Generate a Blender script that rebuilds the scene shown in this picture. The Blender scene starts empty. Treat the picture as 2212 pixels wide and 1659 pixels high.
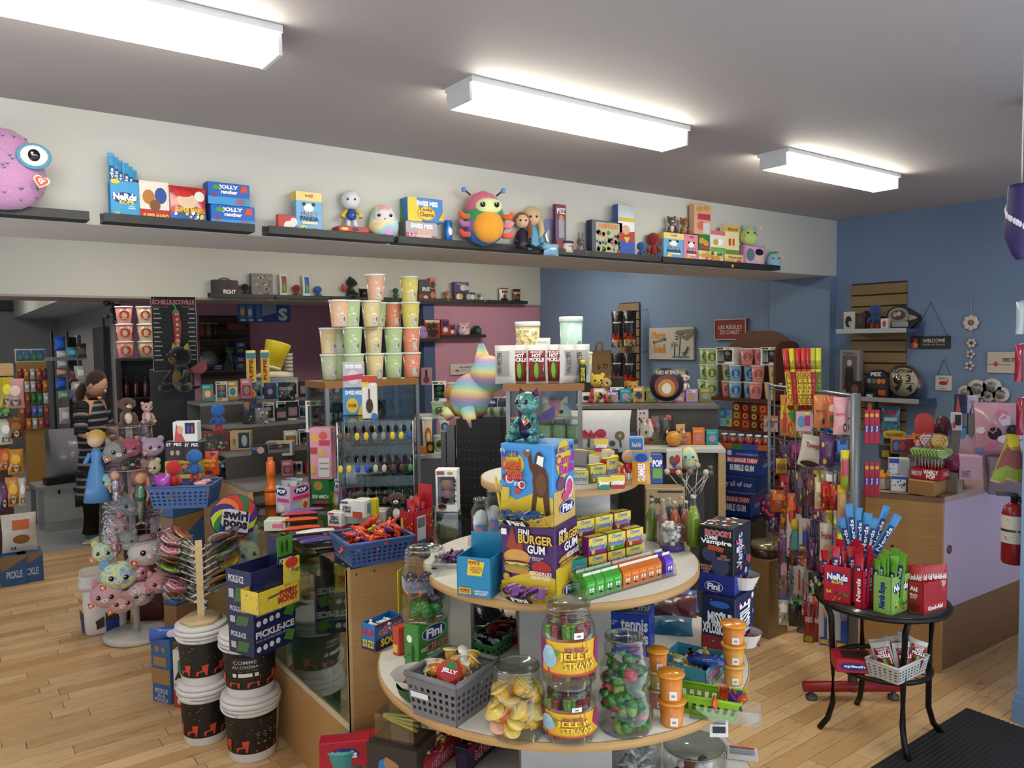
import bpy,bmesh,math,random
from mathutils import Vector,Matrix;Qb=Vector
Qs='r';Qt='e';Qu='t';QO='p';Qr='#fff';QY='c';WD='s';Qq='candy box';Qv='plush';QA='dims';Qz='round';Qw='second'
QB='third';QC='candy';QG='Scale';QP='foil';QQ='wall';QD='fourth';Wo='Fac';QK='first';QL='fifth';QN='point';Qx='candy_box';WG='top'
Q7='clear';QR='middle';QZ='Vector';Wk='green';Wl='sixth';Q0='carton';QM='cookies';QH='Roughness';Q8='Detail';WY='wood';WZ='#222';QV='#e8e8e8'
Wq='riser';QI='Lemonhead';Wz='label';W1='body';W2='head';Yg='cup';Yh='lid';Wm='yellow';Yi='red';W4='blue';Qy='shipping_carton';QJ='cookie_box'
Q4='#d8b83a';Q5='#b82a2a';Xw='film';Q3='printing';Yj='ear';Xx='flop';Ww='basket';Wc='efrutti';QE='wrapped_candy';Wd='#e8e4e0';We='#d8d4cc';Wf='#1a1614'
Wg='#1b2050';Wh='#e8c83a';Wi='#d8c03a';Wj='#2a5a64';WH='Object';Xa='woodx';WI='sequin';XD='kind';XE='left';Xb='right';XF='base';WJ='orange'
Wu='#2a2420';Wv='seventh';WK='PICKLE';WL='bottom';Q9='Base Color';Xy='stuff';Wn='plush toy';WM='#c8c8c8';WN='toy box';Wa='back_panel';Wb='BUBBLE GUM';WO='#2a4a9a'
W5='bottle';Xz='amber';WP='#2a5aa8';WQ='#d8d8d4';WR='#b8b4b0';XA='lower';XB='upper';XC='stand';W6='eighth';WS='#d8d4d0';Q1='shelf_board';Wx='slatwall'
Wr='Distortion';Ws='side_panel';Xc='#5a3418';Xd='#e8d04a';Xe='vampire';Xf='#c8382a';WA='end_panel';Xg='#d8c83a';Xh='#a07a4c';Xi='#c8d0dc';Xj='#1a1a1a';Xk='#d86a8a'
Xl='#8a1c20';Q2='display_block';Xm='#3a7a3a';Xn='#1c2f86';Xo='#2a4a8a';Xp='#c8ccd4';QS='ShaderNodeTexNoise';QT='ShaderNodeMapRange';QU='ShaderNodeValToRGB';XG='__len__';XH='#f4f4f4';QW='gum_dispenser_box'
XI='#2a2018';XJ='#e8d23a';XK='#e8d8d0';XL='#b02a24';W7='jelly_cup';XM='#dd8a36';XN='#ee9a24';XO='#b02a4a';XP='#c8c4bc';XQ='#1c1c1e';XT='#2a3a8a';WE='riser_block'
XU='#2a5ab0';XV='#e4e0dc';XY='#d8b42a';XZ='#8a7a5a';X0='#b8b8b8';WF='header_card';X1='#e8e0d8';X2='#1a1a2a';X3='#c02a34';X4='#1c2a5a';X5='#3a2418';X6='#b8a080'
X7='#16161a';W0='side_glass';Wy='display rack';W8='snack_tub';X8='#d8c82a';X9='upright';Ya='#b83a4a';Yb='#8a5a2a';Yc='#8a2a3a';Yd='#3a3a44';Ye='#c8964a';Yf='#d8a03a'
Xq='Coat Weight';Wp='ShaderNodeMapping';WU='ShaderNodeMath';Xr='front_panel';Xs='wrapped_gum';Xt='front_glass';Xu='glass_shelf';WC='freezer_pop_box';WV='candy_rope_box';W9='candy_bottle';Xv='gum_display';QX=' chocolate bar in the acrylic tray'
Wt=' bars in the acrylic tray';QF='pale blue plush with green sprout at the ledge end';Q6='popcorn bags on the brown strip';WW='white fruit print bag';WX='boxed toys along the '
from math import sin,cos,pi,radians,hypot,atan2
random. seed(7)
SC=bpy. context. scene
COL=SC. collection
# camera (metres; x along the beam, y into the shop, z up)
H=1.7;FPX=1665.0;YAW,PITCH,ROLL=0.64181,0.05632,0.01453
_fw=Qb((sin(YAW)*cos(PITCH),cos(YAW)*cos(PITCH),-sin(PITCH)))
_r=Qb((cos(YAW),-sin(YAW),0));_d=_fw. cross(_r)
CR=cos(ROLL)*_r+sin(ROLL)*_d;CD=-sin(ROLL)*_r+cos(ROLL)*_d
cam=bpy. data. objects. new('camera',bpy. data. cameras. new('camera'));COL. objects. link(cam)
cam. matrix_world=Matrix(((CR. x,-CD. x,-_fw. x,0),(CR. y,-CD. y,-_fw. y,0),(CR. z,-CD. z,-_fw. z,H),(0,0,0,1)))
cam. data. sensor_width=36;cam. data. lens=36*FPX/2212;cam. data. clip_start=.05
SC. camera=cam
# sky, exposure
SC. view_settings. view_transform='Standard';SC. view_settings. look='None'
SC. view_settings. exposure=0.5;SC. view_settings. gamma=1;SC. view_settings. use_curve_mapping=False
W=bpy. data. worlds. new('sky');SC. world=W;W. use_nodes=True
W. node_tree. nodes['Background']. inputs[0]. default_value=(.8,.88,1,1)
W. node_tree. nodes['Background']. inputs[1]. default_value=1.5
LAMP=17.
# sight lines of the photograph (used to measure sizes and places)
def ray(x,y):return CR*(x-1106)+CD*(y-829.5)+_fw*FPX
def Z(x,y,z):r=ray(x,y);t=(z-H)/r. z;return Qb((r. x*t,r. y*t,z))
def YY(x,y,Y):r=ray(x,y);t=Y/r. y;return Qb((r. x*t,Y,H+r. z*t))
def XX(x,y,X):r=ray(x,y);t=X/r. x;return Qb((X,r. y*t,H+r. z*t))
def DD(x,y,d):r=ray(x,y);t=d/hypot(r. x,r. y);return Qb((r. x*t,r. y*t,H+r. z*t))
def dist(P):return hypot(P. x,P. y)
def hz(x,y,P):r=ray(x,y);return H+r. z*dist(P)/hypot(r. x,r. y)
def mpp(P):return(Qb((P. x,P. y,P. z-H)). dot(_fw))/FPX
def Qk(P):return-atan2(P. x,P. y)
# materials
def lin(h):
 h=h. lstrip('#')
 if len(h)==3:h=''. join(c*2 for c in h)
 def f(c):c/=255;return c/12.92 if c<=.04045 else((c+.055)/1.055)**2.4
 return tuple(f(int(h[i:i+2],16))for i in(0,2,4))
_mc={}
def M(h,r=.5,m=0.,Qh='',s=1.):
 if isinstance(h,bpy. types. Material):return h
 key=(h,r,m,Qh,s)
 if key in _mc:return _mc[key]
 c=lin(h)
 mt=bpy. data. materials. new((Qh or 'paint')+'_'+h. lstrip('#'));mt. use_nodes=True
 nt=mt. node_tree;N=nt. nodes;L=nt. links;b=N['Principled BSDF']
 b. inputs[Q9]. default_value=(*c,1);b. inputs[QH]. default_value=r;b. inputs['Metallic']. default_value=m
 tc=N. new('ShaderNodeTexCoord');nz=N. new(QS);L. new(tc. outputs[WH],nz. inputs[QZ])
 def mixc(fac,amt,lo=.75,hi=1.12):
  mr=N. new(QT);L. new(fac,mr. inputs[0]);mr. inputs[3]. default_value=1-(1-lo)*amt;mr. inputs[4]. default_value=1+(hi-1)*amt
  mx=N. new('ShaderNodeVectorMath');mx. operation='SCALE';mx. inputs[0]. default_value=c;L. new(mr. outputs[0],mx. inputs[QG])
  L. new(mx. outputs[0],b. inputs[Q9])
 def bump(fac,st,di):
  bp=N. new('ShaderNodeBump');bp. inputs['Strength']. default_value=st;bp. inputs['Distance']. default_value=di
  L. new(fac,bp. inputs['Height']);L. new(bp. outputs[0],b. inputs['Normal'])
 out=N['Material Output']
 if Qh=='':
  nz. inputs[QG]. default_value=30;nz. inputs[Q8]. default_value=0;mixc(nz. outputs[Wo],.25)
 elif Qh==Qv:
  nz. inputs[QG]. default_value=160*s;nz. inputs[Q8]. default_value=3;mixc(nz. outputs[Wo],.9,.7,1.2)
  b. inputs[QH]. default_value=.95;b. inputs['Sheen Weight']. default_value=.3;bump(nz. outputs[Wo],.6,.004)
 elif Qh==QP:
  nz. inputs[QG]. default_value=45*s;nz. inputs[Q8]. default_value=1;nz. inputs[Wr]. default_value=.6
  mixc(nz. outputs[Wo],.4);b. inputs[QH]. default_value=r;b. inputs[Xq]. default_value=.5;b. inputs['Coat Roughness']. default_value=.15
  bump(nz. outputs[Wo],.5,.006)
 elif Qh==WY:
  mp=N. new(Wp);mp. inputs[QG]. default_value=(3*s,3*s,40*s);L. new(tc. outputs[WH],mp. inputs[QZ]);L. new(mp. outputs[0],nz. inputs[QZ])
  nz. inputs[QG]. default_value=2;nz. inputs[Q8]. default_value=6;nz. inputs[Wr]. default_value=.5;mixc(nz. outputs[Wo],.8,.7,1.25)
 elif Qh==Xa:
  mp=N. new(Wp);mp. inputs[QG]. default_value=(2*s,40*s,40*s);L. new(tc. outputs[WH],mp. inputs[QZ]);L. new(mp. outputs[0],nz. inputs[QZ])
  nz. inputs[QG]. default_value=2;nz. inputs[Q8]. default_value=6;mixc(nz. outputs[Wo],.8,.7,1.25)
 elif Qh==QQ:
  nz. inputs[QG]. default_value=180;nz. inputs[Q8]. default_value=2;bump(nz. outputs[Wo],.08,.002)
  n2=N. new(QS);L. new(tc. outputs[WH],n2. inputs[QZ]);n2. inputs[QG]. default_value=1.5;mixc(n2. outputs[Wo],.15)
 elif Qh==WI:
  vo=N. new('ShaderNodeTexVoronoi');L. new(tc. outputs[WH],vo. inputs[QZ]);vo. inputs[QG]. default_value=220*s
  hs=N. new('ShaderNodeHueSaturation');hs. inputs['Color']. default_value=(*c,1);sp=N. new('ShaderNodeSeparateColor');L. new(vo. outputs['Color'],sp. inputs[0])
  mr=N. new(QT);L. new(sp. outputs[0],mr. inputs[0]);mr. inputs[3]. default_value=.42;mr. inputs[4]. default_value=.58;L. new(mr. outputs[0],hs. inputs['Hue'])
  m2=N. new(QT);L. new(sp. outputs[1],m2. inputs[0]);m2. inputs[3]. default_value=.35;m2. inputs[4]. default_value=1.5;L. new(m2. outputs[0],hs. inputs['Value'])
  L. new(hs. outputs[0],b. inputs[Q9]);b. inputs[QH]. default_value=.3;b. inputs['Metallic']. default_value=.3
 elif Qh=='tie':
  nz. inputs[QG]. default_value=9*s;nz. inputs[Q8]. default_value=1
  cr=N. new(QU);L. new(nz. outputs[Wo],cr. inputs[0]);e=cr. color_ramp. elements
  pal={'a':('#e8a3c0','#f4e3a0','#9fd8d8','#c9a9dd','#f2b8cf'),'b':('#8fb7d8','#b9e3c4','#f3e9a0','#9ccbe0','#a8a0d8'),QY:('#e79ab0','#f0d6e0','#b9a6cf','#f5e5c0','#d987a8')}[h[1]if h[1]in 'abc' and len(h)==4 else 'a']
  e[0]. position=.3;e[1]. position=.7;e[0]. color=(*lin(pal[0]),1);e[1]. color=(*lin(pal[4]),1)
  for i in(1,2,3):q=e. new(.3+.1*i);q. color=(*lin(pal[i]),1)
  L. new(cr. outputs[0],b. inputs[Q9]);b. inputs[QH]. default_value=.95
  n2=N. new(QS);L. new(tc. outputs[WH],n2. inputs[QZ]);n2. inputs[QG]. default_value=150;bump(n2. outputs[Wo],.6,.004)
 elif Qh=='rain':
  wv=N. new('ShaderNodeTexWave');wv. inputs[QG]. default_value=3.2*s;wv. inputs[Wr]. default_value=2.5;wv. inputs[Q8]. default_value=1;wv. wave_profile='SAW';wv. bands_direction='Z';L. new(tc. outputs[WH],wv. inputs[QZ])
  cr=N. new(QU);L. new(wv. outputs[Wo],cr. inputs[0]);e=cr. color_ramp. elements;e[0]. color=(*lin('#d8a0a8'),1);e[1]. color=(*lin('#c8a0b8'),1)
  for i,q in enumerate(('#e8c890','#e8e0a0','#a8d8b8','#90bcd0','#a8a0cc')):z_=e. new((i+1)/6.);z_. color=(*lin(q),1)
  L. new(cr. outputs[0],b. inputs[Q9]);b. inputs[QH]. default_value=.95;nz. inputs[QG]. default_value=150;bump(nz. outputs[Wo],.6,.004)
 elif Qh=='floss':
  nz. inputs[QG]. default_value=60;nz. inputs[Q8]. default_value=8;nz. inputs[Wr]. default_value=2;mixc(nz. outputs[Wo],.9,.8,1.15)
  b. inputs[QH]. default_value=.8;b. inputs[Xq]. default_value=.6;b. inputs['Coat Roughness']. default_value=.08;bump(nz. outputs[Wo],.3,.003)
 elif Qh=='glow':
  b. inputs['Emission Color']. default_value=(*c,1);b. inputs['Emission Strength']. default_value=s
 elif Qh in(Q7,Xw,'tint'):
  tr=N. new('ShaderNodeBsdfTransparent');gl=N. new('ShaderNodeBsdfGlossy');mx=N. new('ShaderNodeMixShader')
  tr. inputs[0]. default_value=(*c,1);gl. inputs[QH]. default_value=r
  lw=N. new('ShaderNodeLayerWeight');lw. inputs[0]. default_value=.25 if Qh!=Xw else .4
  mr=N. new(QT);L. new(lw. outputs['Facing'],mr. inputs[0]);mr. inputs[3]. default_value=.025*s;mr. inputs[4]. default_value=.7
  L. new(mr. outputs[0],mx. inputs[0]);L. new(tr. outputs[0],mx. inputs[1]);L. new(gl. outputs[0],mx. inputs[2]);L. new(mx. outputs[0],out. inputs[0])
  if Qh==Xw:
   nz. inputs[QG]. default_value=40;bp=N. new('ShaderNodeBump');bp. inputs['Strength']. default_value=.7;bp. inputs['Distance']. default_value=.01
   L. new(nz. outputs[Wo],bp. inputs['Height']);L. new(bp. outputs[0],gl. inputs['Normal']);L. new(bp. outputs[0],lw. inputs['Normal'])
 elif Qh=='gel':
  b. inputs[QH]. default_value=.15;b. inputs['Transmission Weight']. default_value=.08;b. inputs[Xq]. default_value=.4
 mt. diffuse_color=(*c,1);_mc[key]=mt;return mt
CLEAR=lambda:M('#fbfdfc',.03,0,Q7)
# text outlines
_tc={}
def textmesh(t,bold=0.):
 k=(t,bold)
 if k in _tc:return _tc[k]
 cu=bpy. data. curves. new(Qu,'FONT');cu. body=t;cu. size=1;cu. resolution_u=2;cu. offset=bold;cu. align_x='CENTER';cu. space_line=.85
 ob=bpy. data. objects. new(Qu,cu);me=ob. to_mesh()
 V=[v. co. copy()for v in me. vertices];Fc=[tuple(p. vertices)for p in me. polygons]
 ob. to_mesh_clear();bpy. data. objects. remove(ob);bpy. data. curves. remove(cu)
 x0=min(v. x for v in V);x1=max(v. x for v in V);y0=min(v. y for v in V);y1=max(v. y for v in V)
 _tc[k]=([((v. x-x0)/(x1-x0),(v. y-y0)/(y1-y0))for v in V],Fc,(x1-x0)/(y1-y0));return _tc[k]
# mesh builder
class B:
 def __init__(s):s. v=[];s. f=[];s. m=[];s. sm=[];s. mats=[];s. layer=0
 def mi(s,mat):
  mat=M(mat)if not isinstance(mat,bpy. types. Material)else mat
  if mat not in s. mats:s. mats. append(mat)
  return s. mats. index(mat)
 def add(s,vs,fs,mat,smooth=False,mx=None):
  o=len(s. v);i=s. mi(mat)
  s. v+=[tuple(mx@Qb(v))if mx is not None else tuple(v)for v in vs]
  for f in fs:s. f. append([o+k for k in f]);s. m. append(i);s. sm. append(smooth)
  return s
 def box(s,x0,x1,y0,y1,z0,z1,mat,mx=None,bev=0.):
  if bev:
   b=min(bev,abs(x1-x0)/2.2,abs(y1-y0)/2.2,abs(z1-z0)/2.2)
   P=[(x0+b,y0),(x1-b,y0),(x1,y0+b),(x1,y1-b),(x1-b,y1),(x0+b,y1),(x0,y1-b),(x0,y0+b)]
   Q=[(x0+b,y0+b),(x1-b,y0+b),(x1-b,y0+b),(x1-b,y1-b),(x1-b,y1-b),(x0+b,y1-b),(x0+b,y1-b),(x0+b,y0+b)]
   rings=[[(q[0],q[1],z0)for q in Q],[(p[0],p[1],z0+b)for p in P],[(p[0],p[1],z1-b)for p in P],[(q[0],q[1],z1)for q in Q]]
   vs=[p for r in rings for p in r];fs=[]
   for k in range(3):
    for i in range(8):j=(i+1)%8;fs. append((k*8+i,k*8+j,k*8+8+j,k*8+8+i))
   fs+=[tuple(range(7,-1,-1)),tuple(range(24,32))]
   return s. add(vs,fs,mat,False,mx)
  vs=[(x,y,z)for z in(z0,z1)for y in(y0,y1)for x in(x0,x1)]
  return s. add(vs,[(0,2,3,1),(4,5,7,6),(0,1,5,4),(2,6,7,3),(0,4,6,2),(1,3,7,5)],mat,False,mx)
 def Qc(s,prof,mat,n=20,mx=None,smooth=True,c=(0,0),sq=0.):
  vs=[];fs=[]
  for r,z in prof:
   for i in range(n):
    a=2*pi*i/n;k=1.
    if sq:k=1/((abs(cos(a))**(2+sq*6)+abs(sin(a))**(2+sq*6))**(1/(2+sq*6)))
    vs. append((c[0]+r*k*cos(a),c[1]+r*k*sin(a),z))
  for q in range(len(prof)-1):
   for i in range(n):j=(i+1)%n;fs. append((q*n+i,q*n+j,q*n+n+j,q*n+n+i))
  if prof[0][0]>1e-5:fs. append(tuple(range(n-1,-1,-1)))
  if prof[-1][0]>1e-5:fs. append(tuple((len(prof)-1)*n+i for i in range(n)))
  return s. add(vs,fs,mat,smooth,mx)
 def shell(s,prof,mat,n=20,mx=None,sq=0.):
  k=len(s. f);s. Qc(prof,mat,n,mx,True,sq=sq);d=0
  for i in range(len(s. f)-1,k-1,-1):
   if len(s. f[i])==n and n>4:del s. f[i],s. m[i],s. sm[i]
  return s
 def Qf(s,c,r,mat,n=14,mx=None,zc=None):
  if not hasattr(r,XG):r=(r,r,r)
  k=max(6,n//2);pr=[(max(1e-6,sin(pi*i/k)),-cos(pi*i/k))for i in range(k+1)]
  m=Matrix. Translation(c)@Matrix. Diagonal((*r,1))
  return s. Qc(pr,mat,n,(mx@m)if mx is not None else m)
 def Qg(s,pts,r,mat,n=6,mx=None):
  pts=[Qb(p)for p in pts];vs=[];fs=[]
  for i,p in enumerate(pts):
   t=(pts[min(i+1,len(pts)-1)]-pts[max(i-1,0)]). normalized()
   u=t. cross(Qb((0,0,1)));u=u if u. length>.05 else t. cross(Qb((1,0,0)));u. normalize();w=t. cross(u)
   rr=r[i]if hasattr(r,XG)else r
   vs+=[tuple(p+u*rr*cos(2*pi*k/n)+w*rr*sin(2*pi*k/n))for k in range(n)]
  for i in range(len(pts)-1):
   for k in range(n):j=(k+1)%n;fs. append((i*n+k,i*n+j,i*n+n+j,i*n+n+k))
  fs+=[tuple(range(n-1,-1,-1)),tuple((len(pts)-1)*n+k for k in range(n))]
  return s. add(vs,fs,mat,True,mx)
 def prism(s,poly,t,mat,mx=None):
  n=len(poly);vs=[(p[0],0,p[1])for p in poly]+[(p[0],t,p[1])for p in poly]
  fs=[tuple(range(n)),tuple(range(2*n-1,n-1,-1))]+[(i,i+n,(i+1)%n+n,(i+1)%n)for i in range(n)]
  return s. add(vs,fs,mat,False,mx)
 def pr(s,fr,items):
  O,U,V,Nn=fr;w=U. length;h=V. length
  for it in items:
   k=it[0];s. layer+=1;e=Nn*(.0008+.00045*s. layer)
   P=lambda u,v:tuple(O+U*u+V*v+e)
   if k==Qs:s. add([P(it[1],it[2]),P(it[3],it[2]),P(it[3],it[4]),P(it[1],it[4])],[(0,1,2,3)],it[5])
   elif k==Qt:
    n=16;s. add([P(it[1]+k_*it[3]*cos(2*pi*i/n),it[2]+k_*it[4]*sin(2*pi*i/n))for k_ in(.5,1.)for i in range(n)]+[P(it[1],it[2])],[(i,(i+1)%n,2*n)for i in range(n)]+[(n+i,n+(i+1)%n,(i+1)%n,i)for i in range(n)],it[5])
   elif k==QY:
    n=18;s. add([P(it[1]+it[3]*cos(2*pi*i/n),it[2]+it[3]*w/h*sin(2*pi*i/n))for i in range(n)],[tuple(range(n))],it[4])
   elif k==QO:s. add([P(a,b)for a,b in it[1]],[tuple(range(len(it[1])))],it[2])
   elif k==Qu or k=='v':
    tv,tf,asp=textmesh(it[5],it[7]if len(it)>7 else .02);u0,v0,u1,v1=it[1:5]
    if k==Qu:s. add([P(u0+(u1-u0)*a,v0+(v1-v0)*b)for a,b in tv],tf,it[6])
    else:s. add([P(u1-(u1-u0)*b,v0+(v1-v0)*a)for a,b in tv],tf,it[6])
   elif k==WD:
    rnd=random. Random(it[4]);bx=it[5]if len(it)>5 else(0.04,.04,.96,.96)
    for q in range(it[1]):
     u=rnd. uniform(bx[0],bx[2]);v=rnd. uniform(bx[1],bx[3]);r=it[3]*rnd. uniform(.6,1.3);a0=rnd. uniform(0,6);nn=rnd. choice((4,5,6))
     pts=[(min(max(u+r*cos(a0+2*pi*i/nn),0),1),min(max(v+r*w/h*sin(a0+2*pi*i/nn),0),1))for i in range(nn)]
     s. add([P(a,b)for a,b in pts],[tuple(range(nn))],rnd. choice(it[2]))
  return s
 def Qa(s,name,parent=None,loc=None,rz=0.,mx=None):
  me=bpy. data. meshes. new(name);me. from_pydata(s. v,[],s. f)
  for m in s. mats:me. materials. append(m)
  me. polygons. foreach_set('material_index',s. m);me. polygons. foreach_set('use_smooth',s. sm);me. update()
  ob=bpy. data. objects. new(name,me);COL. objects. link(ob)
  if parent is not None:ob. parent=parent
  if mx is not None:ob. matrix_local=mx
  elif loc is not None:ob. location=loc;ob. rotation_euler=(0,0,rz)
  return ob
def Tm(x=0,y=0,z=0,rx=0,ry=0,rz=0,s=1):return Matrix. Translation((x,y,z))@Matrix. Rotation(rz,4,'Z')@Matrix. Rotation(ry,4,'Y')@Matrix. Rotation(rx,4,'X')@(Matrix. Scale(s,4)if not hasattr(s,XG)else Matrix. Diagonal((*s,1)))
def tag(o,Qe,cat,Qd=None):
 o[Wz]=Qe;o['category']=cat
 if Qd:o['group']=Qd
 return o
def E_(name,Qe,cat,loc,rz=0.,Qd=None):
 o=bpy. data. objects. new(name,None);COL. objects. link(o);o. location=loc;o. rotation_euler=(0,0,rz);o. empty_display_size=.05
 return tag(o,Qe,cat,Qd)
def struct(o):o[XD]='structure';return o
def dup(root,loc=None,rot=None,Qe=None,sc=None):
 r=root. copy();COL. objects. link(r)
 if loc is not None:r. location=loc
 if rot is not None:r. rotation_euler=rot
 if sc is not None:r. scale=sc if hasattr(sc,XG)else(sc,)*3
 if Qe:r[Wz]=Qe
 for ch in root. children:
  c=ch. copy();COL. objects. link(c);c. parent=r
  for g in ch. children:d=g. copy();COL. objects. link(d);d. parent=c
 return r
# measuring a face: left/right/bottom/top photo px, on height z, turned th
def fit(xl,xr,yb,yt,z,th,P=None):
 P=P or Z(xl,yb,z);u=(cos(th),sin(th));r=ray(xr,yb)
 den=u[0]*r. y-u[1]*r. x;w=(r. x*P. y-r. y*P. x)/den
 return P,abs(w),hz(xl,yt,P)-P. z
def FF(w,h,y=0,x0=None):x0=-w/2 if x0 is None else x0;return(Qb((x0,y,0)),Qb((w,0,0)),Qb((0,0,h)),Qb((0,-1,0)))
def FR(w,d,h):return(Qb((w/2,0,0)),Qb((0,d,0)),Qb((0,0,h)),Qb((1,0,0)))
def FL(w,d,h):return(Qb((-w/2,d,0)),Qb((0,-d,0)),Qb((0,0,h)),Qb((-1,0,0)))
def FT(w,d,h):return(Qb((-w/2,0,h)),Qb((w,0,0)),Qb((0,d,0)),Qb((0,0,1)))
# the room
XR,YB,YB2,ZC,ZB=6.35,3.73,4.33,2.70,2.22
Y3,ZH=7.85,2.16
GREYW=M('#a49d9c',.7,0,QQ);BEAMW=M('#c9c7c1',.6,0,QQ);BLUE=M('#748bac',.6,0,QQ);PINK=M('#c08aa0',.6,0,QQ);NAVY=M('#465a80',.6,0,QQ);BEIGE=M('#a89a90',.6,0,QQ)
def wall(name,*bx,mat,**k):
 o=B(). box(*bx,mat). Qa(name);return struct(o)
wall('ceiling',-4,7.2,-2.6,16,ZC,ZC+.1,mat=GREYW)
wall('wall_right',XR,XR+.15,-2.6,8.1,0,ZC,mat=BLUE)
wall('trim_1',6.25,XR,YB,YB2,0,ZB,mat=BLUE)
o=B();o. box(-4,XR,YB,YB2,ZB,ZC,BEAMW);bm_=o. Qa('trim_2');struct(bm_);bm_[Wz]='white dropped beam across the shop'
wall('wall_header',-4,XR,Y3,Y3+.12,ZH,ZC,mat=BEAMW)
wall('trim_3',-4,XR,Y3,Y3+.7,ZH-.02,ZH,mat=BEIGE)
wall('wall_back',4.75,XR,Y3+.02,Y3+.14,0,ZH-.02,mat=PINK)
PKX=YY(250,700,10.2). x
wall('wall_recess_back',PKX,4.75,10.2,10.3,0,ZC,mat=PINK)
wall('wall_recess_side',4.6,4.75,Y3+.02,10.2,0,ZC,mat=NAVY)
SH=M('#c8c4be',.7,0,QQ)
for i,(a,b,z0,z1)in enumerate(((-4,6.5,0,.5),(-4,6.5,2.45,2.7),(-4,-3.2,.5,2.45),(.9,1.3,.5,2.45),(4.9,6.5,.5,2.45))):
 wall('wall_front',a,b,-2.6,-2.45,z0,z1,mat=SH)
for i,(a,b)in enumerate(((-3.2,.9),(1.3,4.9))):
 w_=B(). box(a,b,-2.53,-2.52,.5,2.45,CLEAR()). Qa('window_%d'%(i+1));struct(w_)
wall('wall_left',-4.1,-4,-2.6,16,0,ZC,mat=SH)
JX=Z(2196,1560,0)
JB=M('#7fa0c8',.5,0,QQ)
wall('wall_entrance',JX. x+.0,JX. x+.16,JX. y-.75,JX. y,0,ZC,mat=JB)
o=B(). box(JX. x-.015,JX. x,JX. y-.75,JX. y+.015,0,.1,JB). box(JX. x-.009,JX. x,JX. y-.75,JX. y+.009,.1,.135,JB). Qa('baseboard_right');struct(o)
FG=M('#8b8d92',.7,0,QQ)
wall('wall_far',-4,2.2,15.5,15.6,0,ZC,mat=FG)
wall('wall_far_right',PKX,PKX+.1,10.3,15.5,0,ZC,mat=M('#b8b4ba',.7,0,QQ))
wall('trim_4',PKX-.65,PKX,9.2,15.5,2.2,ZC,mat=M('#d2d2d2',.6,0,QQ))
# floor: grey sheet beyond the threshold, maple strips in front
gf=wall('floor_grey',-4,7.2,7.36,16,-.03,0,mat=M('#8f9298',.45,0,QQ))
pm=bpy. data. materials. new('maple');pm. use_nodes=True;nt=pm. node_tree;N=nt. nodes;L=nt. links;b=N['Principled BSDF']
oi=N. new('ShaderNodeObjectInfo');ge=N. new('ShaderNodeNewGeometry');ad=N. new(WU);ad. operation='ADD';L. new(oi. outputs['Random'],ad. inputs[0]);L. new(ge. outputs['Random Per Island'],ad. inputs[1])
fr=N. new(WU);fr. operation='FRACT';L. new(ad. outputs[0],fr. inputs[0])
cr=N. new(QU);L. new(fr. outputs[0],cr. inputs[0]);e=cr. color_ramp. elements;e[0]. color=(*lin('#cfa26c'),1);e[1]. color=(*lin('#efca98'),1);q=e. new(.35);q. color=(*lin('#ddb480'),1);q=e. new(.75);q. color=(*lin('#e6c08e'),1)
mp=N. new(Wp);mp. inputs[QG]. default_value=(2.2,26,1);L. new(ge. outputs['Position'],mp. inputs[QZ])
cb=N. new('ShaderNodeCombineXYZ');ml=N. new(WU);ml. operation='MULTIPLY';ml. inputs[1]. default_value=37;L. new(fr. outputs[0],ml. inputs[0]);L. new(ml. outputs[0],cb. inputs[2]);L. new(cb. outputs[0],mp. inputs['Location'])
nz=N. new(QS);nz. inputs[QG]. default_value=2.5;nz. inputs[Q8]. default_value=6;nz. inputs[Wr]. default_value=1.2;L. new(mp. outputs[0],nz. inputs[QZ])
c2=N. new(QU);L. new(nz. outputs[Wo],c2. inputs[0]);e=c2. color_ramp. elements;e[0]. position=.28;e[0]. color=(.28,.17,.09,1);e[1]. position=.46;e[1]. color=(1,1,1,1)
mx=N. new('ShaderNodeMix');mx. data_type='RGBA';mx. blend_type='MULTIPLY';mx. inputs[0]. default_value=.55;L. new(cr. outputs[0],mx. inputs[6]);L. new(c2. outputs[0],mx. inputs[7]);L. new(mx. outputs[2],b. inputs[Q9])
b. inputs[QH]. default_value=.33
fl=B(). box(-1.2,XR,.5,7.36,-.06,-.004,M('#4a3524',.8)). Qa('floor');struct(fl)
PWID=.083;planks=[];rnd=random. Random(3)
y=.55
while y<7.33:
 x=-1.2-rnd. random()*.8
 while x<XR:
  l=rnd. uniform(.35,1.05);a=max(x,-1.2);c=min(x+l,XR);yy=min(y+PWID,7.36)
  if c-a>.03:planks. append((a,c,y,yy))
  x+=l
 y+=PWID
def pscore(p):
 cx,cy=(p[0]+p[1])/2,(p[2]+p[3])/2
 c=Qb((cx,cy,-H));dz=c. dot(_fw)
 if dz<.3:return 0
 px=1106+c. dot(CR)/dz*FPX;py=829.5+c. dot(CD)/dz*FPX
 vis=(-80<px<800 and 1150<py<1760 and cx<1.25 and cy>2.7)or(1590<px<2290 and 1240<py<1740)
 return(p[1]-p[0])/dz/dz if vis else 0
planks. sort(key=pscore,reverse=True)
um=B();g=.0013
def plank_into(bd,a,c,y0,y1):bd. box(a+g,c-g,y0+g,y1-g,-.012,0,pm,bev=.0012)
ub=B();ub. box(-.5,.5,-.5,.5,-.012,0,pm);ume=None
for i,(a,c,y0,y1)in enumerate(planks[:300]):
 if ume is None:ob=ub. Qa('plank');ume=ob. data
 else:ob=bpy. data. objects. new('plank',ume);COL. objects. link(ob)
 ob. parent=fl;ob. location=((a+c)/2,(y0+y1)/2,0);ob. scale=(c-a-2*g,y1-y0-2*g,1)
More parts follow.
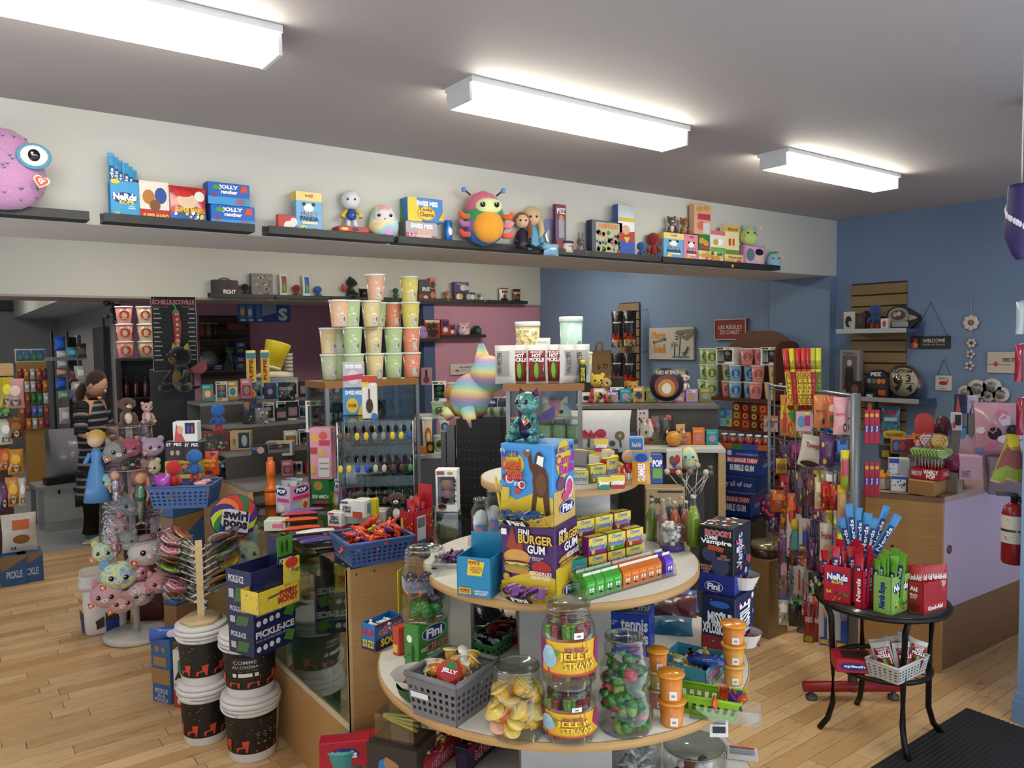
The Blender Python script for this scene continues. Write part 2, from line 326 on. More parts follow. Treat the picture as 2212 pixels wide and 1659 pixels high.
for a,c,y0,y1 in planks[300:]:um. box(a+g,c-g,y0+g,y1-g,-.012,0,pm)
st=um. Qa('plank_field',fl);st[XD]=Xy
# ceiling lights (wraparound tubes)
def tube_light(p0,p1,Qe,w=.155,h=.085,lamp=True,cord=False):
 cx=(p0. x+p1. x)/2;cy=(p0. y+p1. y)/2;l=(p1-p0). length
 t=E_('ceiling_light',Qe,'light',(cx,cy,ZC),0,'wraparound tube lights on the ceiling')
 wm=M('#dcdcdc',.4)
 B(). box(-l/2,l/2,-.02,w+.02,-.022,0,wm). Qa('back_pan',t)
 B(). box(-l/2+.008,l/2-.008,0,w,-h,-.022,M('#fffbe8',.4,0,'glow',LAMP)). Qa('lens',t)
 for s in(-1,1):B(). box(s*(l/2-.004)-.006,s*(l/2-.004)+.006,-.004,w+.004,-h-.003,-.02,wm). Qa('end_cap',t)
 if cord:B(). Qg([(-l/2+.03,.03,-h),(-l/2+.03,.03,-h-.02)],.001,wm). Qg([(-l/2+.03,.03,-h-.035),(-l/2+.03,.03,-h-.055)],.0012,wm). Qa('pull_cord',t)
 return t
dzl=ZC-.09
A=Z(967.5,238.7,dzl);C=Z(1425,333.8,dzl);YL=(A. y+C. y)/2-.155
tube_light(Z(568.4,155.2,dzl)-Qb((1.24,.17,0)),Z(568.4,155.2,dzl)-Qb((0,.17,0)),'long tube light nearest the camera, cut by the frame')
tube_light(Qb((1.665,2.47,dzl)),Qb((2.905,2.47,dzl)),'middle tube light above the candy stand')
tube_light(Qb((3.667,2.45,dzl)),Qb((4.86,2.45,dzl)),'far tube light with short pull cord by the blue wall',cord=True)
for x_,n_ in((.6,XE),(2.7,QR),(4.7,Xb)):tube_light(Qb((x_,6.3,dzl)),Qb((x_+1.24,6.3,dzl)),'tube light hidden behind the white beam, %s of three'%n_)
for y_,n_ in((9.2,'nearer'),(12.6,'farther')):tube_light(Qb((-.5,y_,dzl)),Qb((.6,y_,dzl)),'%s tube light in the far back room'%n_)
for x_,n_ in((-1.2,XE),(2.0,Xb)):tube_light(Qb((x_,-.4,dzl)),Qb((x_+1.24,-.4,dzl)),'tube light over the shop front on the %s'%n_)
# kit of shapes
BLK='#141414';WHT='#f2f2ee'
def corner(P,w,th):return P+Qb((cos(th),sin(th),0))*(w/2)
def Qi(name,Qe,cat,P,w,d,h,th,col,F=(),R=(),L=(),T=(),Qd=None,r=.42,tilt=0,lean=0,split=True):
 """P = front-left-bottom corner; printed faces F, R, L, T"""
 b=B();b. box(-w/2,w/2,0,d,0,h,M(col,r),bev=.0025)
 pb=B()if split else b
 for fr_,it in((FF(w,h),F),(FR(w,d,h),R),(FL(w,d,h),L),(FT(w,d,h),T)):pb. layer=0;pb. pr(fr_,it)
 o=b. Qa(name);o. location=corner(P,w,th);o. rotation_euler=(lean,tilt,th);tag(o,Qe,cat,Qd)
 if split and pb. v:pb. Qa(Q3,o)
 return o
def cart(name,Qe,cat,px,z,th,d,col,F=(),R=(),L=(),T=(),Qd=None,P=None,**k):
 """measured from photo px (xl, xr, yb, yt)"""
 P,w,h=fit(*px,z,th,P);return Qi(name,Qe,cat,P,w,d,h,th,col,F,R,L,T,Qd,**k)
def ledge(Qe,P,l,z,th=0,d=.1,Qd='black picture ledges',col='#26272b'):
 """P on the wall, left end"""
 o=B();m=M(col,.5)
 o. box(0,l,-d,0,-.014,0,m);o. box(0,l,-.012,0,0,.03,m);ob=o. Qa('picture_ledge');ob. location=(P. x,P. y,z);ob. rotation_euler=(0,0,th)
 tag(ob,Qe,'shelf',Qd);B(). box(0,l,-d,-d+.012,0,.022,m). Qa('front_lip',ob);return ob
def hexs(c,k):
 c=c. lstrip('#');c=''. join(q*2 for q in c)if len(c)==3 else c
 return '#%02x%02x%02x'%tuple(max(0,min(255,int(int(c[i:i+2],16)*k)))for i in(0,2,4))
def eyes(b,pos,r,mx=None,gl=WZ):
 for p in pos:
  b. Qf(p,r,M(BLK,.08),10,mx)
  b. Qf((p[0]-r*.3,p[1]-r*.7,p[2]+r*.4),r*.28,M(Qr,.2),6,mx)
def heart_tag(par,x,y,z,s,rot=0):
 pts=[(.5*16*sin(t)**3/16,.5*(13*cos(t)-5*cos(2*t)-2*cos(3*t)-cos(4*t))/16)for t in[2*pi*i/20 for i in range(20)]]
 b=B();b. prism([(p[0]*s*1.25,p[1]*s*1.25)for p in pts][::-1],.0015,M('#e8d9a0',.4));b. prism([(p[0]*s,p[1]*s)for p in pts][::-1],.002,M('#d23a2c',.4),Tm(0,-.0012,0))
 b. layer=3;b. pr((Qb((-s*.3,-.0022,-s*.3)),Qb((s*.6,0,0)),Qb((0,0,s*.6)),Qb((0,-1,0))),[(Qu,.05,.1,.95,.95,'ty',Qr,.04)])
 return b. Qa('heart_tag',par,mx=Tm(x,y,z,ry=rot))
def egg(w,d,h,mat,b=None,top=.62,n=18,tilt=0):
 b=b or B();pr=[]
 for i in range(11):
  t=i/10;zz=h*(1-cos(pi*t))/2;r=sin(pi*t)**.8*(1-(1-top)*max(0,t-.35)/.65*.9)
  pr. append((max(r,1e-5)*.5,zz))
 b. Qc(pr,mat,n,Matrix. Rotation(tilt,4,'X')@Matrix. Diagonal((w,d,1,1)));return b
def squish(Qe,P,w,h,th,col,face=None,ears=None,earc=None,d=None,Qd=None,name='round_plush',Qh=Qv,cheek=None,ty=None,feet=None,eyes_=True,nose='#555',cat=Wn,beak=False):
 d=d or w*.8
 t=E_(name,Qe,cat,P,th,Qd);fm=M(col,.9,0,Qh)
 egg(w,d,h,fm). Qa(W1,t)
 ys=lambda zf,xf=0:-d*.5*math. sqrt(max(.02,1-(2*zf-1)**2*.9))*math. sqrt(max(.05,1-(2*xf)**2))
 if face:B(). Qf((0,-d*.33,h*.62),(w*.33,d*.16,h*.22),M(face,.9,0,Qv)). Qa('face',t)
 if eyes_:
  for s in(-1,1):
   b=B();yy=ys(.62,.2)-(d*.02 if face else 0);eyes(b,[(s*w*.18,yy,h*.64)],w*.055);b. Qa('eye',t)
  b=B();b. Qf((0,-d*.5,h*.54),(w*.03,w*.02,w*.02),M(nose,.4),8);b. Qa('nose',t)
 if ears:
  for s in(-1,1):B(). prism([(-w*.1,0),(w*.1,0),(w*.02,w*.2),(-w*.02,w*.2)],d*.12,M(earc or col,.9,0,Qh),Tm(s*w*.26,-.02,h*.86,ry=s*.35)). Qa(Yj,t)
 if cheek:
  for s in(-1,1):B(). Qf((s*w*.3,ys(.5,.3)+.004,h*.5),(w*.07,.008,w*.05),M(cheek,.9)). Qa('cheek',t)
 if feet:
  for s in(-1,1):B(). Qf((s*w*.24,-d*.42,h*.06),(w*.11,w*.14,w*.08),M(feet,.9,0,Qv)). Qa('foot',t)
 if ty:heart_tag(t,ty[0]*w,-d*.52,ty[1]*h,w*.16,.3)
 return t
def figure(Qe,P,h,th,skin,top,leg,hair=None,Qd=None,name='toy_figure',cat='toy figure',head=.46,band=None,arms=None,shoe=None,Qh='',lean=0,eye=True,cape=None):
 """big-headed toy figure: head, torso, arms, legs"""
 t=E_(name,Qe,cat,P,th,Qd);t. rotation_euler=(lean,0,th);hh=h*head;r=hh/2;k=Qh;bw=h*.13
 def mm(c):return M(c,.5,0,k)if k else M(c,.35)
 b=B();b. Qf((0,0,h-r),(r*1.02,r*.92,r),mm(skin),14)
 if eye:eyes(b,[(-r*.36,-r*.82,h-r*1.05),(r*.36,-r*.82,h-r*1.05)],r*.13)
 hd=b. Qa(W2,t)
 if hair:B(). Qf((0,r*.1,h-r*.86),(r*1.1,r*.95,r*.98),mm(hair),14). Qa('hair',hd)
 lz=(h-hh)*.42
 b=B();b. Qc([(bw*.85,lz),(bw*1.05,lz+(h-hh)*.25),(bw*.7,h-hh+.01*h)],mm(top),12)
 if band:b. Qc([(bw*1.08,lz+(h-hh)*.05),(bw*1.1,lz+(h-hh)*.18)],mm(band),12)
 b. Qa('torso',t)
 for s in(-1,1):
  B(). Qg([(s*bw*.8,0,h-hh*1.02),(s*bw*1.7,-bw*.5,h-hh*1.02-(h-hh)*.25),(s*bw*1.8,-bw*1.1,h-hh*1.02-(h-hh)*.42)],[bw*.36,bw*.4,bw*.5],mm(arms or top),8). Qa('arm',t)
  B(). Qg([(s*bw*.55,0,lz+h*.02),(s*bw*.7,-bw*.25,lz*.5),(s*bw*.75,-bw*.4,h*.03)],[bw*.5,bw*.48,bw*.55],mm(leg),8). Qf((s*bw*.75,-bw*.6,h*.035),(bw*.5,bw*.8,h*.035),mm(shoe or leg),8). Qa('leg',t)
 if cape:B(). prism([(-bw*1.2,h-hh),(bw*1.2,h-hh),(bw*1.9,h*.04),(-bw*1.9,h*.04)],.006,mm(cape),Tm(0,bw*1.1,0)). Qa('cape',t)
 return t
def Qo(Qe,P,h,th,col,belly=None,ears=Qz,earc=None,muz=None,Qh=Qv,Qd=None,name='plush_animal',spots=None,tail=True,headc=None,cat=Wn,ty=False,lean=0,wings=None,limb=None,big=1.):
 """sitting soft animal: body, head, muzzle, ears, four legs, tail"""
 t=E_(name,Qe,cat,P,th,Qd);t. rotation_euler=(lean,0,th);m=M(col,.9,0,Qh);mh=M(headc or col,.9,0,Qh);r=h*.25*big;lm=M(limb or col,.9,0,Qh)
 egg(h*.46,h*.42,h*.62,m,top=.55). Qa(W1,t)
 if belly:B(). Qf((0,-h*.13,h*.27),(h*.14,h*.1,h*.2),M(belly,.9,0,Qh)). Qa('belly',t)
 hz_=h-r*.95
 b=B();b. Qf((0,-h*.05,hz_),(r*1.05,r,r*.92),mh,14);eyes(b,[(-r*.42,-h*.05-r*.86,hz_+r*.12),(r*.42,-h*.05-r*.86,hz_+r*.12)],r*.19);hd=b. Qa(W2,t)
 B(). Qf((0,-h*.05-r*.9,hz_-r*.25),(r*.38,r*.3,r*.28),M(muz or belly or col,.9,0,Qh),10). Qf((0,-h*.05-r*1.2,hz_-r*.16),(r*.12,r*.06,r*.08),M(BLK,.3),8). Qa('muzzle',hd)
 for s in(-1,1):
  ec=M(earc or col,.9,0,Qh)
  if ears==Qz:B(). Qf((s*r*.8,-h*.02,hz_+r*.8),(r*.34,r*.14,r*.34),ec,10). Qa(Yj,hd)
  elif ears==QN:B(). Qc([(r*.3,0),(r*.16,r*.35),(1e-5,r*.6)],ec,8,Tm(s*r*.6,-h*.02,hz_+r*.66,ry=s*.35)). Qa(Yj,hd)
  elif ears==Xx:B(). Qf((s*r*1.0,-h*.03,hz_+r*.05),(r*.24,r*.3,r*.55),ec,10). Qa(Yj,hd)
  elif ears=='long':B(). Qf((s*r*.45,0,hz_+r*1.5),(r*.2,r*.12,r*.8),ec,10). Qa(Yj,hd)
  B(). Qg([(s*h*.17,-h*.08,h*.45),(s*h*.24,-h*.2,h*.28),(s*h*.2,-h*.3,h*.2)],[h*.06,h*.062,h*.075],lm,8). Qa('front_leg',t)
  B(). Qg([(s*h*.18,-h*.02,h*.12),(s*h*.27,-h*.22,h*.08),(s*h*.26,-h*.36,h*.08)],[h*.09,h*.085,h*.08],lm,8). Qa('hind_leg',t)
  if wings:B(). prism([(0,0),(s*h*.34,h*.2),(s*h*.36,-h*.02),(s*h*.25,-h*.12),(0,-h*.1)][::s],.012,M(wings,.35,0,QP),Tm(s*h*.13,h*.1,h*.5,rz=s*.5)). Qa('wing',t)
 if tail:B(). Qg([(0,h*.17,h*.1),(h*.12,h*.27,h*.06),(h*.26,h*.24,h*.09)],[h*.055,h*.045,h*.02],m,8). Qa('tail',t)
 if ty:heart_tag(t,h*.12,-h*.33,h*.42,h*.13,.2)
 return t
def tubmesh(w,h,col,lab=None,lidc='#eef0ea',band=None,pattern=None):
 """plastic tub of spun sugar, lid; returns (body B, lid B, label B)"""
 r1=w/2*.93;r0=r1*.8
 b=B();b. Qc([(r0*.96,0),(r0,.004),(r1,h*.94)],M(col,.5,0,'floss'),24)
 l=B();l. Qc([(r1*1.05,h*.925),(r1*1.07,h*.93),(r1*1.07,h*.985),(r1*1.0,h),(r1*.9,h*.992)],M(lidc,.35),24)
 return b,l,(r0,r1)
def Qj(r0,r1,h,a0,a1,z0,z1,items,bg):
 """label bent round a tub: items in 0..1 units"""
 b=B()
 def bend(fl):
  o=B();o. layer=0;o. pr((Qb((0,0,0)),Qb((1,0,0)),Qb((0,0,1)),Qb((0,-1,0))),fl);return o
 it2=[]
 for it in items:
  k_=max(1,int(abs(a1-a0)*abs(it[3]-it[1])/.25))if it[0]==Qs else 1
  it2+=[(Qs,it[1]+(it[3]-it[1])*i/k_,it[2],it[1]+(it[3]-it[1])*(i+1)/k_,it[4],it[5])for i in range(k_)]if k_>1 else[it]
 o=bend(it2[:1]);o. layer=1
 for it in it2[1:]:o. layer=min(o. layer,6);o. pr((Qb((0,0,0)),Qb((1,0,0)),Qb((0,0,1)),Qb((0,-1,0))),[it])
 def mp_(u,z,e):
  a=-pi/2+a0+(a1-a0)*u;zz=z0+(z1-z0)*z;r=r0+(r1-r0)*zz/h+.0008+e;return(r*cos(a),r*sin(a),zz)
 if bg:
  n=max(8,int(abs(a1-a0)/.12));vs=[mp_(i/n,k,0)for k in(0,1)for i in range(n+1)];b. add(vs,[(i,i+1,n+2+i,n+1+i)for i in range(n)],bg)
 off=len(b. v);b. v+=[mp_(v[0],v[2],-v[1])for v in o. v]
 for f,mi_,sm_ in zip(o. f,o. m,o. sm):b. f. append([off+k for k in f]);b. m. append(b. mi(o. mats[mi_]));b. sm. append(False)
 return b
_tubs={}
def tub(Qe,P,w,h,col,th,lab='white',Qd=None,name='candy_floss_tub',turn=0.):
 key=(round(w,3),round(h,3),col,lab)
 t=E_(name,Qe,'tub',P,th+turn,Qd)
 b,l,(r0,r1)=tubmesh(w,h,col)
 b. Qa(Yg,t);l. Qa(Yh,t)
 if lab=='white':
  Qj(r0,r1,h,.12,.75,h*.08,h*.38,[(Qs,.1,.55,.62,.9,WM),(Qs,.1,.1,.62,.5,'#b4b4b4'),(Qs,.8,.45,.95,.92,'#333'),(QY,.38,.4,.15,QV)],'#dcdcd8'). Qa('sticker',t)
  Qj(r0,r1,h,.0,.25,h*.6,h*.7,[(Qs,.2,.3,.8,.55,'#999')],'#f0f0ec'). Qa('price_tag',t)
 elif lab:
  bg,dot=lab
  Qj(r0,r1,h,-.75,.75,h*.22,h*.74,[(QY,.5,.5,.5,bg),(QY,.5,.5,.45,hexs(bg,1.25)),(QY,.5,.5,.42,bg),(Qt,.5,.48,.22,.25,dot),(Qs,.3,.14,.7,.19,'#eee')],None). Qa('round_label',t)
 return t
def jar(Qe,P,r,h,name='clear_jar',Qd=None,neck=.72,sq=0,lid=None,mat=None,facet=0,shape=None,n=28):
 t=E_(name,Qe,'jar',P,0,Qd);m=mat or CLEAR()
 nr=r*neck
 r_=r;pr=shape or[(r*.9,0),(r,h*.05),(r,h*.66),(r*.95,h*.74),(nr*1.02,h*.82),(nr,h*.85),(nr*1.05,h*.86),(nr,h*.88),(nr,h*.91),(nr*1.05,h*.92),(nr,h*.94),(nr,h)]
 b=B();b. shell(pr,m,n,sq=sq);b. Qc([(r*.88,0),(r*.88,.003)],m,n,sq=sq)
 b. Qa('glass_body',t)
 B(). Qc([(pr[-1][0]-.003,h-.002),(pr[-1][0]+.002,h-.002),(pr[-1][0]+.002,h+.003),(pr[-1][0]-.003,h+.003),(pr[-1][0]-.003,h-.002)],M('#e8eeec',.1,0,Q7,6),n). Qa('rim',t)
 return t
def bag(Qe,P,w,h,th,col,F=(),Qd=None,d=.03,name='candy_bag',hang=True,tilt=0,lean=0,r=.3,Qh=QP,cat='candy bag',Qa=True,seal=None,wdt=None):
 """pillow pouch, bottom-centre at P"""
 b=B();m=M(col,r,0,Qh);nx,nz_=6,8;vs=[];fs=[]
 rn=random. Random(hash(Qe)&255)
 def th_(u,v):return d/2*(max(0,sin(pi*min(1,max(0,(v-.03)/.94))))**.55)*(max(0,1-(2*u-1)**4))+.0008
 for side in(-1,1):
  for k in range(nz_+1):
   for i in range(nx+1):
    u=i/nx;v=k/nz_;wx=w*(1-.06*sin(pi*v))
    vs. append(((u-.5)*wx,side*th_(u,v)+(rn. uniform(-.05,.05)*d if 0<k<nz_ and 0<i<nx else 0),v*h))
 n1=(nx+1)*(nz_+1)
 for k in range(nz_):
  for i in range(nx):
   a=k*(nx+1)+i;fs. append((a,a+1,a+nx+2,a+nx+1));a+=n1;fs. append((a,a+nx+1,a+nx+2,a+1))
 b. add(vs,fs,m,True)
 o=b. Qa(name);o. location=P;o. rotation_euler=(lean,tilt,th);tag(o,Qe,cat,Qd)
 if F:
  pb=B();fl=B();F2=[]
  for it in F:
   if it[0]==Qs:
    nu=max(1,int(abs(it[3]-it[1])*5));nv=max(1,int(abs(it[4]-it[2])*8))
    F2. append([(Qs,it[1]+(it[3]-it[1])*i/nu,it[2]+(it[4]-it[2])*j/nv,it[1]+(it[3]-it[1])*(i+1)/nu,it[2]+(it[4]-it[2])*(j+1)/nv,it[5])for i in range(nu)for j in range(nv)])
   else:F2. append([it])
  for li,its in enumerate(F2):
   for it in its:fl. layer=li;fl. pr((Qb((0,0,0)),Qb((1,0,0)),Qb((0,0,1)),Qb((0,-1,0))),[it])
  pb. v=[((u-.5)*w*(1-.06*sin(pi*v)),-th_(u,v)-.0025+e*.0+yy*.6,v*h)for(u,yy,v)in fl. v for e in(0,)]
  pb. f=fl. f;pb. m=fl. m;pb. sm=fl. sm;pb. mats=fl. mats;pb. Qa(Q3,o)
 if seal:B(). box(-w*.48,w*.48,-.0018,.0018,h*.955,h*1.0,M(seal,.3)). Qa('top_seal',o)
 return o
def basket(name,Qe,P,w,d,h,th,col,taper=.86,holes=(9,4),rim=.008,Qd=None,hole=.55,lip=None,cat=Ww):
 """open tapered basket with pierced walls; P = centre of base"""
 t=E_(name,Qe,cat,P,th,Qd);m=M(col,.42)
 def ring(f,z):k=taper+(1-taper)*f;return[(-w/2*k,-d/2*k,z),(w/2*k,-d/2*k,z),(w/2*k,d/2*k,z),(-w/2*k,d/2*k,z)]
 b0,b1=ring(0,0),ring(1,h)
 B(). add(b0+[(x,y,.004)for x,y,z in b0],[(3,2,1,0),(4,5,6,7)],m). Qa(XF,t)
 for q in range(4):
  A0,A1,C1,C0=[Qb(p)for p in(b0[q],b0[(q+1)%4],b1[(q+1)%4],b1[q])]
  nc=holes[0]if q%2==0 else max(3,round(holes[0]*d/w));nr=holes[1];b=B()
  nn=(A1-A0). cross(C0-A0). normalized()*.0015
  def pt(u,v):return A0. lerp(A1,u). lerp(C0. lerp(C1,u),v)
  ns=lambda n:[0]+[x for i in range(n)for x in((i+.5-hole/2)/n,(i+.5+hole/2)/n)]+[1]
  us=ns(nc);vs_=[0]+[.12+.68*x for x in ns(nr)[1:-1]]+[1]
  for sgn in(1,-1):
   V=[tuple(pt(u,v)+nn*sgn)for v in vs_ for u in us];Fs=[];nu=len(us)
   for k in range(len(vs_)-1):
    for i in range(nu-1):
     if k%2==1 and i%2==1:continue
     f=(k*nu+i,k*nu+i+1,(k+1)*nu+i+1,(k+1)*nu+i);Fs. append(f if sgn>0 else f[::-1])
   b. add(V,Fs,m)
  b. Qa(QQ,t)
 rm=B();k=1.03
 for q in range(4):
  a=Qb(b1[q]);c=Qb(b1[(q+1)%4]);rm. Qg([a*1.0,c*1.0],rim,m,6)
 rm. Qa('rim',t);return t
def popbox(Qe,P,w,d,h,th,acc='#ffffff',fig=('#d9a77c','#333','#a33'),hair='#2a1a12',text=None,Qd=None,name='window_box',side=None,kids=True):
 """white collector box with a window and a little figure inside; P front-left-bottom"""
 t=E_(name,Qe,WN,corner(P,w,th),th,Qd);c=M(acc,.4);e=w*.1
 b=B();b. box(-w/2,w/2,d-.002,d,0,h,c);b. box(-w/2,w/2,0,d,0,h*.16,c);b. box(-w/2,w/2,0,d,h*.84,h,c);b. box(-w/2,-w/2+.002,0,d,h*.16,h*.84,c);b. box(w/2-.002,w/2,0,d,h*.16,h*.84,c)
 b. box(-w/2,-w/2+e,0,.002,h*.16,h*.84,c);b. box(w/2-e,w/2,0,.002,h*.16,h*.84,c);b. Qa('card_shell',t)
 B(). box(-w/2+e,w/2-e,d*.9,d*.91,h*.16,h*.84,M('#4a4440',.6)). Qa('inner_card',t)
 g=B();hh=h*.66;r=hh*.27;z0=h*.17
 g. Qf((0,d*.45,z0+hh-r),(r*1.05,r*.9,r*.92),M(fig[0],.4),10);g. Qf((0,d*.5,z0+hh-r*.8),(r*1.12,r*.9,r*.9),M(hair,.5),10)
 g. Qc([(r*.6,z0+hh*.2),(r*.62,z0+hh*.4),(r*.35,z0+hh*.5)],M(fig[2],.4),8,Tm(0,d*.45,0))
 for s in(-1,1):g. Qg([(s*r*.35,d*.45,z0+hh*.22),(s*r*.4,d*.4,z0)],r*.25,M(fig[1],.4),6);g. Qg([(s*r*.55,d*.45,z0+hh*.42),(s*r*.9,d*.4,z0+hh*.25)],r*.2,M(fig[2],.4),6)
 g. Qa('boxed_figure',t)
 B(). add([(-w/2+e,.001,h*.16),(w/2-e,.001,h*.16),(w/2-e,.001,h*.84),(-w/2+e,.001,h*.84)],[(0,1,2,3)],M('#e8eef0',.05,0,Q7)). Qa('window_film',t)
 p=B();p. pr(FF(w,h),[(Qs,.06,.88,.42,.97,hexs(fig[2],.8)),(Qt,.68,.92,.14,.04,'#caa84a'),(Qt,.3,.1,.2,.07,fig[0]),(Qt,.3,.13,.2,.05,hair)])
 if text:p. pr(FF(w,h),[('v',.86,.2,.97,.8,text,'#111')])
 if side:p. layer=0;p. pr(FR(w,d,h),side)
 p. Qa(Q3,t);return t
def sign(name,Qe,P,w,h,th,col,F,t_=.02,cat='sign',frame=None,string=None,Qd=None):
 o=B(). box(-w/2,w/2,0,t_,0,h,M(col,.6),bev=.002). Qa(name);o. location=P;o. rotation_euler=(0,0,th);tag(o,Qe,cat,Qd)
 p=B();p. pr(FF(w,h),F);p. Qa(Q3,o)
 if frame:
  f=B();k=.012;m=M(frame,.5)
  for bx in((-w/2,w/2,0,k),(-w/2,w/2,h-k,h),(-w/2,-w/2+k,k,h-k),(w/2-k,w/2,k,h-k)):f. box(bx[0],bx[1],-.006,0,bx[2],bx[3],m)
  f. Qa('frame',o)
 if string:B(). Qg([(-w*.44,.005,h-.005),(0,.012,h+string),(w*.44,.005,h-.005)],.0022,M('#4a4038',.8),5). Qa('hanging_cord',o)
 return o
def rope(Qe,P,w,h,th,col,text='Nerds',tc=Qr,pill='#1d2f7a',Qd=None,tilt=0,lean=0,name='candy_rope_pack'):
 return bag(Qe,P,w,h,th,col,[(Qs,.18,.2,.82,.78,pill),('v',.25,.26,.75,.74,text,tc)],Qd,d=.012,name=name,tilt=tilt,lean=lean,seal=col)
def Qp(col,s,mat2=None):
 b=B();m=M(col,.25,0,QP,2)
 b. Qg([(-s*.5,0,0),(-s*.33,0,0),(-s*.27,0,0),(0,0,0),(s*.27,0,0),(s*.33,0,0),(s*.5,0,0)],[s*.14,s*.06,s*.17,s*.21,s*.17,s*.06,s*.14],m,7,Matrix. Diagonal((1,1,.7,1)))
 return b
def heap(proto,pts,Qd=None):
 for i,(p,r)in enumerate(pts):
  if i==0:proto. location=p;proto. rotation_euler=r
  else:dup(proto,p,r)
SC. cycles. max_bounces=6;SC. cycles. diffuse_bounces=3;SC. cycles. glossy_bounces=2;SC. cycles. transmission_bounces=4;SC. cycles. transparent_max_bounces=16
SC. cycles. caustics_reflective=False;SC. cycles. caustics_refractive=False
SC. cycles. use_adaptive_sampling=True;SC. cycles. adaptive_threshold=.04;SC. cycles. use_light_tree=False
# tiered round stand in the middle
def fit2(xl,xc,xr,yb,yt,z,th):
 C=Z(xc,yb,z);u=Qb((cos(th),sin(th),0));v=Qb((-sin(th),cos(th),0))
 def solve(dirv,x):
  r=ray(x,yb);den=dirv. x*r. y-dirv. y*r. x;return abs((r. x*C. y-r. y*C. x)/den)
 w=solve(u,xl);d=solve(v,xr);return C-u*w,w,d,hz(xc,yt,C)-z
def cart2(name,Qe,cat,px,z,th,col,F=(),R=(),T=(),Qd=None,Ql=None,**k):
 P,w,d,h=fit2(*px,z,th)
 if Ql:d=min(d,Ql)
 o=Qi(name,Qe,cat,P,w,d,h,th,col,F,R,(),T,Qd,**k);o[QA]=(w,d,h);return o
def Qm(name,Qe,cat,px,z,th,col,F=(),R=(),inner='#8a8078',Qd=None,back=0.,backcol=None,BK=(),Ql=None):
 """open-topped card display box: four walls and floor as parts, optional raised back flap"""
 P,w,d,h=fit2(*px,z,th)
 if Ql:d=min(d,Ql)
 t=E_(name,Qe,cat,corner(P,w,th),th,Qd);m=M(col,.45);i=M(inner,.6);e=.003
 b=B();b. box(-w/2,w/2,0,e,0,h,m);b. layer=0;b. pr(FF(w,h),F);b. Qa(Xr,t)
 b=B();b. box(w/2-e,w/2,0,d,0,h,m);b. layer=0;b. pr(FR(w,d,h),R);b. Qa(Ws,t)
 B(). box(-w/2,-w/2+e,0,d,0,h,m). Qa(Ws,t);B(). box(-w/2,w/2,0,d,0,.004,i). Qa(XF,t)
 b=B();b. box(-w/2,w/2,d-e,d,0,h+back,M(backcol or col,.45));b. layer=0;b. pr(FF(w,h+back,d-e),BK);b. Qa(Wa,t)
 t[QA]=(w,d,h);return t
GX,GY=1.58,1.87
gd=E_('tiered_stand','round tiered display stand with white shelves and wooden edges','display stand',(GX,GY,0))
TW=M('#e6e0d4',.45);TE=M('#c39a63',.45,0,WY)
for zt,r_ in((.30,.615),(.70,.585),(1.0,.437),(1.27,.25)):
 b=B(). Qc([(r_-.002,-.004),(r_-.002,0)],TW,64);b. box(0,0,0,0,0,0,TW)
 sh=B(). Qc([(r_-.004,-.003),(r_-.004,0)],TW,72). Qa('shelf',gd,(0,0,zt))
 B(). Qc([(r_-.004,-.026),(r_,-.024),(r_,-.001),(r_-.003,0),(r_-.004,-.026)],TE,72). Qc([(r_-.004,-.026),(r_-.004,-.02)],M('#b8b0a4',.6),72). Qa('wooden_edge',sh)
B(). box(-.14,.14,-.14,.14,.02,1.245,M('#c4c0bc',.6)). Qa('core_panel',gd,None,mx=Tm(rz=-.6))
B(). box(-.02,.02,-.02,.02,0,.3,TE). Qa('post',gd,None,mx=Tm(-.12,-.22,0));B(). Qc([(.5,0),(.5,.03)],M('#8a6f4a',.5),48). Qa('plinth',gd)
TH=-1.1
# stacked gum dispensers on the third shelf up
def FINI(u0,v0,u1,v1,bg='#1b2a78'):
 cu,cv=(u0+u1)/2,(v0+v1)/2
 return[(Qt,cu,cv,(u1-u0)/2,(v1-v0)/2,XH),(Qt,cu,cv,(u1-u0)/2*.95,(v1-v0)/2*.92,bg),(Qu,u0+(u1-u0)*.17,v0+(v1-v0)*.2,u1-(u1-u0)*.17,v1-(v1-v0)*.2,'Fini',Qr,.04)]
BURG=lambda cx,cy,s,k=1.:[(Qt,cx,cy+s*.34*k,s,s*.62*k,'#c98a3c'),(Qt,cx,cy+s*.48*k,s*.9,s*.42*k,'#dba050'),(Qt,cx,cy-.12*s*k,s*1.02,s*.25*k,'#4a2414'),(Qt,cx,cy-.2*s*k,s*.98,s*.2*k,'#c23b28'),(QO,[(cx-s*.9,cy-.05*s*k),(cx+s*.9,cy-.05*s*k),(cx+.4*s,cy-.25*s*k),(cx,cy-.12*s*k),(cx-.4*s,cy-.3*s*k)],'#e8c85a'),(Qt,cx,cy-.42*s*k,s,s*.22*k,'#6e9a3a'),(Qt,cx,cy-.62*s*k,s*.92,s*.24*k,'#c98a3c')]
bP,bw,bd,bh=fit2(1085,1201,1249,1305,1141,1.0,TH)
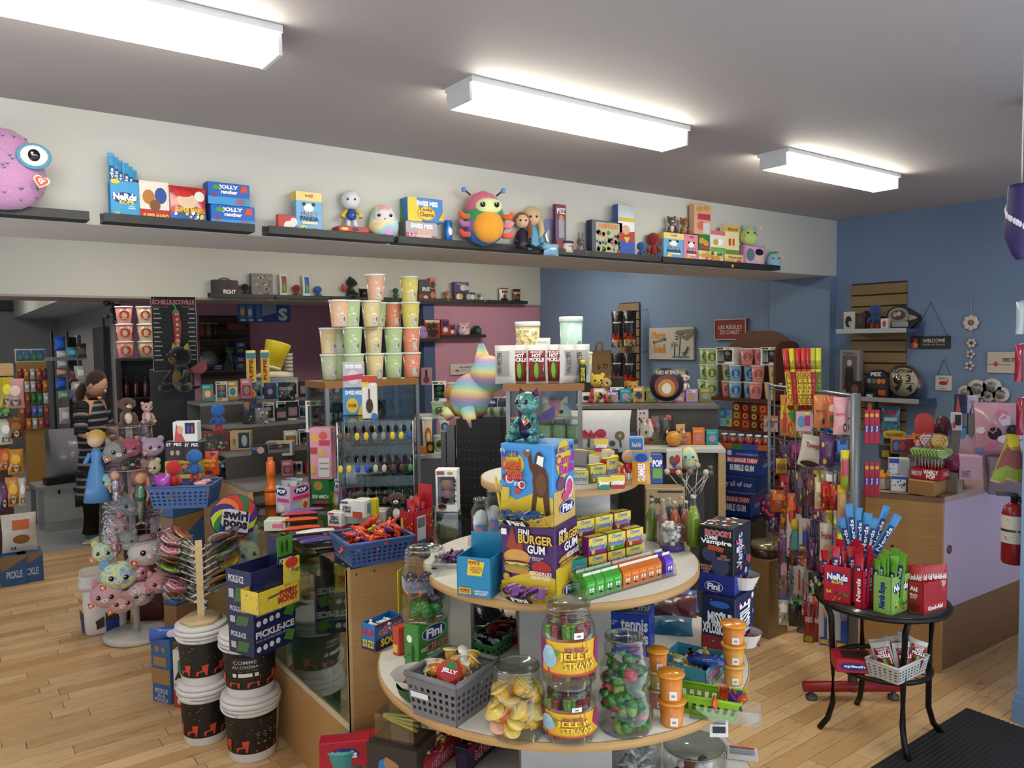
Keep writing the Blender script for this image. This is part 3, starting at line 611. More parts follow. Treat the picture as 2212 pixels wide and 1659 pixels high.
bg1=Qi(QW,'purple burger gum dispenser box under the camel gum box',Qq,bP,bw,bd,bh,TH,'#4a2560',[(QO,[(0,0),(1,0),(1,.33),(.55,.4),(0,.22)],'#e8c52e'),(Qt,.75,.45,.18,.09,'#b02a20'),(QO,[(.1,.7),(.22,.98),(.3,.72),(.38,.9),(.42,.66),(.25,.6)],'#a03c20')]+BURG(.3,.5,.25,.72)+[(Qu,.34,.87,.54,.95,'FINI',Qr,.03),(Qu,.33,.755,.97,.885,'BURGER','#3a1608',.06),(Qu,.34,.762,.965,.88,'BURGER','#f0c43c',.03),(Qu,.5,.63,.84,.755,'GUM','#2a1030',.06),(Qu,.51,.637,.83,.75,'GUM',Qr,.03),(Qu,.55,.55,.8,.6,'BUBBLE GUM\nCHICLE','#e6d8e8',.01),(Qu,.55,.36,.95,.41,'KETCHUP-LIKE',Qr,.02),(Qu,.58,.3,.93,.35,'LIQUID FILLED',Qr,.02),(Qs,.03,.86,.13,.94,XH),(QY,.12,.3,.06,'#c9a52a')],[(Qs,0,0,1,.45,'#e8c52e')]+BURG(.45,.5,.34,.24)+[(Qu,.1,.88,.4,.94,'FINI',Qr,.03),(Qu,.08,.76,.95,.88,'BURGER','#f0c43c',.03),(Qu,.3,.63,.9,.75,'GUM',Qr,.03),(Qu,.4,.53,.95,.6,'KETCHUP-LIKE',Qr,.02)]+FINI(.2,.02,.92,.2))
def scoop_tray(par,w,h,z,dn,col,ell,dark):
 b=B();m=M(col,.45);v=[]
 n=10
 for i in range(n+1):
  a=i/n;x=(a-.5)*w*1.02;dp=-dn*sin(pi*a)**.6
  v+=[(x*.86,-.001+dp*.25,z),(x*1.05,dp,z+h*.17*(1-.25*sin(pi*a)))]
 b. add(v,[(2*i,2*i+2,2*i+3,2*i+1)for i in range(n)],m);b. add([(p[0],p[1]+.0016,p[2])for p in v],[(2*i+1,2*i+3,2*i+2,2*i)for i in range(n)],M('#b09028',.6))
 b. layer=0;b. pr((Qb((-w*.3,-dn*.62,z+h*.02)),Qb((w*.6,0,0)),Qb((0,-dn*.36,h*.12)),Qb((0,-1,.6)). normalized()),[(Qt,.5,.5,.42,.5,'#15151c'),(Qu,.25,.15,.75,.85,'Fini',Qr,.04)])
 b. Qa('pull_out_tray',par)
scoop_tray(bg1,bw,bh,0,.07,'#d9b428',1,1)
cz=1.0+bh
bg2=cart2(QW,'blue and yellow camel gum dispenser box carrying the dragon plush',Qq,(1083.5,1196,1242,1139,963),cz,TH,'#4a9ade',[(QO,[(0,0),(1,0),(1,.35),(.7,.42),(.3,.3),(0,.42)],'#e2c22c'),(QY,.26,.75,.2,'#e8c93a'),(QO,[(.64,.5),(.57,.1),(.65,.1),(.72,.42)],Xc),(QO,[(.8,.42),(.86,.08),(.95,.08),(.92,.5)],Xc),(QO,[(.68,.58),(.57,.7),(.53,.88),(.59,.9),(.63,.76),(.72,.7)],Xc),(Qt,.77,.55,.15,.2,Xc),(Qt,.75,.78,.09,.14,Xc),(Qt,.79,.52,.1,.14,'#6e4522'),(Qt,.52,.89,.07,.045,'#8a5a34'),(QY,.53,.93,.018,Qr),(QY,.56,.93,.018,Qr),(QY,.53,.93,.007,'#111'),(QY,.56,.93,.007,'#111'),(QY,.12,.58,.07,'#7a3a28'),(QY,.2,.57,.085,'#f2ece8'),(QY,.205,.57,.06,'#c03a3c'),(QY,.4,.5,.085,'#5a2c22'),(QY,.43,.5,.07,'#efe8e4'),(QY,.44,.5,.05,'#b8323a'),(QY,.35,.42,.06,'#c8403c'),(QO,[(.03,.28),(.18,.3),(.2,.46),(.06,.46)],'#d9b93a'),(Qu,.03,.895,.12,.95,"Oh la",Qr,.02),(Qu,.06,.84,.38,.92,Wb,'#3a2a7a',.03),(Qu,.04,.68,.42,.83,'Camel','#7a1a10',.05),(Qu,.05,.69,.41,.825,'Camel','#e8503a',.02),(Qu,.16,.56,.47,.7,'Balls','#7a1a10',.05),(Qu,.17,.57,.46,.69,'Balls','#e8503a',.02),(Qu,.3,.49,.42,.54,'EXTRA',Qr,.02),(QO,[(.73,.78),(.85,.74),(.87,.86),(.76,.88)],'#f6f6f6')],[(Qs,0,0,1,.42,'#d8b468'),(QY,.45,.8,.34,'#e8c93a'),(Qu,.1,.88,.9,.95,Wb,'#5a3a9a',.03),(Qu,.1,.73,.95,.86,'Camel','#b83aa0',.03),(Qu,.25,.6,.95,.73,'Balls','#b83aa0',.03),(Qt,.3,.5,.18,.09,'#7a4a6a'),(QY,.68,.42,.2,'#f2e8ea'),(QY,.68,.42,.15,'#d8508a'),(Qt,.5,.33,.16,.06,'#d8508a')]+FINI(.2,.1,.9,.27))
scoop_tray(bg2,bg2[QA][0]*1.02,bg2[QA][2],0,.085,'#cfa62c',1,1)
gm=B();gm. box(-.018,.018,-.012,.012,-.006,.006,M('#2c4f8c',.25,0,QP),bev=.005);gm. box(-.022,-.017,-.012,.012,-.001,.001,M('#d8c04a',.3));gp=tag(gm. Qa(Xs),'wrapped gum in the camel gum tray','gum','gum pieces in the camel gum tray')
gm=B();gm. box(-.018,.018,-.012,.012,-.006,.006,M('#7a4a9a',.25,0,QP),bev=.005);gm. box(.017,.022,-.012,.012,-.001,.001,M('#e0b0c8',.3));gp2=tag(gm. Qa(Xs),'wrapped gum in the burger gum tray','gum','gum pieces in the burger gum tray')
for g_,bo,zz in((gp,bg2,cz),(gp2,bg1,1.0)):
 w_=bw;pts=[]
 for i in range(16):
  lx=random. uniform(-.38,.38)*w_;ly=-random. uniform(.006,.05)*cos(lx/w_*2.6);p=bo. matrix_basis@Qb((lx,ly,.022+random. uniform(0,.012)));pts. append((p,(random. uniform(-.6,.6),random. uniform(-.6,.6),random. uniform(0,3))))
 heap(g_,pts)
dt=cz+bg2[QA][2];dP=Z(1168,956,dt);dh=hz(1168,846,dP)-dt
dr=Qo('glittery teal dragon plush with purple wings on the camel gum box',Qb((dP. x,dP. y+.05,dt)),dh,-1.25,'#5a9a94','#3a1850',QN,'#5a1a5a','#8aa8a8',WI,wings='#3a1060',ty=True,limb='#5fa5a0')
# sweet-stick box with open lid, printing kept to words
pb_=Qm('candy_stick_box','open teal candy stick box with yellow labels beside the burger gum',Qq,(988,1062,1092,1295,1208),1.0,-1.0,'#1c86b4',[(QO,[(.3,.55),(.72,.55),(.82,.9),(.34,.96)],'#e8cc3a'),(Qu,.36,.82,.68,.92,'POPEYE','#b02018',.04),(Qu,.4,.62,.74,.78,'CANDY STICKS\nBATONNETS DE\nBONBONS','#b02018',.01),(Qs,.06,.08,.42,.24,'#d8b828'),(Qu,.1,.11,.38,.21,'POPEYE','#8a1a14',.03),(Qu,.5,.08,.92,.2,'CANDY STICKS\nBATONNETS',Qr,.01)],[(Qs,.1,.1,.8,.8,'#16709a')],inner='#d8a890',back=.045,Ql=.15)
# stepped acrylic display with little boxes and cartons
ax=Qb((1.66,1.66,1.0));ac=E_('acrylic_riser','clear stepped acrylic riser holding lemon candy boxes',Wq,Qb((0,0,0)),0)
AP,AW,AH=fit(1268,1480,1297,1220,1.003,-.32);AP=Qb((AP. x,AP. y,1.0));ath=-.32+.0
A2=Z(1462,1240,1.003);ath=atan2(A2. y-AP. y,A2. x-AP. x);AW=(A2-AP). length
au=Qb((cos(ath),sin(ath),0));av=Qb((-sin(ath),cos(ath),0))
STEP=[(0,.003),(.075,.035),(.13,.075),(.185,.115),(.235,.15)]
ac. location=AP;ac. rotation_euler=(0,0,ath);cm=CLEAR()
for i,(dy,dz_)in enumerate(STEP):
 B(). box(0,AW,dy,(STEP[i+1][0]if i<4 else dy+.06),dz_-.003,dz_,cm). Qa('step',ac)
 B(). box(0,AW,dy-.002,dy,0 if i==0 else STEP[i-1][1],dz_+(.012 if i==0 else 0),cm). Qa('riser_lip',ac)
for s in(0,AW):B(). prism([(0,0),(.3,0),(.3,.19),(0,.03)],.003,cm,Tm(s,0,0,rz=pi/2)). Qa('side_wall',ac)
def apt(x,dy,z):return AP+au*x+av*dy+Qb((0,0,z))
def milk(Qe,P,w,h,th,col,face,Qd):
 t=E_('juice_carton',Qe,'candy carton',P,th,Qd)
 b=B();hb=h*.68;d=w
 b. box(-w/2,w/2,-d/2,d/2,0,hb,M(col,.4));b. add([(-w/2,-d/2,hb),(w/2,-d/2,hb),(w/2,d/2,hb),(-w/2,d/2,hb),(-w/2,0,h*.9),(w/2,0,h*.9)],[(0,1,5,4),(2,3,4,5),(1,2,5),(3,0,4)],M(hexs(col,.95),.4));b. Qa('carton_body',t)
 B(). box(-w/2,w/2,-.001,.001,h*.88,h,M('#eceae6',.5)). Qa('top_fin',t)
 p=B();p. pr((Qb((-w/2,-d/2,0)),Qb((w,0,0)),Qb((0,0,hb)),Qb((0,-1,0))),[(Qs,.1,.74,.9,.9,hexs(col,1.25)),(Qt,.36,.5,.13,.14,Qr),(Qt,.66,.5,.13,.14,Qr),(QY,.38,.47,.05,'#111'),(QY,.64,.47,.05,'#111'),(Qt,.5,.28,.16,.05,'#111')]if face else[(Qs,.2,.3,.8,.75,'#e8ece8')]);p. Qa(Q3,t)
 return t
cw=.031;ch=.066
gcols=[('#4caf3a','green smiling candy carton in the front row of the riser','green candy cartons'),('#e87a22','orange smiling candy carton in the front row of the riser','orange candy cartons'),('#6a4ac8','purple candy carton at the end of the riser','purple candy cartons')]
xs=[(.03,0),(.064,0),(.098,0),(.13,0),(.168,1),(.2,1),(.232,1),(.264,1),(.295,1),(.345,2)]
for row in(0,1):
 for i,(x_,ci)in enumerate(xs):
  x2=x_+row*.006-.012
  if x2>AW-.01:continue
  c_,lb,gr=gcols[ci]
  milk(lb if row==0 else lb. replace('front',Qw),apt(x2,.018+row*.034,.004),cw,ch,ath,c_,row==0,gr)
def lemon(Qe,P,w,d,h,th,col,band,text,Qd='small lemon candy boxes',tcol=WO):
 return Qi(Qx,Qe,Qq,P,w,d,h,th,col,[(QO,[(0,.55),(1,.42),(1,1),(0,1)],band),(Qu,.2,.66,.8,.95,'Chewy','#3a8ac8',.03),(Qu,.06,.28,.94,.66,text,Qr,.07),(Qu,.08,.3,.92,.64,text,tcol,.02),(QY,.2,.2,.1,'#e8cc3a')],(),(),[(Qs,.05,.1,.95,.9,band)],Qd)
LC=[('#b8262a','#ecd34a',QI,'red and yellow'),('#8c2a7c','#ecd34a',QI,'magenta and yellow'),('#4a9a34','#ecd34a',QI,'green and yellow'),('#e6cc30','#f0dc58',QI,'plain yellow'),('#c0301c','#d8482a','Red Hots','hot red'),('#2a8a6c','#3aa080','Jaw Busters','teal')]
rows=[(1,[4.9,0,0.1,2,4]),(2,[5,0,1,3,1]),(3,[5,3,0,.2,1]),(4,[5,0,0.3,1])]
nm=['lowest',Qw,QB,WG]
for ri,(si,cs)in enumerate(rows):
 dy,zz=STEP[si];nst=1 if si in(3,)else 1
 for ci,c_ in enumerate(cs):
  k=int(round(c_))if c_!=4.9 else 5;col,band,tx,de=LC[k];bw_=.07;x_=.012+ci*.076+ri*.004
  if x_+bw_>AW+.02:continue
  lemon('%s candy box, %s of the %s riser row'%(de,[QK,Qw,QB,QD,QL][ci],nm[ri]),apt(x_,dy+.012,zz+.0005),bw_,.03,.05,ath,col,band,tx)
  if si in(1,2,4)and ci:lemon('%s candy box stacked on the %s of the %s riser row'%(LC[(k+ci)%5][3],[QK,Qw,QB,QD,QL][ci],nm[ri]),apt(x_+.003,dy+.014,zz+.0515),bw_,.03,.05,ath,*LC[(k+ci)%5][:3])
# soda bottles behind the riser
def bottle(Qe,P,h,col,Qd,cap='#c8c0a8',r=None,lab=None):
 r=r or h*.135;t=E_('glass_bottle',Qe,W5,P,Qk(P),Qd)
 B(). Qc([(r*.9,0),(r,h*.02),(r,h*.5),(r*.9,h*.6),(r*.42,h*.78)],M(col,.12,0,'gel'),14). Qa('drink',t)
 B(). shell([(r*1.03,.001),(r*1.03,h*.5),(r*.93,h*.61),(r*.45,h*.79),(r*.36,h*.95)],CLEAR(),14). Qa('glass',t)
 B(). Qc([(r*.42,h*.94),(r*.44,h*.95),(r*.42,h)],M(cap,.3,.6),12). Qa('cap',t)
 return t
for lb,x,y,yt,c in(('lime green soda bottle at the back of the stand',1408,1165,1077,'#7a9a2a'),('pink soda bottle first of the row behind the lemon boxes',1432,1172,1078,'#c08a8a'),('orange soda bottle standing among the pink ones',1458,1172,1083,'#d8621c'),('pink soda bottle with white cap beside the orange soda',1482,1168,1082,'#cc7a78'),('dark cola bottle tucked behind the orange soda',1472,1152,1072,XI),('tall green soda bottle at the right end',1498,1178,1070,'#9aba2a'),('blue soda bottle half hidden behind the pink ones',1446,1155,1075,'#2a3a5a')):
 P=Z(x,y,1.001);bottle(lb,P,hz(x,yt,P)-1.0,c,'soda bottles on the stand')
P=Z(1452,1186,1.001);jj=jar('clear jar of white marshmallow balls by the soda bottles',P,.04,.075,shape=[(.036,0),(.04,.004),(.04,.075)])
B(). Qc([(.0395,0),(.0405,.001),(.0405,.018)],M('#4a3a7a',.5),20). Qa('purple_band',jj)
wb=tag(B(). Qf((0,0,0),.009,M('#ecebe6',.6),8). Qa('white_gumball'),'white candy ball heaped in the small clear jar',QC,'white balls in the small jar')
heap(wb,[(P+Qb((random. uniform(-.025,.025),random. uniform(-.025,.025),.022+.0022*i)),(0,0,0))for i in range(30)])
P=Z(1262,1098,1.12);
cP=apt(.0,.31,0);
t=E_('pencil_cup','black cup of neon candy tubes behind the lemon boxes',Yg,apt(.03,.335,.09),ath)
b=B();b. box(-.035,.045,-.03,.03,0,.07,M('#16161e',.5));b. layer=0;b. pr((Qb((-.035,-.03,0)),Qb((.08,0,0)),Qb((0,0,.07)),Qb((0,-1,0))),[(Qu,.1,.5,.45,.75,'FUZZ',QV,.02),(Qu,.55,.5,.95,.8,'NEON','#3a6ad8',.02),(WD,10,['#e83a8a','#3ac83a','#e8d83a'],.05,3,(.1,.05,.9,.4))]);b. Qa('box_body',t)
for i,(dx,c,hh)in enumerate(((-.03,XJ,.2),(-.022,'#9ac83a',.19),(-.012,'#e87a2a',.195),(-.003,'#d83a3a',.2),(.012,'#3ab0d8',.14),(.022,'#d83ab0',.15),(.035,'#e8862a',.2),(.046,'#c8a8d8',.17),(.06,'#d8508a',.16),(.07,'#3a4ac0',.2))):
 P=apt(.03+dx,.345+random. uniform(-.01,.02),.092);o=B(). Qg([(0,0,0),(random. uniform(-.02,.02)+dx*.5,.01,hh)],.0055,M(c,.35),7). Qg([(0,0,-.001),(0,0,0)],.006,M(c,.35),7). Qa('candy_tube');o. location=P;tag(o,[Wm,'lime','orange striped',Yi,'sky blue','pink',Xz,'lilac','rose','indigo'][i]+' candy tube in the neon cup','candy tube','candy tubes in the neon cup')
# things on the wide shelf of the stand
ZM=.7005
def Qn(proto,c,ax,n,z0,z1,rot=True,yaw=0.,seed=1):
 """n copies piled in an elliptic volume about c"""
 rn=random. Random(seed);pts=[]
 for i in range(n):
  a=rn. uniform(0,2*pi);q=math. sqrt(rn. random());x=ax[0]*q*cos(a);y=ax[1]*q*sin(a);zz=z0+(z1-z0)*(i/n)*(1-.35*q)
  p=Qb((c. x+x*cos(yaw)-y*sin(yaw),c. y+x*sin(yaw)+y*cos(yaw),c. z+zz));pts. append((p,(rn. uniform(-.9,.9),rn. uniform(-.9,.9),rn. uniform(0,6.28))if rot else(0,0,rn. uniform(0,6))))
 heap(proto,pts)
t=Qm('sour_gummy_box','blue and red open box of sour gummies on the shelf rim',Qq,(782,812,873,1409,1352),ZM,-1.25,'#1f6fb8',[(Qs,0,.0,1,.3,'#142a50'),(Qu,.08,.55,.9,.85,Wc,'#c8283c',.03),(Qu,.1,.1,.9,.4,'SOUR GECKO',Xd,.03)],[(Qs,0,0,1,.42,'#101828'),(Qs,0,.88,1,1,'#8a1a24'),(Qu,.12,.55,.9,.85,Wc,Qr,.06),(Qu,.13,.56,.89,.84,Wc,'#c8283c',.03),(Qu,.15,.12,.85,.42,'SOUR',Xd,.05)],Ql=.16)
sp=tag(Qp('#d8dce0',.045). Qa('wrapped_gummy'),'white wrapped gummy in the sour gummy box',QC,'gummies in the sour box');w_,d_,h_=t[QA]
Qn(sp,t. matrix_basis@Qb((0,d_/2,h_-.03)),(w_*.4,d_*.4),10,.0,.03,yaw=t. rotation_euler. z)
cart2(Qx,'small red candy box squeezed behind the melon gum box',Qq,(848,862,884,1418,1358),ZM,-1.3,'#c8402c',[(Qs,.15,.1,.85,.4,'#e8c03a')])
mg=cart2('gum_box','green melon bubble gum box under the dark gum jar',Qq,(874,906,986,1462,1353),ZM,-1.3,'#3f8a30',[(QY,.4,.7,.18,Qr),(Qt,.6,.4,.1,.2,'#1a4a14'),(WD,14,['#2a6a1e','#62ac4a'],.05,4)],FINI(.1,.62,.92,.93)+[(Qs,.06,.46,.3,.53,QV),(Qu,.09,.475,.27,.515,'WATER',WZ,.01),(Qu,.26,.44,.97,.58,'MELON',XK,.07),(Qu,.27,.445,.96,.575,'MELON',XL,.03),(Qu,.25,.36,.65,.41,Wb,Qr,.02),(Qu,.66,.34,.95,.42,'FIZZY',Xd,.02),(QY,.2,.2,.12,'#c9a52a'),(Qu,.1,.17,.3,.23,'FREE','#4a3a10',.02)],Ql=.13)
mz=ZM+mg[QA][2];mp_=mg. matrix_basis@Qb((0,mg[QA][1]*.5,0));jP=Qb((mp_. x,mp_. y,mz+.001));jr=98*mpp(jP)/2/1.05;jh=hz(915,1185,jP)-mz
gj=jar('square clear jar of dark gumballs standing on the melon gum box',jP,jr,jh,sq=.35,neck=.82)
gj. rotation_euler=(0,0,-.9)
B(). box(-.002,0,-jr*.8,jr*.3,jh*.12,jh*.72,M('#d8bc2a',.4)). pr((Qb((-.003,jr*.3,jh*.12)),Qb((0,-jr*1.1,0)),Qb((0,0,jh*.6)),Qb((-1,0,0))),[(Qs,.1,.74,.9,.92,'#1a1a14'),(QY,.5,.4,.3,'#e8e0c8')]). Qa('yellow_label',gj,None,mx=Tm(-jr*1.005,0,0))
for c_,nm_,n_,z0,z1 in(('#14802e',Wk,18,.02,.075),('#341a38','dark purple',22,.06,.16),('#c8622a',Xz,4,.08,.1)):
 g_=tag(B(). Qf((0,0,0),.02,M(c_,.12,0,'gel'),10). Qa('gumball'),nm_+' gumball inside the square clear jar',QC,nm_+' gumballs in the square jar');Qn(g_,jP,(jr*.76,jr*.76),n_,z0,z1,seed=n_)
g_=tag(B(). Qf((0,0,0),.02,M('#1c1018',.1,0,QP,3),12). Qa('gumball'),'black berry candy showing in the mouth of the square jar',QC);g_. location=jP+Qb((0,0,jh*.93))
bP=(Z(987,1574,ZM));th=-1.22
u_=Qb((cos(th),sin(th),0));v_=Qb((-sin(th),cos(th),0))
bw_,bd_=.17,.2;bh_=.115
gb=basket(Ww,'grey pierced plastic basket heaped with jelly cups',bP-u_*(bw_*.45)+v_*(bd_*.44),bw_,bd_,bh_,th,'#77767a',.84,(8,4))
B(). pr((Qb((-.07,-bd_/2*.92-.003,.055)),Qb((.06,0,0)),Qb((0,-.002,.016)),Qb((0,-1,0))),[(Qs,0,0,1,1,'#e4e4e0')]). Qa('price_strip',gb)
def jellycup(col,lidc,name=W7):
 b=B();b. Qc([(.011,0),(.014,.006),(.0175,.026)],M(col,.12,0,'gel'),12);b. Qc([(.0215,.026),(.0215,.0275)],M(lidc,.2),14);return b
for c_,l_,n_,nm_ in(('#d8a21c','#e8dcae',9,Wm),('#e88a30','#f0c890',7,WJ),('#e8e4d8','#f2f2ee',6,'milky white')):
 p_=tag(jellycup(c_,l_). Qa(W7),nm_+' jelly cup heaped in the grey basket','jelly cup',nm_+' jelly cups in the grey basket');Qn(p_,gb. location,(bw_*.36,bd_*.36),n_,.085,.135,yaw=th,seed=n_+3)
o=B(). Qc([(.03,0),(.034,.004),(.034,.007)],M('#c43434',.3),20). pr((Qb((-.03,-.03,.0075)),Qb((.06,0,0)),Qb((0,.06,0)),Qb((0,0,1))),[(QY,.5,.5,.42,'#b02a34'),(Qt,.5,.8,.28,.16,'#2a7a34'),(Qu,.15,.4,.85,.62,'JELLY',Qr,.04)]). Qa(W7);o. location=gb. location+u_*.035-v_*.06+Qb((0,0,.128));o. rotation_euler=(.9,.2,th+.3);tag(o,'round red jelly cup lid on top of the grey basket','jelly cup')
P=Z(1121,1600,ZM);P=P+Qb((.02,.03,0));r_=117*mpp(P)/2;h_=hz(1121,1437,P)-ZM
jar('wide clear jar full of yellow jelly cups',P,r_,h_,neck=.82)
for c_,l_,n_,nm_ in(('#e0a818','#eccf6a',26,Wm),('#d8582a','#eab090',4,'orange red')):
 p_=tag(jellycup(c_,l_). Qa(W7),nm_+' jelly cup inside the wide clear jar','jelly cup',nm_+' jelly cups in the wide jar');p_. scale=(1.15,)*3;Qn(p_,P,(r_*.8,r_*.8),int(n_*1.4),.02,h_*.8,seed=n_+8)
def strawjar(Qe,P,r,h,nm_,full):
 j=jar(Qe,P,r,h,neck=.8)
 Qj(r*1.006,r*1.006,h,-1.35,1.3,h*.2,h*.62,[(QO,[(0,0),(.2,0),(.12,1),(0,1)],'#8a2a6a'),(QO,[(.2,0),(.78,0),(.72,1),(.14,1)],'#e07a22'),(QO,[(.72,0),(1,0),(1,1),(.66,1)],'#e6cc2a'),(QO,[(.86,.5),(1,.1),(1,1),(.9,1)],'#b0287a'),(Qs,.0,.0,1,.05,'#c02a4a'),(Qt,.2,.5,.12,.3,'#9ec0d8'),(Qt,.2,.72,.08,.16,'#b0d0e4'),(Qu,.42,.72,.7,.86,'SQUEEZY','#8a1a5a',.03),(Qu,.34,.42,.78,.72,'JELLY','#8a3a10',.08),(Qu,.345,.43,.775,.715,'JELLY','#f2d436',.04),(Qu,.4,.18,.84,.44,'STRAWS','#8a3a10',.08),(Qu,.405,.185,.835,.435,'STRAWS','#f2d436',.04),(Qt,.32,.68,.03,.09,'#5a9a2a')],'#e6b42a'). Qa('wrap_label',j)
 Qj(r*1.01,r*1.01,h,.1,.45,h*.66,h*.74,[(Qs,.3,.3,.7,.6,'#777')],XH). Qa('price_tag',j)
 for c_,n_,q in(('#c84a3a',20,Yi),('#6a9a3a',16,Wk),('#d8a830',20,Wm),('#5a2a5a',10,'purple')):
  p_=B(). Qg([(0,0,-h*.33),(0,0,h*.33)],.008,M(c_,.25),6). Qc([(.004,h*.33),(.009,h*.36)],M(hexs(c_,1.2),.3),6). Qa('jelly_straw');tag(p_,q+' jelly straw '+nm_,'jelly straw',q+' jelly straws '+nm_)
  rn=random. Random(n_+len(nm_));pts=[]
  for i in range(n_):
   a=rn. uniform(0,6.28);rr=r*rn. uniform(.35,.82);pts. append((P+Qb((rr*cos(a),rr*sin(a),h*.42)),(rn. uniform(-.12,.12),rn. uniform(-.12,.12),0)))
  heap(p_,pts)
 return j
P=Z(1240,1606,ZM)+Qb((.02,.04,0));r_=117*mpp(P)/2;hl=.142
P1=Qb((P. x,P. y,ZM));hl=hz(1240,1462,P1)-ZM-.012
strawjar('lower jar of jelly straws at the shelf front',P1,r_,hl,'in the lower straw jar',1). rotation_euler=(0,0,Qk(P1))
P2=Qb((P. x,P. y,ZM+hl+.004));strawjar('upper open jar of jelly straws stacked on another',P2,r_,hz(1235,1303,P2)-P2. z,'in the upper straw jar',1). rotation_euler=(0,0,Qk(P1)+.1)
P=Z(1360,1588,ZM)+Qb((.02,.035,0));r_=120*mpp(P)/2;h_=hz(1358,1375,P)-ZM
jar('hourglass shaped clear jar of strawberry candies',P,r_,h_,shape=[(r_*.8,0),(r_*.98,h_*.05),(r_,h_*.2),(r_*.97,h_*.32),(r_*.84,h_*.42),(r_*.84,h_*.5),(r_*.93,h_*.6),(r_*.9,h_*.7),(r_*.74,h_*.8),(r_*.76,h_*.84),(r_*.72,h_*.86),(r_*.75,h_*.9),(r_*.7,h_*.94),(r_*.7,h_)])
for c_,n_,nm_ in(('#2c6a26',26,'green leafed'),('#b0283a',22,Yi),('#7aa04a',10,'pale green')):
 b=B(). Qf((0,0,0),(.016,.016,.02),M(c_,.25,0,QP,2),9);b. Qg([(0,0,.018),(.004,0,.03)],[.004,.014],M('#2f7a2a',.4,0,QP,2),6);p_=tag(b. Qa('strawberry_candy'),nm_+' strawberry candy in the hourglass jar',QC,nm_+' candies in the hourglass jar');Qn(p_,P,(r_*.76,r_*.76),n_,.015,h_*.85,seed=n_)
def pot(Qe,P,w,col,lid,h,Qd='jelly pots with peel-off lids'):
 t=E_('jelly_pot',Qe,'jelly pot',P,Qk(P));t['group']=Qd
 B(). Qc([(w*.36,0),(w*.38,.003),(w*.42,h*.9)],M(col,.3),20). Qa(Yg,t);B(). Qc([(w*.5,h*.9),(w*.51,h*.93),(w*.48,h)],M(lid,.25,0,QP),20). Qa('foil_lid',t)
 B(). pr((Qb((-w*.05,-w*.405,h*.12)),Qb((w*.26,.02*w,0)),Qb((0,0,h*.32)),Qb((0,-1,0))),[(Qs,0,0,1,1,'#eeeae8'),(Qs,.25,.3,.75,.6,'#999')]). Qa('price_tag',t);return t
def potat(Qe,x,yb,w,h,col=XM,lid=XN,z=ZM):P=Z(x,yb,z)+Qb((.012,.015,0));m_=mpp(P);pot(Qe,P,w*m_,col,lid,h*m_);return P,h*m_
P,q=potat('bottom orange jelly pot of the pair by the lime basket',1454,1571,62,56)
pot('top orange jelly pot of the pair by the lime basket',P+Qb((-.003,0,q+.001)),.072,XM,XN,q*1.05)
P,q=potat('bottom pink jelly pot beside the hourglass jar',1424,1532,44,40,'#d88a84','#e0a8a0');P=P+Qb((0,0,q+.001));pot('yellow green jelly pot in the middle beside the hourglass jar',P,.055,'#c8b860','#e0c070',q);P=P+Qb((0,0,q+.001));pot('top orange jelly pot beside the hourglass jar',P,.06,XM,XN,q*1.1)
P,q=potat('bottom amber jelly pot behind the sour gummy box',1588,1482,50,44,'#dca040','#e8b050');P=P+Qb((0,0,q+.001));pot('middle amber jelly pot behind the sour gummy box',P,.072,'#dc9a3c','#e8a030',q);P=P+Qb((0,0,q+.001));pot('top orange jelly pot by the missile candy box',P,.076,XM,XN,q)
t=Qm('gummy_box','light blue open gummy box with printed bubbles on the shelf right',Qq,(1418,1525,1590,1494,1450),ZM,-1.25,'#4a9ab8',[(WD,18,['#8ac8d8','#2a7a9a','#6ab04a','#e0c84a'],.045,8),(Qu,.08,.3,.55,.75,Wc,XO,.04)],[(WD,14,['#8ac8d8','#3a6ac8','#6ab04a'],.06,9),(Qu,.06,.38,.66,.82,Wc,Qr,.07),(Qu,.07,.39,.65,.81,Wc,XO,.03),(Qu,.3,.08,.75,.28,'GUMMY','#e0c84a',.03)],inner='#6a6058',Ql=.16)
w_,d_,h_=t[QA]
for c_,nm_,n_ in(('#d8c23a',Wm,8),('#8a1a20','dark red',6),('#6ac0c0','aqua',6),('#e4e0d0','white',5)):
 p_=tag(Qp(c_,.055). Qa('wrapped_gummy'),nm_+' wrapped gummy in the light blue box',QC,nm_+' gummies in the light blue box');Qn(p_,t. matrix_basis@Qb((0,d_*.5,h_-.025)),(w_*.36,d_*.36),n_,0,.03,yaw=t. rotation_euler. z,seed=n_+5)
A_=Z(1500,1578,ZM);th=atan2(*(lambda q:(q. y,q. x))(Z(1562,1556,ZM)-A_))
lb=basket(Ww,'narrow lime green slotted basket on the shelf right',Z(1505,1530,ZM)+Qb((.0,.0,0)),.24,.085,.05,-.15-.9,'#8cc020',.85,(11,1),.004)
p_=tag(Qp('#2a6a3a',.05). Qa(QE),'dark green wrapped candy in the lime basket',QC,'candies in the lime basket');Qn(p_,lb. location,(.09,.025),9,.012,.03,yaw=lb. rotation_euler. z)
p_=B(). Qg([(-.05,0,0),(-.03,0,.006),(.03,0,.006),(.05,0,0)],[.012,.018,.018,.012],M('#1a3a8a',.15,0,QP),8). Qa('wrapped_bar');p_. location=Z(1525,1478,ZM)+Qb((0,0,.065));p_. rotation_euler=(0,0,-.9);tag(p_,'shiny blue wrapped bar above the lime basket',QC)
tr=E_('acrylic_tray','clear acrylic tray of orange chocolate bars at the shelf rim','tray',Z(1588,1558,ZM)+Qb((0,.03,0)),-.95)
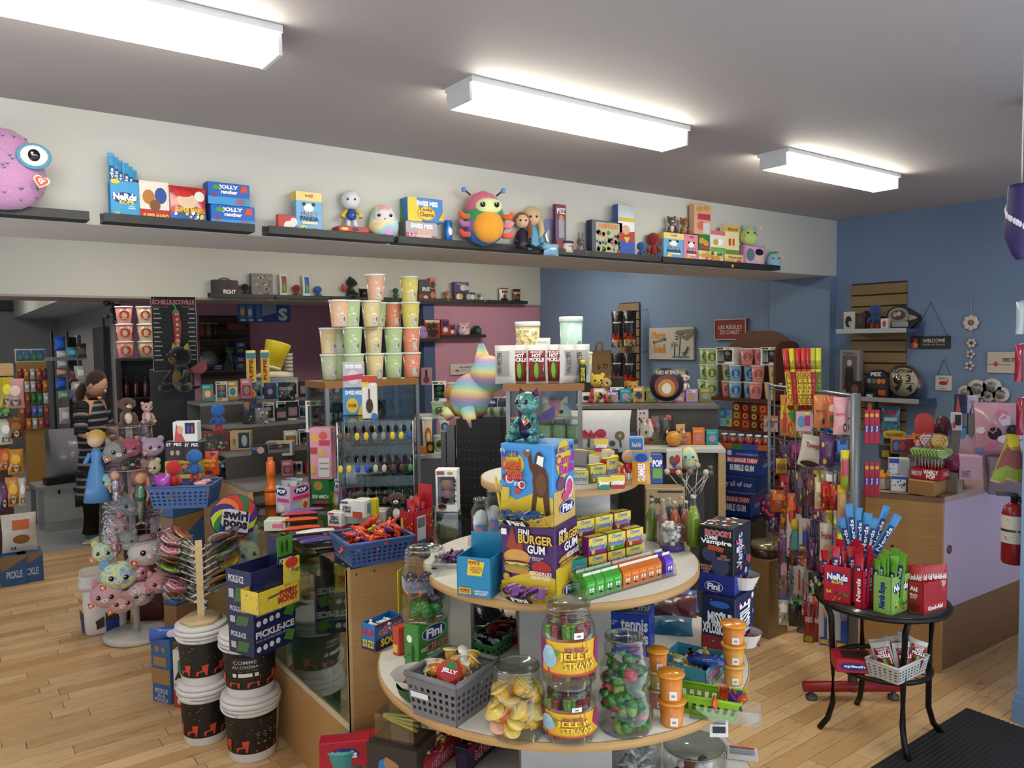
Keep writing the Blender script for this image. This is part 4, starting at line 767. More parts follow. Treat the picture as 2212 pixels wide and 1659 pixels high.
for bx in((-.09,.09,-.035,.035,0,.003),(-.09,.09,-.035,-.033,0,.035),(-.09,.09,.033,.035,0,.035),(-.09,-.088,-.035,.035,0,.035),(.088,.09,-.035,.035,0,.035)):B(). box(*bx,CLEAR()). Qa(QQ if bx[5]>.01 else XF,tr)
for c_,nm_,n_ in(('#d8581c',WJ,7),('#5a2a8a','purple',3)):
 p_=tag(bag(nm_+QX,Qb((0,0,0)),.028,.06,0,c_,Qd=nm_+Wt,d=.014,name='chocolate_bar'),nm_+QX,'candy bar',nm_+Wt);Qn(p_,tr. location,(.06,.018),n_,.012,.03,yaw=-.95,seed=n_)
cart2('gum_box','bright blue tennis ball gum box behind the glass jars',Qq,(1297,1404,1417,1420,1331),ZM,-.95,'#1f48b8',[(Qu,.42,.6,.96,.9,'tennis',Qr,.03),(Qu,.55,.3,.97,.6,'balls',Qr,.03),(Qu,.1,.72,.36,.84,'Bubble Gum\nChicle',Qr,.01),(Qs,.05,.5,.16,.62,'#c8d4e8'),(QY,.3,.52,.06,'#c8d83a'),(QY,.1,.3,.06,'#c8d83a'),(QY,.22,.2,.07,'#b8c832'),(Qu,.6,.1,.9,.24,'SPORTS','#e83a6a',.02)],[],[(Qt,.35,.5,.3,.4,'#2a3a3a'),(Qu,.6,.3,.95,.8,'Fini','#c8d0e8',.03)],Ql=.12)
vP,vw,vd,vh=fit2(1515,1588,1628,1418,1296,ZM,-1.3)
mb_=Qi(QW,'dark missile gum box at the bottom of the right stack',Qq,vP,vw,vd,vh,-1.3,'#1a1f4a',[(Qs,0,0,1,.28,'#8a1a2a'),(Qt,.55,.86,.3,.06,'#2a6ab8'),(WD,12,['#5a8ad8','#c82a2a','#e8e8f0'],.03,5),(Qu,.2,.5,.9,.72,'MISSILE',Qr,.04),(Qu,.05,.32,.85,.52,'XPLOSION!',Qr,.04)],[(WD,12,['#c84a9a','#5a7ad8','#e8e8f0'],.07,6),(Qs,0,0,1,.25,'#6a1a4a'),('v',.2,.3,.75,.85,'MISSILE',Qr,.03)])
vt=ZM+vh;v2=cart2(QW,'black and navy vampire gum box atop the missile gum box',Qq,(1510,1585,1622,1290,1143),vt,-1.3,'#10101c',[(Qs,0,0,1,.3,'#1f2f86'),(QY,.62,.42,.26,'#3a4060'),(QY,.3,.58,.2,'#3a4060'),(Qu,.18,.86,.92,.95,'BOOOM','#f0f0f0',.07),(Qu,.19,.865,.91,.945,'BOOOM','#c8302a',.03),(Qu,.18,.8,.55,.86,'COMME',Qr,.03),(Qu,.06,.72,.95,.81,'Vampire',Qr,.04),(QO,[(.25,.66),(.7,.63),(.75,.7),(.3,.73)],'#b0522a'),(Qu,.55,.52,.92,.6,'FILLED\nFIZZY CANDY','#e0a090',.01),(Qu,.05,.3,.4,.42,'REMPLIE DE\nBONBON\nSURE','#e0a090',.01)]+FINI(.18,.03,.72,.19),[(Qs,0,0,1,.3,'#1f2f86'),('v',.15,.4,.55,.9,'Vampire','#c8c8e0',.03),(WD,12,['#c86a9a','#3a4a9a','#c8302a','#d8d8e8'],.08,7,(.1,.1,.9,.9))],[(WD,22,[Wd,'#e0584a','#f4f0ee'],.07,3)])
for zz,nm_ in((vt+.02,Xe),(ZM+.02,'missile')):
 cc=Z(1622,1268 if nm_==Xe else 1415,zz)
 o=B();v=[];n=10
 for i in range(n+1):
  a=pi*i/n;v+=[(.035*cos(a),-.035*sin(a),0),(.05*cos(a),-.055*sin(a),.045)]
 o. add(v,[(2*i,2*i+1,2*i+3,2*i+2)for i in range(n)],M(We,.5));o. add([(p[0]*.97,p[1]*.97,p[2])for p in v],[(2*i,2*i+2,2*i+3,2*i+1)for i in range(n)],M(XP,.5));o. add([v[2*i]for i in range(n+1)],[tuple(range(n+1))],M(XP,.5))
 bx_=v2 if nm_==Xe else mb_;w_,d_,h_=v2[QA]if nm_==Xe else(vw,vd,vh)
 o. Qa('dispensing_tray',bx_,mx=Tm(w_/2,d_*.5,.012,rz=pi/2))
 p_=tag(Qp('#2a2a44' if nm_==Xe else '#7a1a2a',.04). Qa(Xs),'dark wrapped gum in the %s gum tray'%nm_,'gum',nm_+' gum pieces');Qn(p_,bx_. matrix_basis@Qb((w_/2+.022,d_*.5,.015)),(.015,.022),8,.008,.04)
for i,(x,y,w,h,c,lb)in enumerate(((1010,1352,.13,.05,'#1c1c22','crumpled black candy bag lying behind the melon box'),(1060,1345,.12,.05,'#26242c','crumpled black candy bag against the core panel'),(1432,1340,.15,.06,'#4a1620','dark red candy bag behind the tennis ball gum'),(1468,1332,.12,.07,'#5a1a26','wine red candy bag under the riser shelf'),(1480,1322,.1,.08,WP,'blue candy bag beside the dark red bags'),(1452,1372,.14,.04,'#3a86b0','flat teal gummy tray behind the light blue box'))):
 P=Z(x,y,ZM);o=bag(lb,P,w,.11,Qk(P)+random. uniform(-.3,.3),c,d=.05,lean=-1.1 if i!=5 else-1.35,name='candy_bag')
t=Qm('sweet_bin','black open bin of red wrapped sweets with price strip',Qq,(1030,1082,1160,1412,1375),ZM,-1.2,XQ,[],[(Qs,0,0,1,.55,'#a81e24'),(Qs,.04,.55,.62,.95,'#e4e2dc'),(Qu,.12,.65,.55,.85,'25 1 EXP','#555',.01),(Qs,.66,.4,.96,.95,WQ),(Qs,.68,.75,.94,.92,WZ)],inner=Wu,Ql=.16)
w_,d_,h_=t[QA];p_=tag(Qp('#8a2430',.05). Qa(QE),'red wrapped sweet in the black bin',QC,'red sweets in the black bin');Qn(p_,t. matrix_basis@Qb((0,d_*.5,h_-.02)),(w_*.36,d_*.4),18,0,.04,yaw=t. rotation_euler. z)
gbk=basket(Ww,'green woven basket half hidden behind the jelly cups',Z(1050,1415,ZM)+Qb((0,.05,0)),.2,.12,.05,-1.2,'#2a7a44',.88,(8,2),.004)
p_=tag(Qp('#b8c4d0',.05). Qa(QE),'silver wrapped candy in the green woven basket',QC,'silver candies in the green basket');Qn(p_,gbk. location,(.08,.04),10,.03,.06,yaw=-1.2)
sc=E_('scoop_bowl','green bowl lined with white paper at the shelf left edge','bowl',Z(905,1512,ZM)+Qb((0,.01,0)),-.9)
B(). shell([(.03,0),(.05,.02),(.058,.045)],M('#14502c',.4),20). Qc([(.03,0),(.03,.002)],M('#14502c',.4),20). Qa('bowl_body',sc);B(). shell([(.02,.012),(.05,.045),(.075,.075)],M(WQ,.7),9). Qa('paper_liner',sc)
p_=tag(Qp('#b02a30',.045). Qa(QE),'red wrapped sweet in the paper lined bowl',QC,'red sweets in the bowl');Qn(p_,sc. location,(.035,.035),12,.03,.075)
# lowest shelf: tops of boxes and tubs that show
ZL=.3005
for i,(px,th_,c,lb,cc,nm_)in enumerate((((802,826,960,1660,1612),-1.15,'#c8788a','pink open gummy box on the low shelf',('#6a8a3a','#c88a90','#b8c08a'),'pale green'),((890,915,1050,1690,1640),-1.15,'#a8303a','red open gummy box in front of the pink one',('#c8a05a','#8a2a30'),Xz),((985,1010,1120,1670,1618),-1.15,'#3a2a4a','dark open box of striped sweets on the low shelf',('#b0302a',XT),'striped red'))):
 t=Qm('gummy_box',lb,Qq,px,ZL,th_,c,[(Qs,0,.7,1,.9,hexs(c,.6))],[(Qs,0,.78,1,.95,'#8a1a24'),(Qu,.2,.2,.8,.7,Wc,'#f0e8e8',.06),(Qu,.21,.21,.79,.69,Wc,XO,.03)],inner='#4a4038',Ql=.22)
 w_,d_,h_=t[QA]
 for q,k in enumerate(cc):
  p_=tag(Qp(k,.055). Qa(QE),'%s wrapped sweet in the %s'%([Wk,'rosy','cream'][q]if i==0 else[Xz,'crimson'][q]if i==1 else[Yi,W4][q],lb. replace(' on the low shelf',''). replace(' in front of the pink one','')),QC,'sweets in low box %s %s'%('abc'[i],'abc'[q]));Qn(p_,t. matrix_basis@Qb((0,d_*.5,h_-.03)),(w_*.36,d_*.4),14,0,.04,yaw=th_,seed=i*5+q)
for i,(x,y,c,lb,th_)in enumerate(((690,1655,'#b81e34','red candy rope box corner at the frame bottom',-.5),(770,1640,'#a81c30','red candy rope carton beside the teal pail',-.35))):
 P=Z(x,y+8,.25);Qi(Qx,lb,Qq,P,.17,.06,.09-.006*i,th_,c,[(Qt,.5,.5,.3,.25,'#1d2f7a'),(Qu,.25,.35,.75,.65,'Nerds',Qr,.04)])
P=Z(742,1668,.2);t=E_('pail','teal plastic pail at the frame bottom','pail',P,0);B(). shell([(.06,0),(.075,.1)],M('#4a9a9c',.4),24). Qc([(.075,.1),(.079,.103),(.075,.106)],M('#5aaaac',.4),24). Qa('pail_body',t)
P=Z(846,1700,ZL);bag('blue cookie bar bag poking up from the low shelf',P,.1,.12,-.7,'#2a72c0',[(Qt,.5,.6,.3,.2,'#a8744a')],d=.03,lean=-.5)
o=E_('acrylic_bin','clear acrylic bin with yellow candy sticks under the wide shelf','bin',Z(868,1590,.42),-1.0)
for bx in((-.07,.07,-.05,.05,0,.003),(-.07,.07,-.05,-.048,0,.09),(-.07,.07,.048,.05,0,.09),(-.07,-.068,-.05,.05,0,.09),(.068,.07,-.05,.05,0,.09)):B(). box(*bx,CLEAR()). Qa(QQ if bx[5]>.01 else XF,o)
B(). box(-.09,.09,-.07,.07,-.12,-.001,M('#3a3028',.6)). Qa(WE,o)
for q,c in enumerate(('#d8c850','#b8c060','#d8b85a','#a8b868')):p_=B(). box(-.06,.06,-.007,.007,-.003,.003,M(c,.3),bev=.002). Qa('candy_stick');p_. location=o. location+Qb((0,0,.04+.01*q));p_. rotation_euler=(0,.25,-1+.25*q);tag(p_,[Wm,'lime','golden','olive'][q]+' candy stick in the acrylic bin under the wide shelf','candy stick','candy sticks in the acrylic bin')
P=Z(1188,1668,ZL);j=jar('small steel rimmed glass of wrapped sweets at the frame bottom',P,.045,.1,shape=[(.04,0),(.045,.1)]);p_=tag(Qp('#6a3a2a',.04). Qa(QE),'brown wrapped sweet in the steel rimmed glass',QC,'sweets in the steel rimmed glass');Qn(p_,P,(.03,.03),10,.02,.08)
P=Z(1372,1680,ZL);j=jar('clear tub of white wrapped mints under the wide shelf',P,.085,.17,shape=[(.08,0),(.085,.17)]);p_=tag(Qp('#d4d4d2',.045). Qa(QE),'white wrapped mint in the clear tub',QC,'mints in the clear tub');Qn(p_,P,(.06,.06),40,.02,.15)
P=Z(1500,1690,ZL);j=jar('clear bowl of red and blue gumballs on the low shelf',P,.1,.12,shape=[(.06,0),(.095,.03),(.1,.07),(.095,.12)])
for c_,n_,nm_ in((Xf,7,Yi),(XU,7,W4),(XV,6,'white')):p_=tag(B(). Qf((0,0,0),.018,M(c_,.15),10). Qa('gumball'),nm_+' gumball in the clear bowl on the low shelf',QC,nm_+' gumballs in the clear bowl');Qn(p_,P,(.06,.06),n_,.02,.075,seed=n_*2)
P=Z(1570,1640,ZL);Qi('card_pack','white printed card pack on the low shelf right','package',P,.1,.07,.015,-.9,'#d8d6d2',(),(),(),[(Qs,.1,.7,.9,.9,'#b03a2a'),(Qs,.1,.2,.9,.6,'#8a9ab0')])
o=B(). box(-.025,.025,-.001,.001,0,.06,M('#e8e8ea',.4)). pr((Qb((-.025,-.0012,0)),Qb((.05,0,0)),Qb((0,0,.06)),Qb((0,-1,0))),[(Qs,.15,.6,.85,.8,'#777'),(Qs,.15,.2,.85,.5,WZ)]). Qa('shelf_tag',None);o. location=Z(1553,1592,.6);o. rotation_euler=(0,0,-.7);tag(o,'white barcode tag hanging under the wide shelf','tag')
# glass counter, pails, lollipop tree, carousel
WOOD=M('#b98f58',.45,0,WY);WOODX=M('#b98f58',.45,0,Xa)
CX0,CX1,CY0,CY1,CZ=1.125,1.9,2.49,3.8,.91
ct=E_('glass_counter','maple veneer counter with glass front and glass top','counter',(CX0,CY0,0))
w_,d_=CX1-CX0,CY1-CY0
B(). box(0,w_,.018,d_-.018,0,.31,WOODX). Qa('base_cabinet',ct);B(). box(0,.02,.018,d_-.018,.312,.335,M('#d8c8a8',.4)). Qa('bottom_rail',ct)
B(). box(0,w_,0,.018,0,CZ-.008,WOOD). Qa(WA,ct);B(). box(0,w_,d_-.018,d_,0,CZ-.008,WOOD). Qa(WA,ct);B(). box(w_-.015,w_,.018,d_-.018,.31,CZ-.01,M('#4a3c2a',.5)). Qa(Wa,ct)
B(). box(.006,.011,.018,d_-.018,.335,CZ-.008,M('#d8e4dc',.03,0,Q7)). Qa(Xt,ct);B(). box(0,w_,0,d_,CZ-.008,CZ,M('#c8d4cc',.03,0,Q7,2)). Qa('top_glass',ct);B(). box(.03,w_-.02,.03,d_-.03,.6,.606,M('#c8d8d0',.03,0,Q7)). Qa(Xu,ct);B(). box(.02,w_-.015,.018,d_-.018,.31,.315,M('#d6d2c8',.5)). Qa('white_deck',ct);B(). box(0,.012,-.001,.012,0,CZ,M('#d0aa74',.4)). Qa('edge_band',ct)
for s in(.03,.1):B(). Qc([(.004,0),(.004,.002)],M('#5a3c1c',.5),10,Tm(s+.005,0,CZ-.03,rx=pi/2)). Qa('screw_cap',ct)
def inside(Qe,x,y,z,w,d,h,c,F=(),n='boxed_sweets'):Qi(n,Qe,Qq,Qb((CX0+x,CY0+y,z)),w,d,h,-pi/2,c,F)
inside('white box stack inside the glass counter',.1,.5,.316,.16,.1,.07,We);inside('green gelatin box inside the glass counter',.06,.3,.316,.07,.04,.12,'#3a7a34',[(Qu,.1,.5,.9,.7,'JELL-O','#e8c04a',.03)])
inside('pale blue pouch inside the glass counter',.05,.2,.316,.07,.03,.11,'#8ab4d8',[(Qu,.15,.4,.85,.6,'JELL',Qr,.03)]);inside('purple grape carton inside the glass counter',.05,.095,.316,.06,.05,.13,'#6a4a6a',[(Qs,.2,.3,.8,.6,'#b8a0b8')])
t=E_('soda_can','yellow fruit soda can inside the glass counter','can',(CX0+.09,CY0+.13,.316),0);B(). Qc([(.026,0),(.03,.006),(.03,.115),(.025,.122)],M(XY,.3),18). Qa('can_body',t);B(). Qc([(.025,.12),(.025,.123)],M(WM,.25,.9),18). Qa('can_top',t)
for i,(y,c,lb)in enumerate(((.72,'#b0a060','tall jar of yellow sweets on the glass shelf'),(.55,'#a06a6a','jar of pink sweets on the glass shelf'),(.36,'#c8a03a','jar of amber sweets on the glass shelf'),(.18,'#b8423a','jar of red striped sweets on the glass shelf'))):
 j=jar(lb,Qb((CX0+.14,CY0+y,.607)),.06,.2);B(). Qc([(.052,.004),(.055,.01),(.055,.12),(.04,.13)],M(c,.5,0,QP,3),14). Qa('sweets',j)
# pails of popcorn
def pail(Qe,P,r,h,rz,text=False,extra=False):
 t=E_('popcorn_pail',Qe,'pail',P,rz,'cinema popcorn pails');wm=M('#dfdcda',.45)
 B(). Qc([(r*.84,0),(r*.86,.006),(r*.88,h*.16),(r*.97,h*.74)],wm,32). Qa('pail_body',t)
 p=[];
 for a in range(8):
  u=a/8+.01;p+=[(QO,[(u+.01,.06),(u+.02,.06),(u+.03,.16),(u+.07,.18),(u+.075,.06),(u+.085,.06),(u+.09,.2),(u+.098,.38),(u+.05,.36),(u+.055,.22),(u+.012,.18)],'#d8452c')]
 p+=[(WD,60,['#b08a4a','#6a6a6a',XZ,'#3a3836'],.009,5,(.02,.45,.98,.97))]
 if text:p+=[(Qs,.42,.2,.6,.92,'#1c1818'),(Qu,.44,.72,.58,.82,'COMME',WR,.01),(Qu,.43,.6,.59,.7,'AU CINÉMA',WR,.01),(WD,7,['#b0a890'],.006,2,(.44,.5,.58,.56)),(Qs,.43,.36,.59,.46,'#e4e0da')]
 if extra:p+=[(Qs,.52,.1,.68,.95,Wf),(Qs,.55,.76,.65,.9,'#6a6048'),(Qs,.555,.775,.645,.885,Wf),(Qs,.53,.55,.66,.57,'#9a9a98'),(Qs,.53,.48,.66,.5,'#9a9a98'),(Qs,.53,.41,.64,.43,'#9a9a98'),(Qs,.53,.26,.62,.3,'#c8922a'),(Qs,.68,.1,.74,.98,'#c8c6c2')]
 Qj(r*.866,r*1.02,h,-pi,pi,h*.15,h*.73,p,'#17130f'). Qa('black_wrap',t)
 b=B()
 for z0,z1,rr in((.73,.79,1.04),(.8,.85,1.1),(.86,.93,1.13),(.935,1.,1.08)):b. Qc([(r*(rr-.04),h*z0),(r*rr,h*(z0+.01)),(r*rr,h*(z1-.012)),(r*(rr-.05),h*z1)],wm,32)
 b. Qc([(r*.95,h*.96),(r*.95,h*.985)],wm,32);b. Qa('ribbed_lid',t)
 B(). Qg([(r*1.1*cos(a),r*1.1*sin(a),h*(.86-.1*sin(a-2.6)*.9))for a in[2.6+1.6*i/8 for i in range(9)]],.004,wm,6). Qa('handle',t);return t
PF=Qb((1.0,3.12,0));PB=Qb((.87,3.42,0))
for(x,y,yb,yt,lb,rz,tx,ex)in((560,1648,1648,1492,'lower popcorn pail of the front stack',0,0,1),(458,1612,1612,1468,'lower popcorn pail of the back stack',.6,0,0)):
 P=Z(x,y-4,0);m_=mpp(P);r_=(57 if x>500 else 50)*m_;P=P+Qb((P. x,P. y,0)). normalized()*r_*.85-Qb((.025,0,0));h_=hz(x,yt,P)+.012
 r0=Qk(P);pail(lb,P,r_,h_,r0+rz,tx,ex)
 P2=P+Qb((.0,.0,h_+.001));pail(lb. replace(XA,XB),P2,r_,h_*.97,r0+rz-.25,x>500,0)
 if x>500:FT_,FZ=P2,P2. z+h_*.97
 else:BT_,BZ_=P2,P2. z+h_*.97
pz=FZ+.001;PI=lambda a:[(Qs,0,0,1,1,Wg),(Qu,.04,.66,.97,.93,'PICKLE-ICE',QV,.04),(Qu,.04,.52,.8,.6,'PICKLE FLAVORED FREEZE POPS',WM,.0),(QY,.1,.25,.055,QV),(QY,.25,.27,.055,QV),(QY,.4,.29,.055,QV),(QY,.55,.31,.055,QV),(QO,[(.68,.3),(.9,.1),(.98,.5),(.8,.62)],'#4f8a2c')]
PS=[(Qs,0,0,1,1,Wg),(Qu,.1,.65,.7,.85,'PICKLE-ICE','#d8d8d8',.03),(QO,[(.3,.1),(.75,.15),(.85,.55),(.4,.5)],'#3f6a2c'),(Qs,.1,.2,.3,.45,X0)]
b1=cart2(WC,'lower navy pickle freeze pop box on the pails',Qq,(497,550,652,1422,1365),pz,-1.2,Wg,PS,PI(0),Ql=.2)
z2=pz+b1[QA][2]+.001
b2=cart2(WC,'middle navy pickle freeze pop box under the yellow one',Qq,(494,549,651,1366,1310),z2,-1.2,Wg,PS,PI(0),Ql=.2)
z3=z2+b2[QA][2]+.001
t=Qm(WC,'open navy pickle freeze pop box with printed header card',Qq,(491,545,647,1316,1238),z3,-1.2,Wg,PS,[(Qs,0,.0,1,1,Wg)],inner='#c8c8cc',back=0,Ql=.2)
w3,d3,h3=t[QA];b=B();b. box(-w3*.5,w3*.5,d3-.004,d3,h3*.9,h3*1.6,M(Wg,.5));b. layer=0;b. pr((Qb((w3*.5,d3-.0045,h3*.9)),Qb((-w3*.5,0,0)),Qb((0,0,h3*.7)),Qb((0,-1,0))),[(Qs,0,.35,1,1,'#5f9a34')]);b. Qa(WF,t)
hd=B();hd. box(w3/2-.003,w3/2,d3*.62,d3*1.0,h3*.9,h3*1.75,M('#4a8a2e',.5));hd. layer=0;hd. pr((Qb((w3/2,d3*.62,h3*.9)),Qb((0,d3*.38,0)),Qb((0,0,h3*.85)),Qb((1,0,0))),[(Qs,0,0,1,.35,Wg),(Qu,.1,.08,.9,.28,'PICKLE-ICE',QV,.02),(Qt,.3,.65,.08,.2,'#1f4a14'),(Qt,.6,.68,.08,.22,'#1f4a14')]);hd. Qa(WF,t)
fm=Qm('novelty_candy_box','yellow play money candy box nested in the freeze pop stack',Qq,(521,560,653,1332,1282),z3+.001,-1.2,'#e0c435',[(WD,22,['#b8bac0','#d88a9a','#8ab0c8','#c8583a'],.03,5)],[(WD,30,['#b8bac0','#e0a0a8','#8ab0c8','#e8e0a0'],.02,6),(Qu,.5,.5,.95,.8,'FUNNY','#b8262a',.05),(Qu,.45,.22,.95,.52,'MONEY','#b8262a',.05)],inner='#a8a8a0',back=.0,Ql=.19)
fw,fd,fh=fm[QA];b=B();b. box(fw/2-.003,fw/2,fd*.62,fd*1.02,fh*.9,fh*2.1,M('#e0c435',.5));b. layer=0;b. pr((Qb((fw/2,fd*.62,fh*.9)),Qb((0,fd*.4,0)),Qb((0,0,fh*1.2)),Qb((1,0,0))),[(Qt,.5,.82,.4,.2,'#c8382c'),(WD,10,['#b8c08a','#8a8a4a','#c8c0a0'],.1,4,(.1,.1,.9,.6))]);b. Qa(WF,fm)
o=B(). box(-.05,.05,-.06,.06,0,.008,M('#b8c0c4',.2,0,Xw)). Qa('cellophane_packet');o. location=fm. matrix_basis@Qb((0,fd*.5,fh*.7));o. rotation_euler=(.1,.1,-1.2);tag(o,'clear packet lying in the yellow play money box','packet')
lz=BZ_+.001;lc=Qb((BT_. x,BT_. y,lz));MAPLE=M('#d8bc8c',.5,0,WY)
lt=E_('lollipop_stand','wooden lollipop tree stand on the white pail',XC,lc,Qk(lc))
B(). Qc([(.085,0),(.085,.018)],MAPLE,6). Qa('hexagon_base',lt);LH=hz(462,1165,lc)-lz;B(). box(-.014,.014,-.014,.014,.018,LH,MAPLE). Qa('post',lt)
LOL=[('#c83a4a','#e8d8c8'),('#5a9a2a','#c8d85a'),('#d8882a',Wh),('#d85a7a','#f0c8d0'),(XU,Xg),('#6a2a8a','#3a9a4a'),('#e0a03a','#c83a2a'),('#e8d0c8','#c85a6a')]
LNAME=[Yi,Wk,WJ,'pink',W4,'purple',Xz,'cream']
def lolly(c1,c2,r=.042,st=.11,col='lollipop'):
 b=B();n=24;m1,m2=M(c1,.15),M(c2,.15)
 for k in range(5):
  r0,r1=r*k/5,r*(k+1)/5
  for i in range(n):
   a0,a1=2*pi*i/n,2*pi*(i+1)/n;m=m1 if((i//4)+k)%2 else m2;y=-.006*math. sqrt(1-((k+.5)/5.3)**2)
   y0,y1=-.006*math. sqrt(1-(k/5.2)**2),-.006*math. sqrt(1-((k+1)/5.2)**2)
   for sg in(1,-1):
    q=[(r0*cos(a0),y0*sg,r0*sin(a0)),(r1*cos(a0),y1*sg,r1*sin(a0)),(r1*cos(a1),y1*sg,r1*sin(a1)),(r0*cos(a1),y0*sg,r0*sin(a1))];b. add(q if sg>0 else q[::-1],[(0,1,2,3)],m,True)
  b. Qc([(r*.99,-.002),(r*1.01,0),(r*.99,.002)],m1,n,Tm(rx=pi/2))
 return b
lm=[lolly(*q)for q in LOL];lpro=[b. Qa('lolly_tmp'). data for b in lm]
for o in[o for o in COL. objects if o. name. startswith('lolly_tmp')]:bpy. data. objects. remove(o)
stm=B(). Qg([(0,0,-.042),(0,0,-.13)],.0022,M('#e8e4dc',.5),6). Qa('st_tmp'). data;wrm=B(). Qf((0,0,0),(.047,.009,.05),M('#f4f6f8',.08,0,Xw),14). Qg([(0,0,-.045),(0,0,-.055),(0,0,-.075)],[.012,.004,.012],M('#f4f6f8',.08,0,Xw),8). Qa('wr_tmp'). data
for nm_ in('st_tmp','wr_tmp'):bpy. data. objects. remove(bpy. data. objects[nm_])
def putlolly(Qe,P,R,ci,Qd,sc_=1.):
 t=bpy. data. objects. new('swirl_lollipop',lpro[ci]);COL. objects. link(t);t. matrix_world=Matrix. Translation(P)@R@Matrix. Scale(sc_,4);tag(t,Qe,'lollipop',Qd)
 for nm_,me in(('stick',stm),('wrapper',wrm)):c=bpy. data. objects. new(nm_,me);COL. objects. link(c);c. parent=t
rn=random. Random(11);k=0
for lev in range(9):
 zz=.07+lev*(LH-.1)/8.6
 for side in(-1,1):
  for q in range(4):
   if side==1 and lev in(0,):continue
   a=(pi if side<0 else 0)+rn. uniform(-.85,.6)*(-side)-.35;ln=.1+.025*rn. random()+(.02 if lev>2 else 0)
   dv=Qb((cos(a),sin(a)*.8,.55)). normalized();base=Qb((0,0,zz));P=lt. matrix_basis@(base+dv*ln);dw=lt. matrix_basis. to_3x3()@dv
   zq=dw;yq=Qb((0,0,1)). cross(zq). cross(zq). normalized()*-1;xq=yq. cross(zq);R=Matrix((xq,yq,zq)). transposed(). to_4x4()@Matrix. Rotation(rn. uniform(-.5,.5),4,'Z');ci=rn. randrange(8)
   putlolly('%s swirl lollipop, %s level on the %s side of the wooden tree'%(LNAME[ci],['lowest',Qw,QB,QD,QL,Wl,Wv,W6,WG][lev],XE if side<0 else Xb),P,R,ci,'swirl lollipops on the wooden tree',1.12)
P=Z(500,1180,1.0)
o=E_('swirl_sign','round rainbow swirl pops display card behind the lollipops','sign',lc+Qb((.1,.1,0)),Qk(lc)+.1);sr=51*mpp(lc)
cp=DD(506,1116,dist(lc)+.1);o. location=cp
b=B();b. Qc([(sr,-.003),(sr,.003)],M('#3a2a6a',.4),40,Tm(rx=pi/2));CW=[Xf,'#e07a24','#3a2a7a','#b8c832','#2a7a34',XT,'#d8562a','#4a2a7a','#b8c832','#3a2a7a',Xf,'#2a7a34']
for i in range(12):
 pts=[];a0=2*pi*i/12
 for j in range(7):rr=.12+.86*j/6;pts. append((rr*sr*cos(a0+1.5*j/6),rr*sr*sin(a0+1.5*j/6)))
 for j in range(6,-1,-1):rr=.12+.86*j/6;pts. append((rr*sr*cos(a0+.5+1.5*j/6),rr*sr*sin(a0+.5+1.5*j/6)))
 for j in range(6):qd=[pts[j],pts[j+1],pts[12-j],pts[13-j]];b. add([(p[0],-.0035,p[1])for p in qd],[(0,1,2,3)],CW[i])
b. Qa('round_card',o)
b=B();b. layer=8;b. pr((Qb((-sr*.62,-.004,-sr*.5)),Qb((sr*1.2,0,-sr*.35)),Qb((sr*.1,0,sr*1.0)),Qb((0,-1,0))),[(QO,[(.02,.3),(.2,.0),(.95,.05),(.98,.95),(.3,1.0),(.05,.9)],'#cfc8d4'),(Qu,.08,.54,.94,.97,'swirl','#1a1426',.05),(Qu,.1,.06,.92,.5,'pops','#1a1426',.05)]);b. Qa('lettering',o)
B(). Qg([(0,.004,-sr*.9),(0,.004,lz-cp. z)],.004,MAPLE,6). Qa('stick',o)
# cartons beside the pails
cart2(Qy,'lower blue and brown pickle carton on the floor',Q0,(331,370,388,1523,1448),0,-1.05,'#2f5f9a',[(Qs,0,.55,1,1,Xh),(Qu,.15,.28,.85,.42,WK,Xi,.03),(Qu,.3,.16,.7,.26,'IN A',Xi,.03),(Qu,.15,.03,.85,.15,'POUCH',Xi,.03)],Ql=.16)
zz=hz(370,1448,Z(370,1523,0));cart2(Qy,'upper blue carton with brown print on the floor stack',Q0,(327,368,390,1450,1383),zz,-1.05,'#33629c',[(Qs,.15,.1,.8,.4,Xh),(QY,.35,.65,.12,Xh),(QY,.7,.65,.1,Xh)],[(Qs,.3,.3,1,.9,Xh)],Ql=.16)
zz2=hz(368,1383,Z(368,1450,zz));P=Z(352,1387,zz2);o=bag('blue cookie packet lying on the carton stack',Z(322,1372,zz2+.025),.06,.2,0,'#2a5ac0',[(Qt,.5,.5,.35,.12,'#e8e8f0'),(Qs,.1,.65,.9,.8,'#b8743a')],d=.045,name='cookie_packet',cat=QM);o. rotation_euler=(0,pi/2,-.25);o. rotation_mode='XYZ'
P=Z(378,1523,0);cart2('display_carton','white red and teal nacho display box on its feet',Q0,(377,430,450,1530,1405),0,-.75,XV,[(Qs,0,0,1,.3,'#c03a2c'),(QO,[(.2,.62),(.9,.45),(1,.75),(.6,1),(.2,.8)],'#3a8a78'),(Qu,.06,.48,.8,.62,'Ariz','#2a2422',.05),(Qu,.05,.37,.9,.43,"NACHO 'N' CHEESE",'#b03a2c',.01),(QY,.3,.12,.16,Wd)],Ql=.12)
P=Z(422,1372,.42);cart2('drink_carton','teal tea carton peeking under the lollipop tree',Q0,(404,430,452,1405,1330),hz(430,1405,Z(430,1530,0))+.001,-.8,'#4a9a8c',[(Qu,.1,.35,.9,.6,'Ariz','#d8b43a',.05)],[(Qu,.1,.35,.9,.6,'Ariz','#d8b43a',.05)],Ql=.1)
bz=0
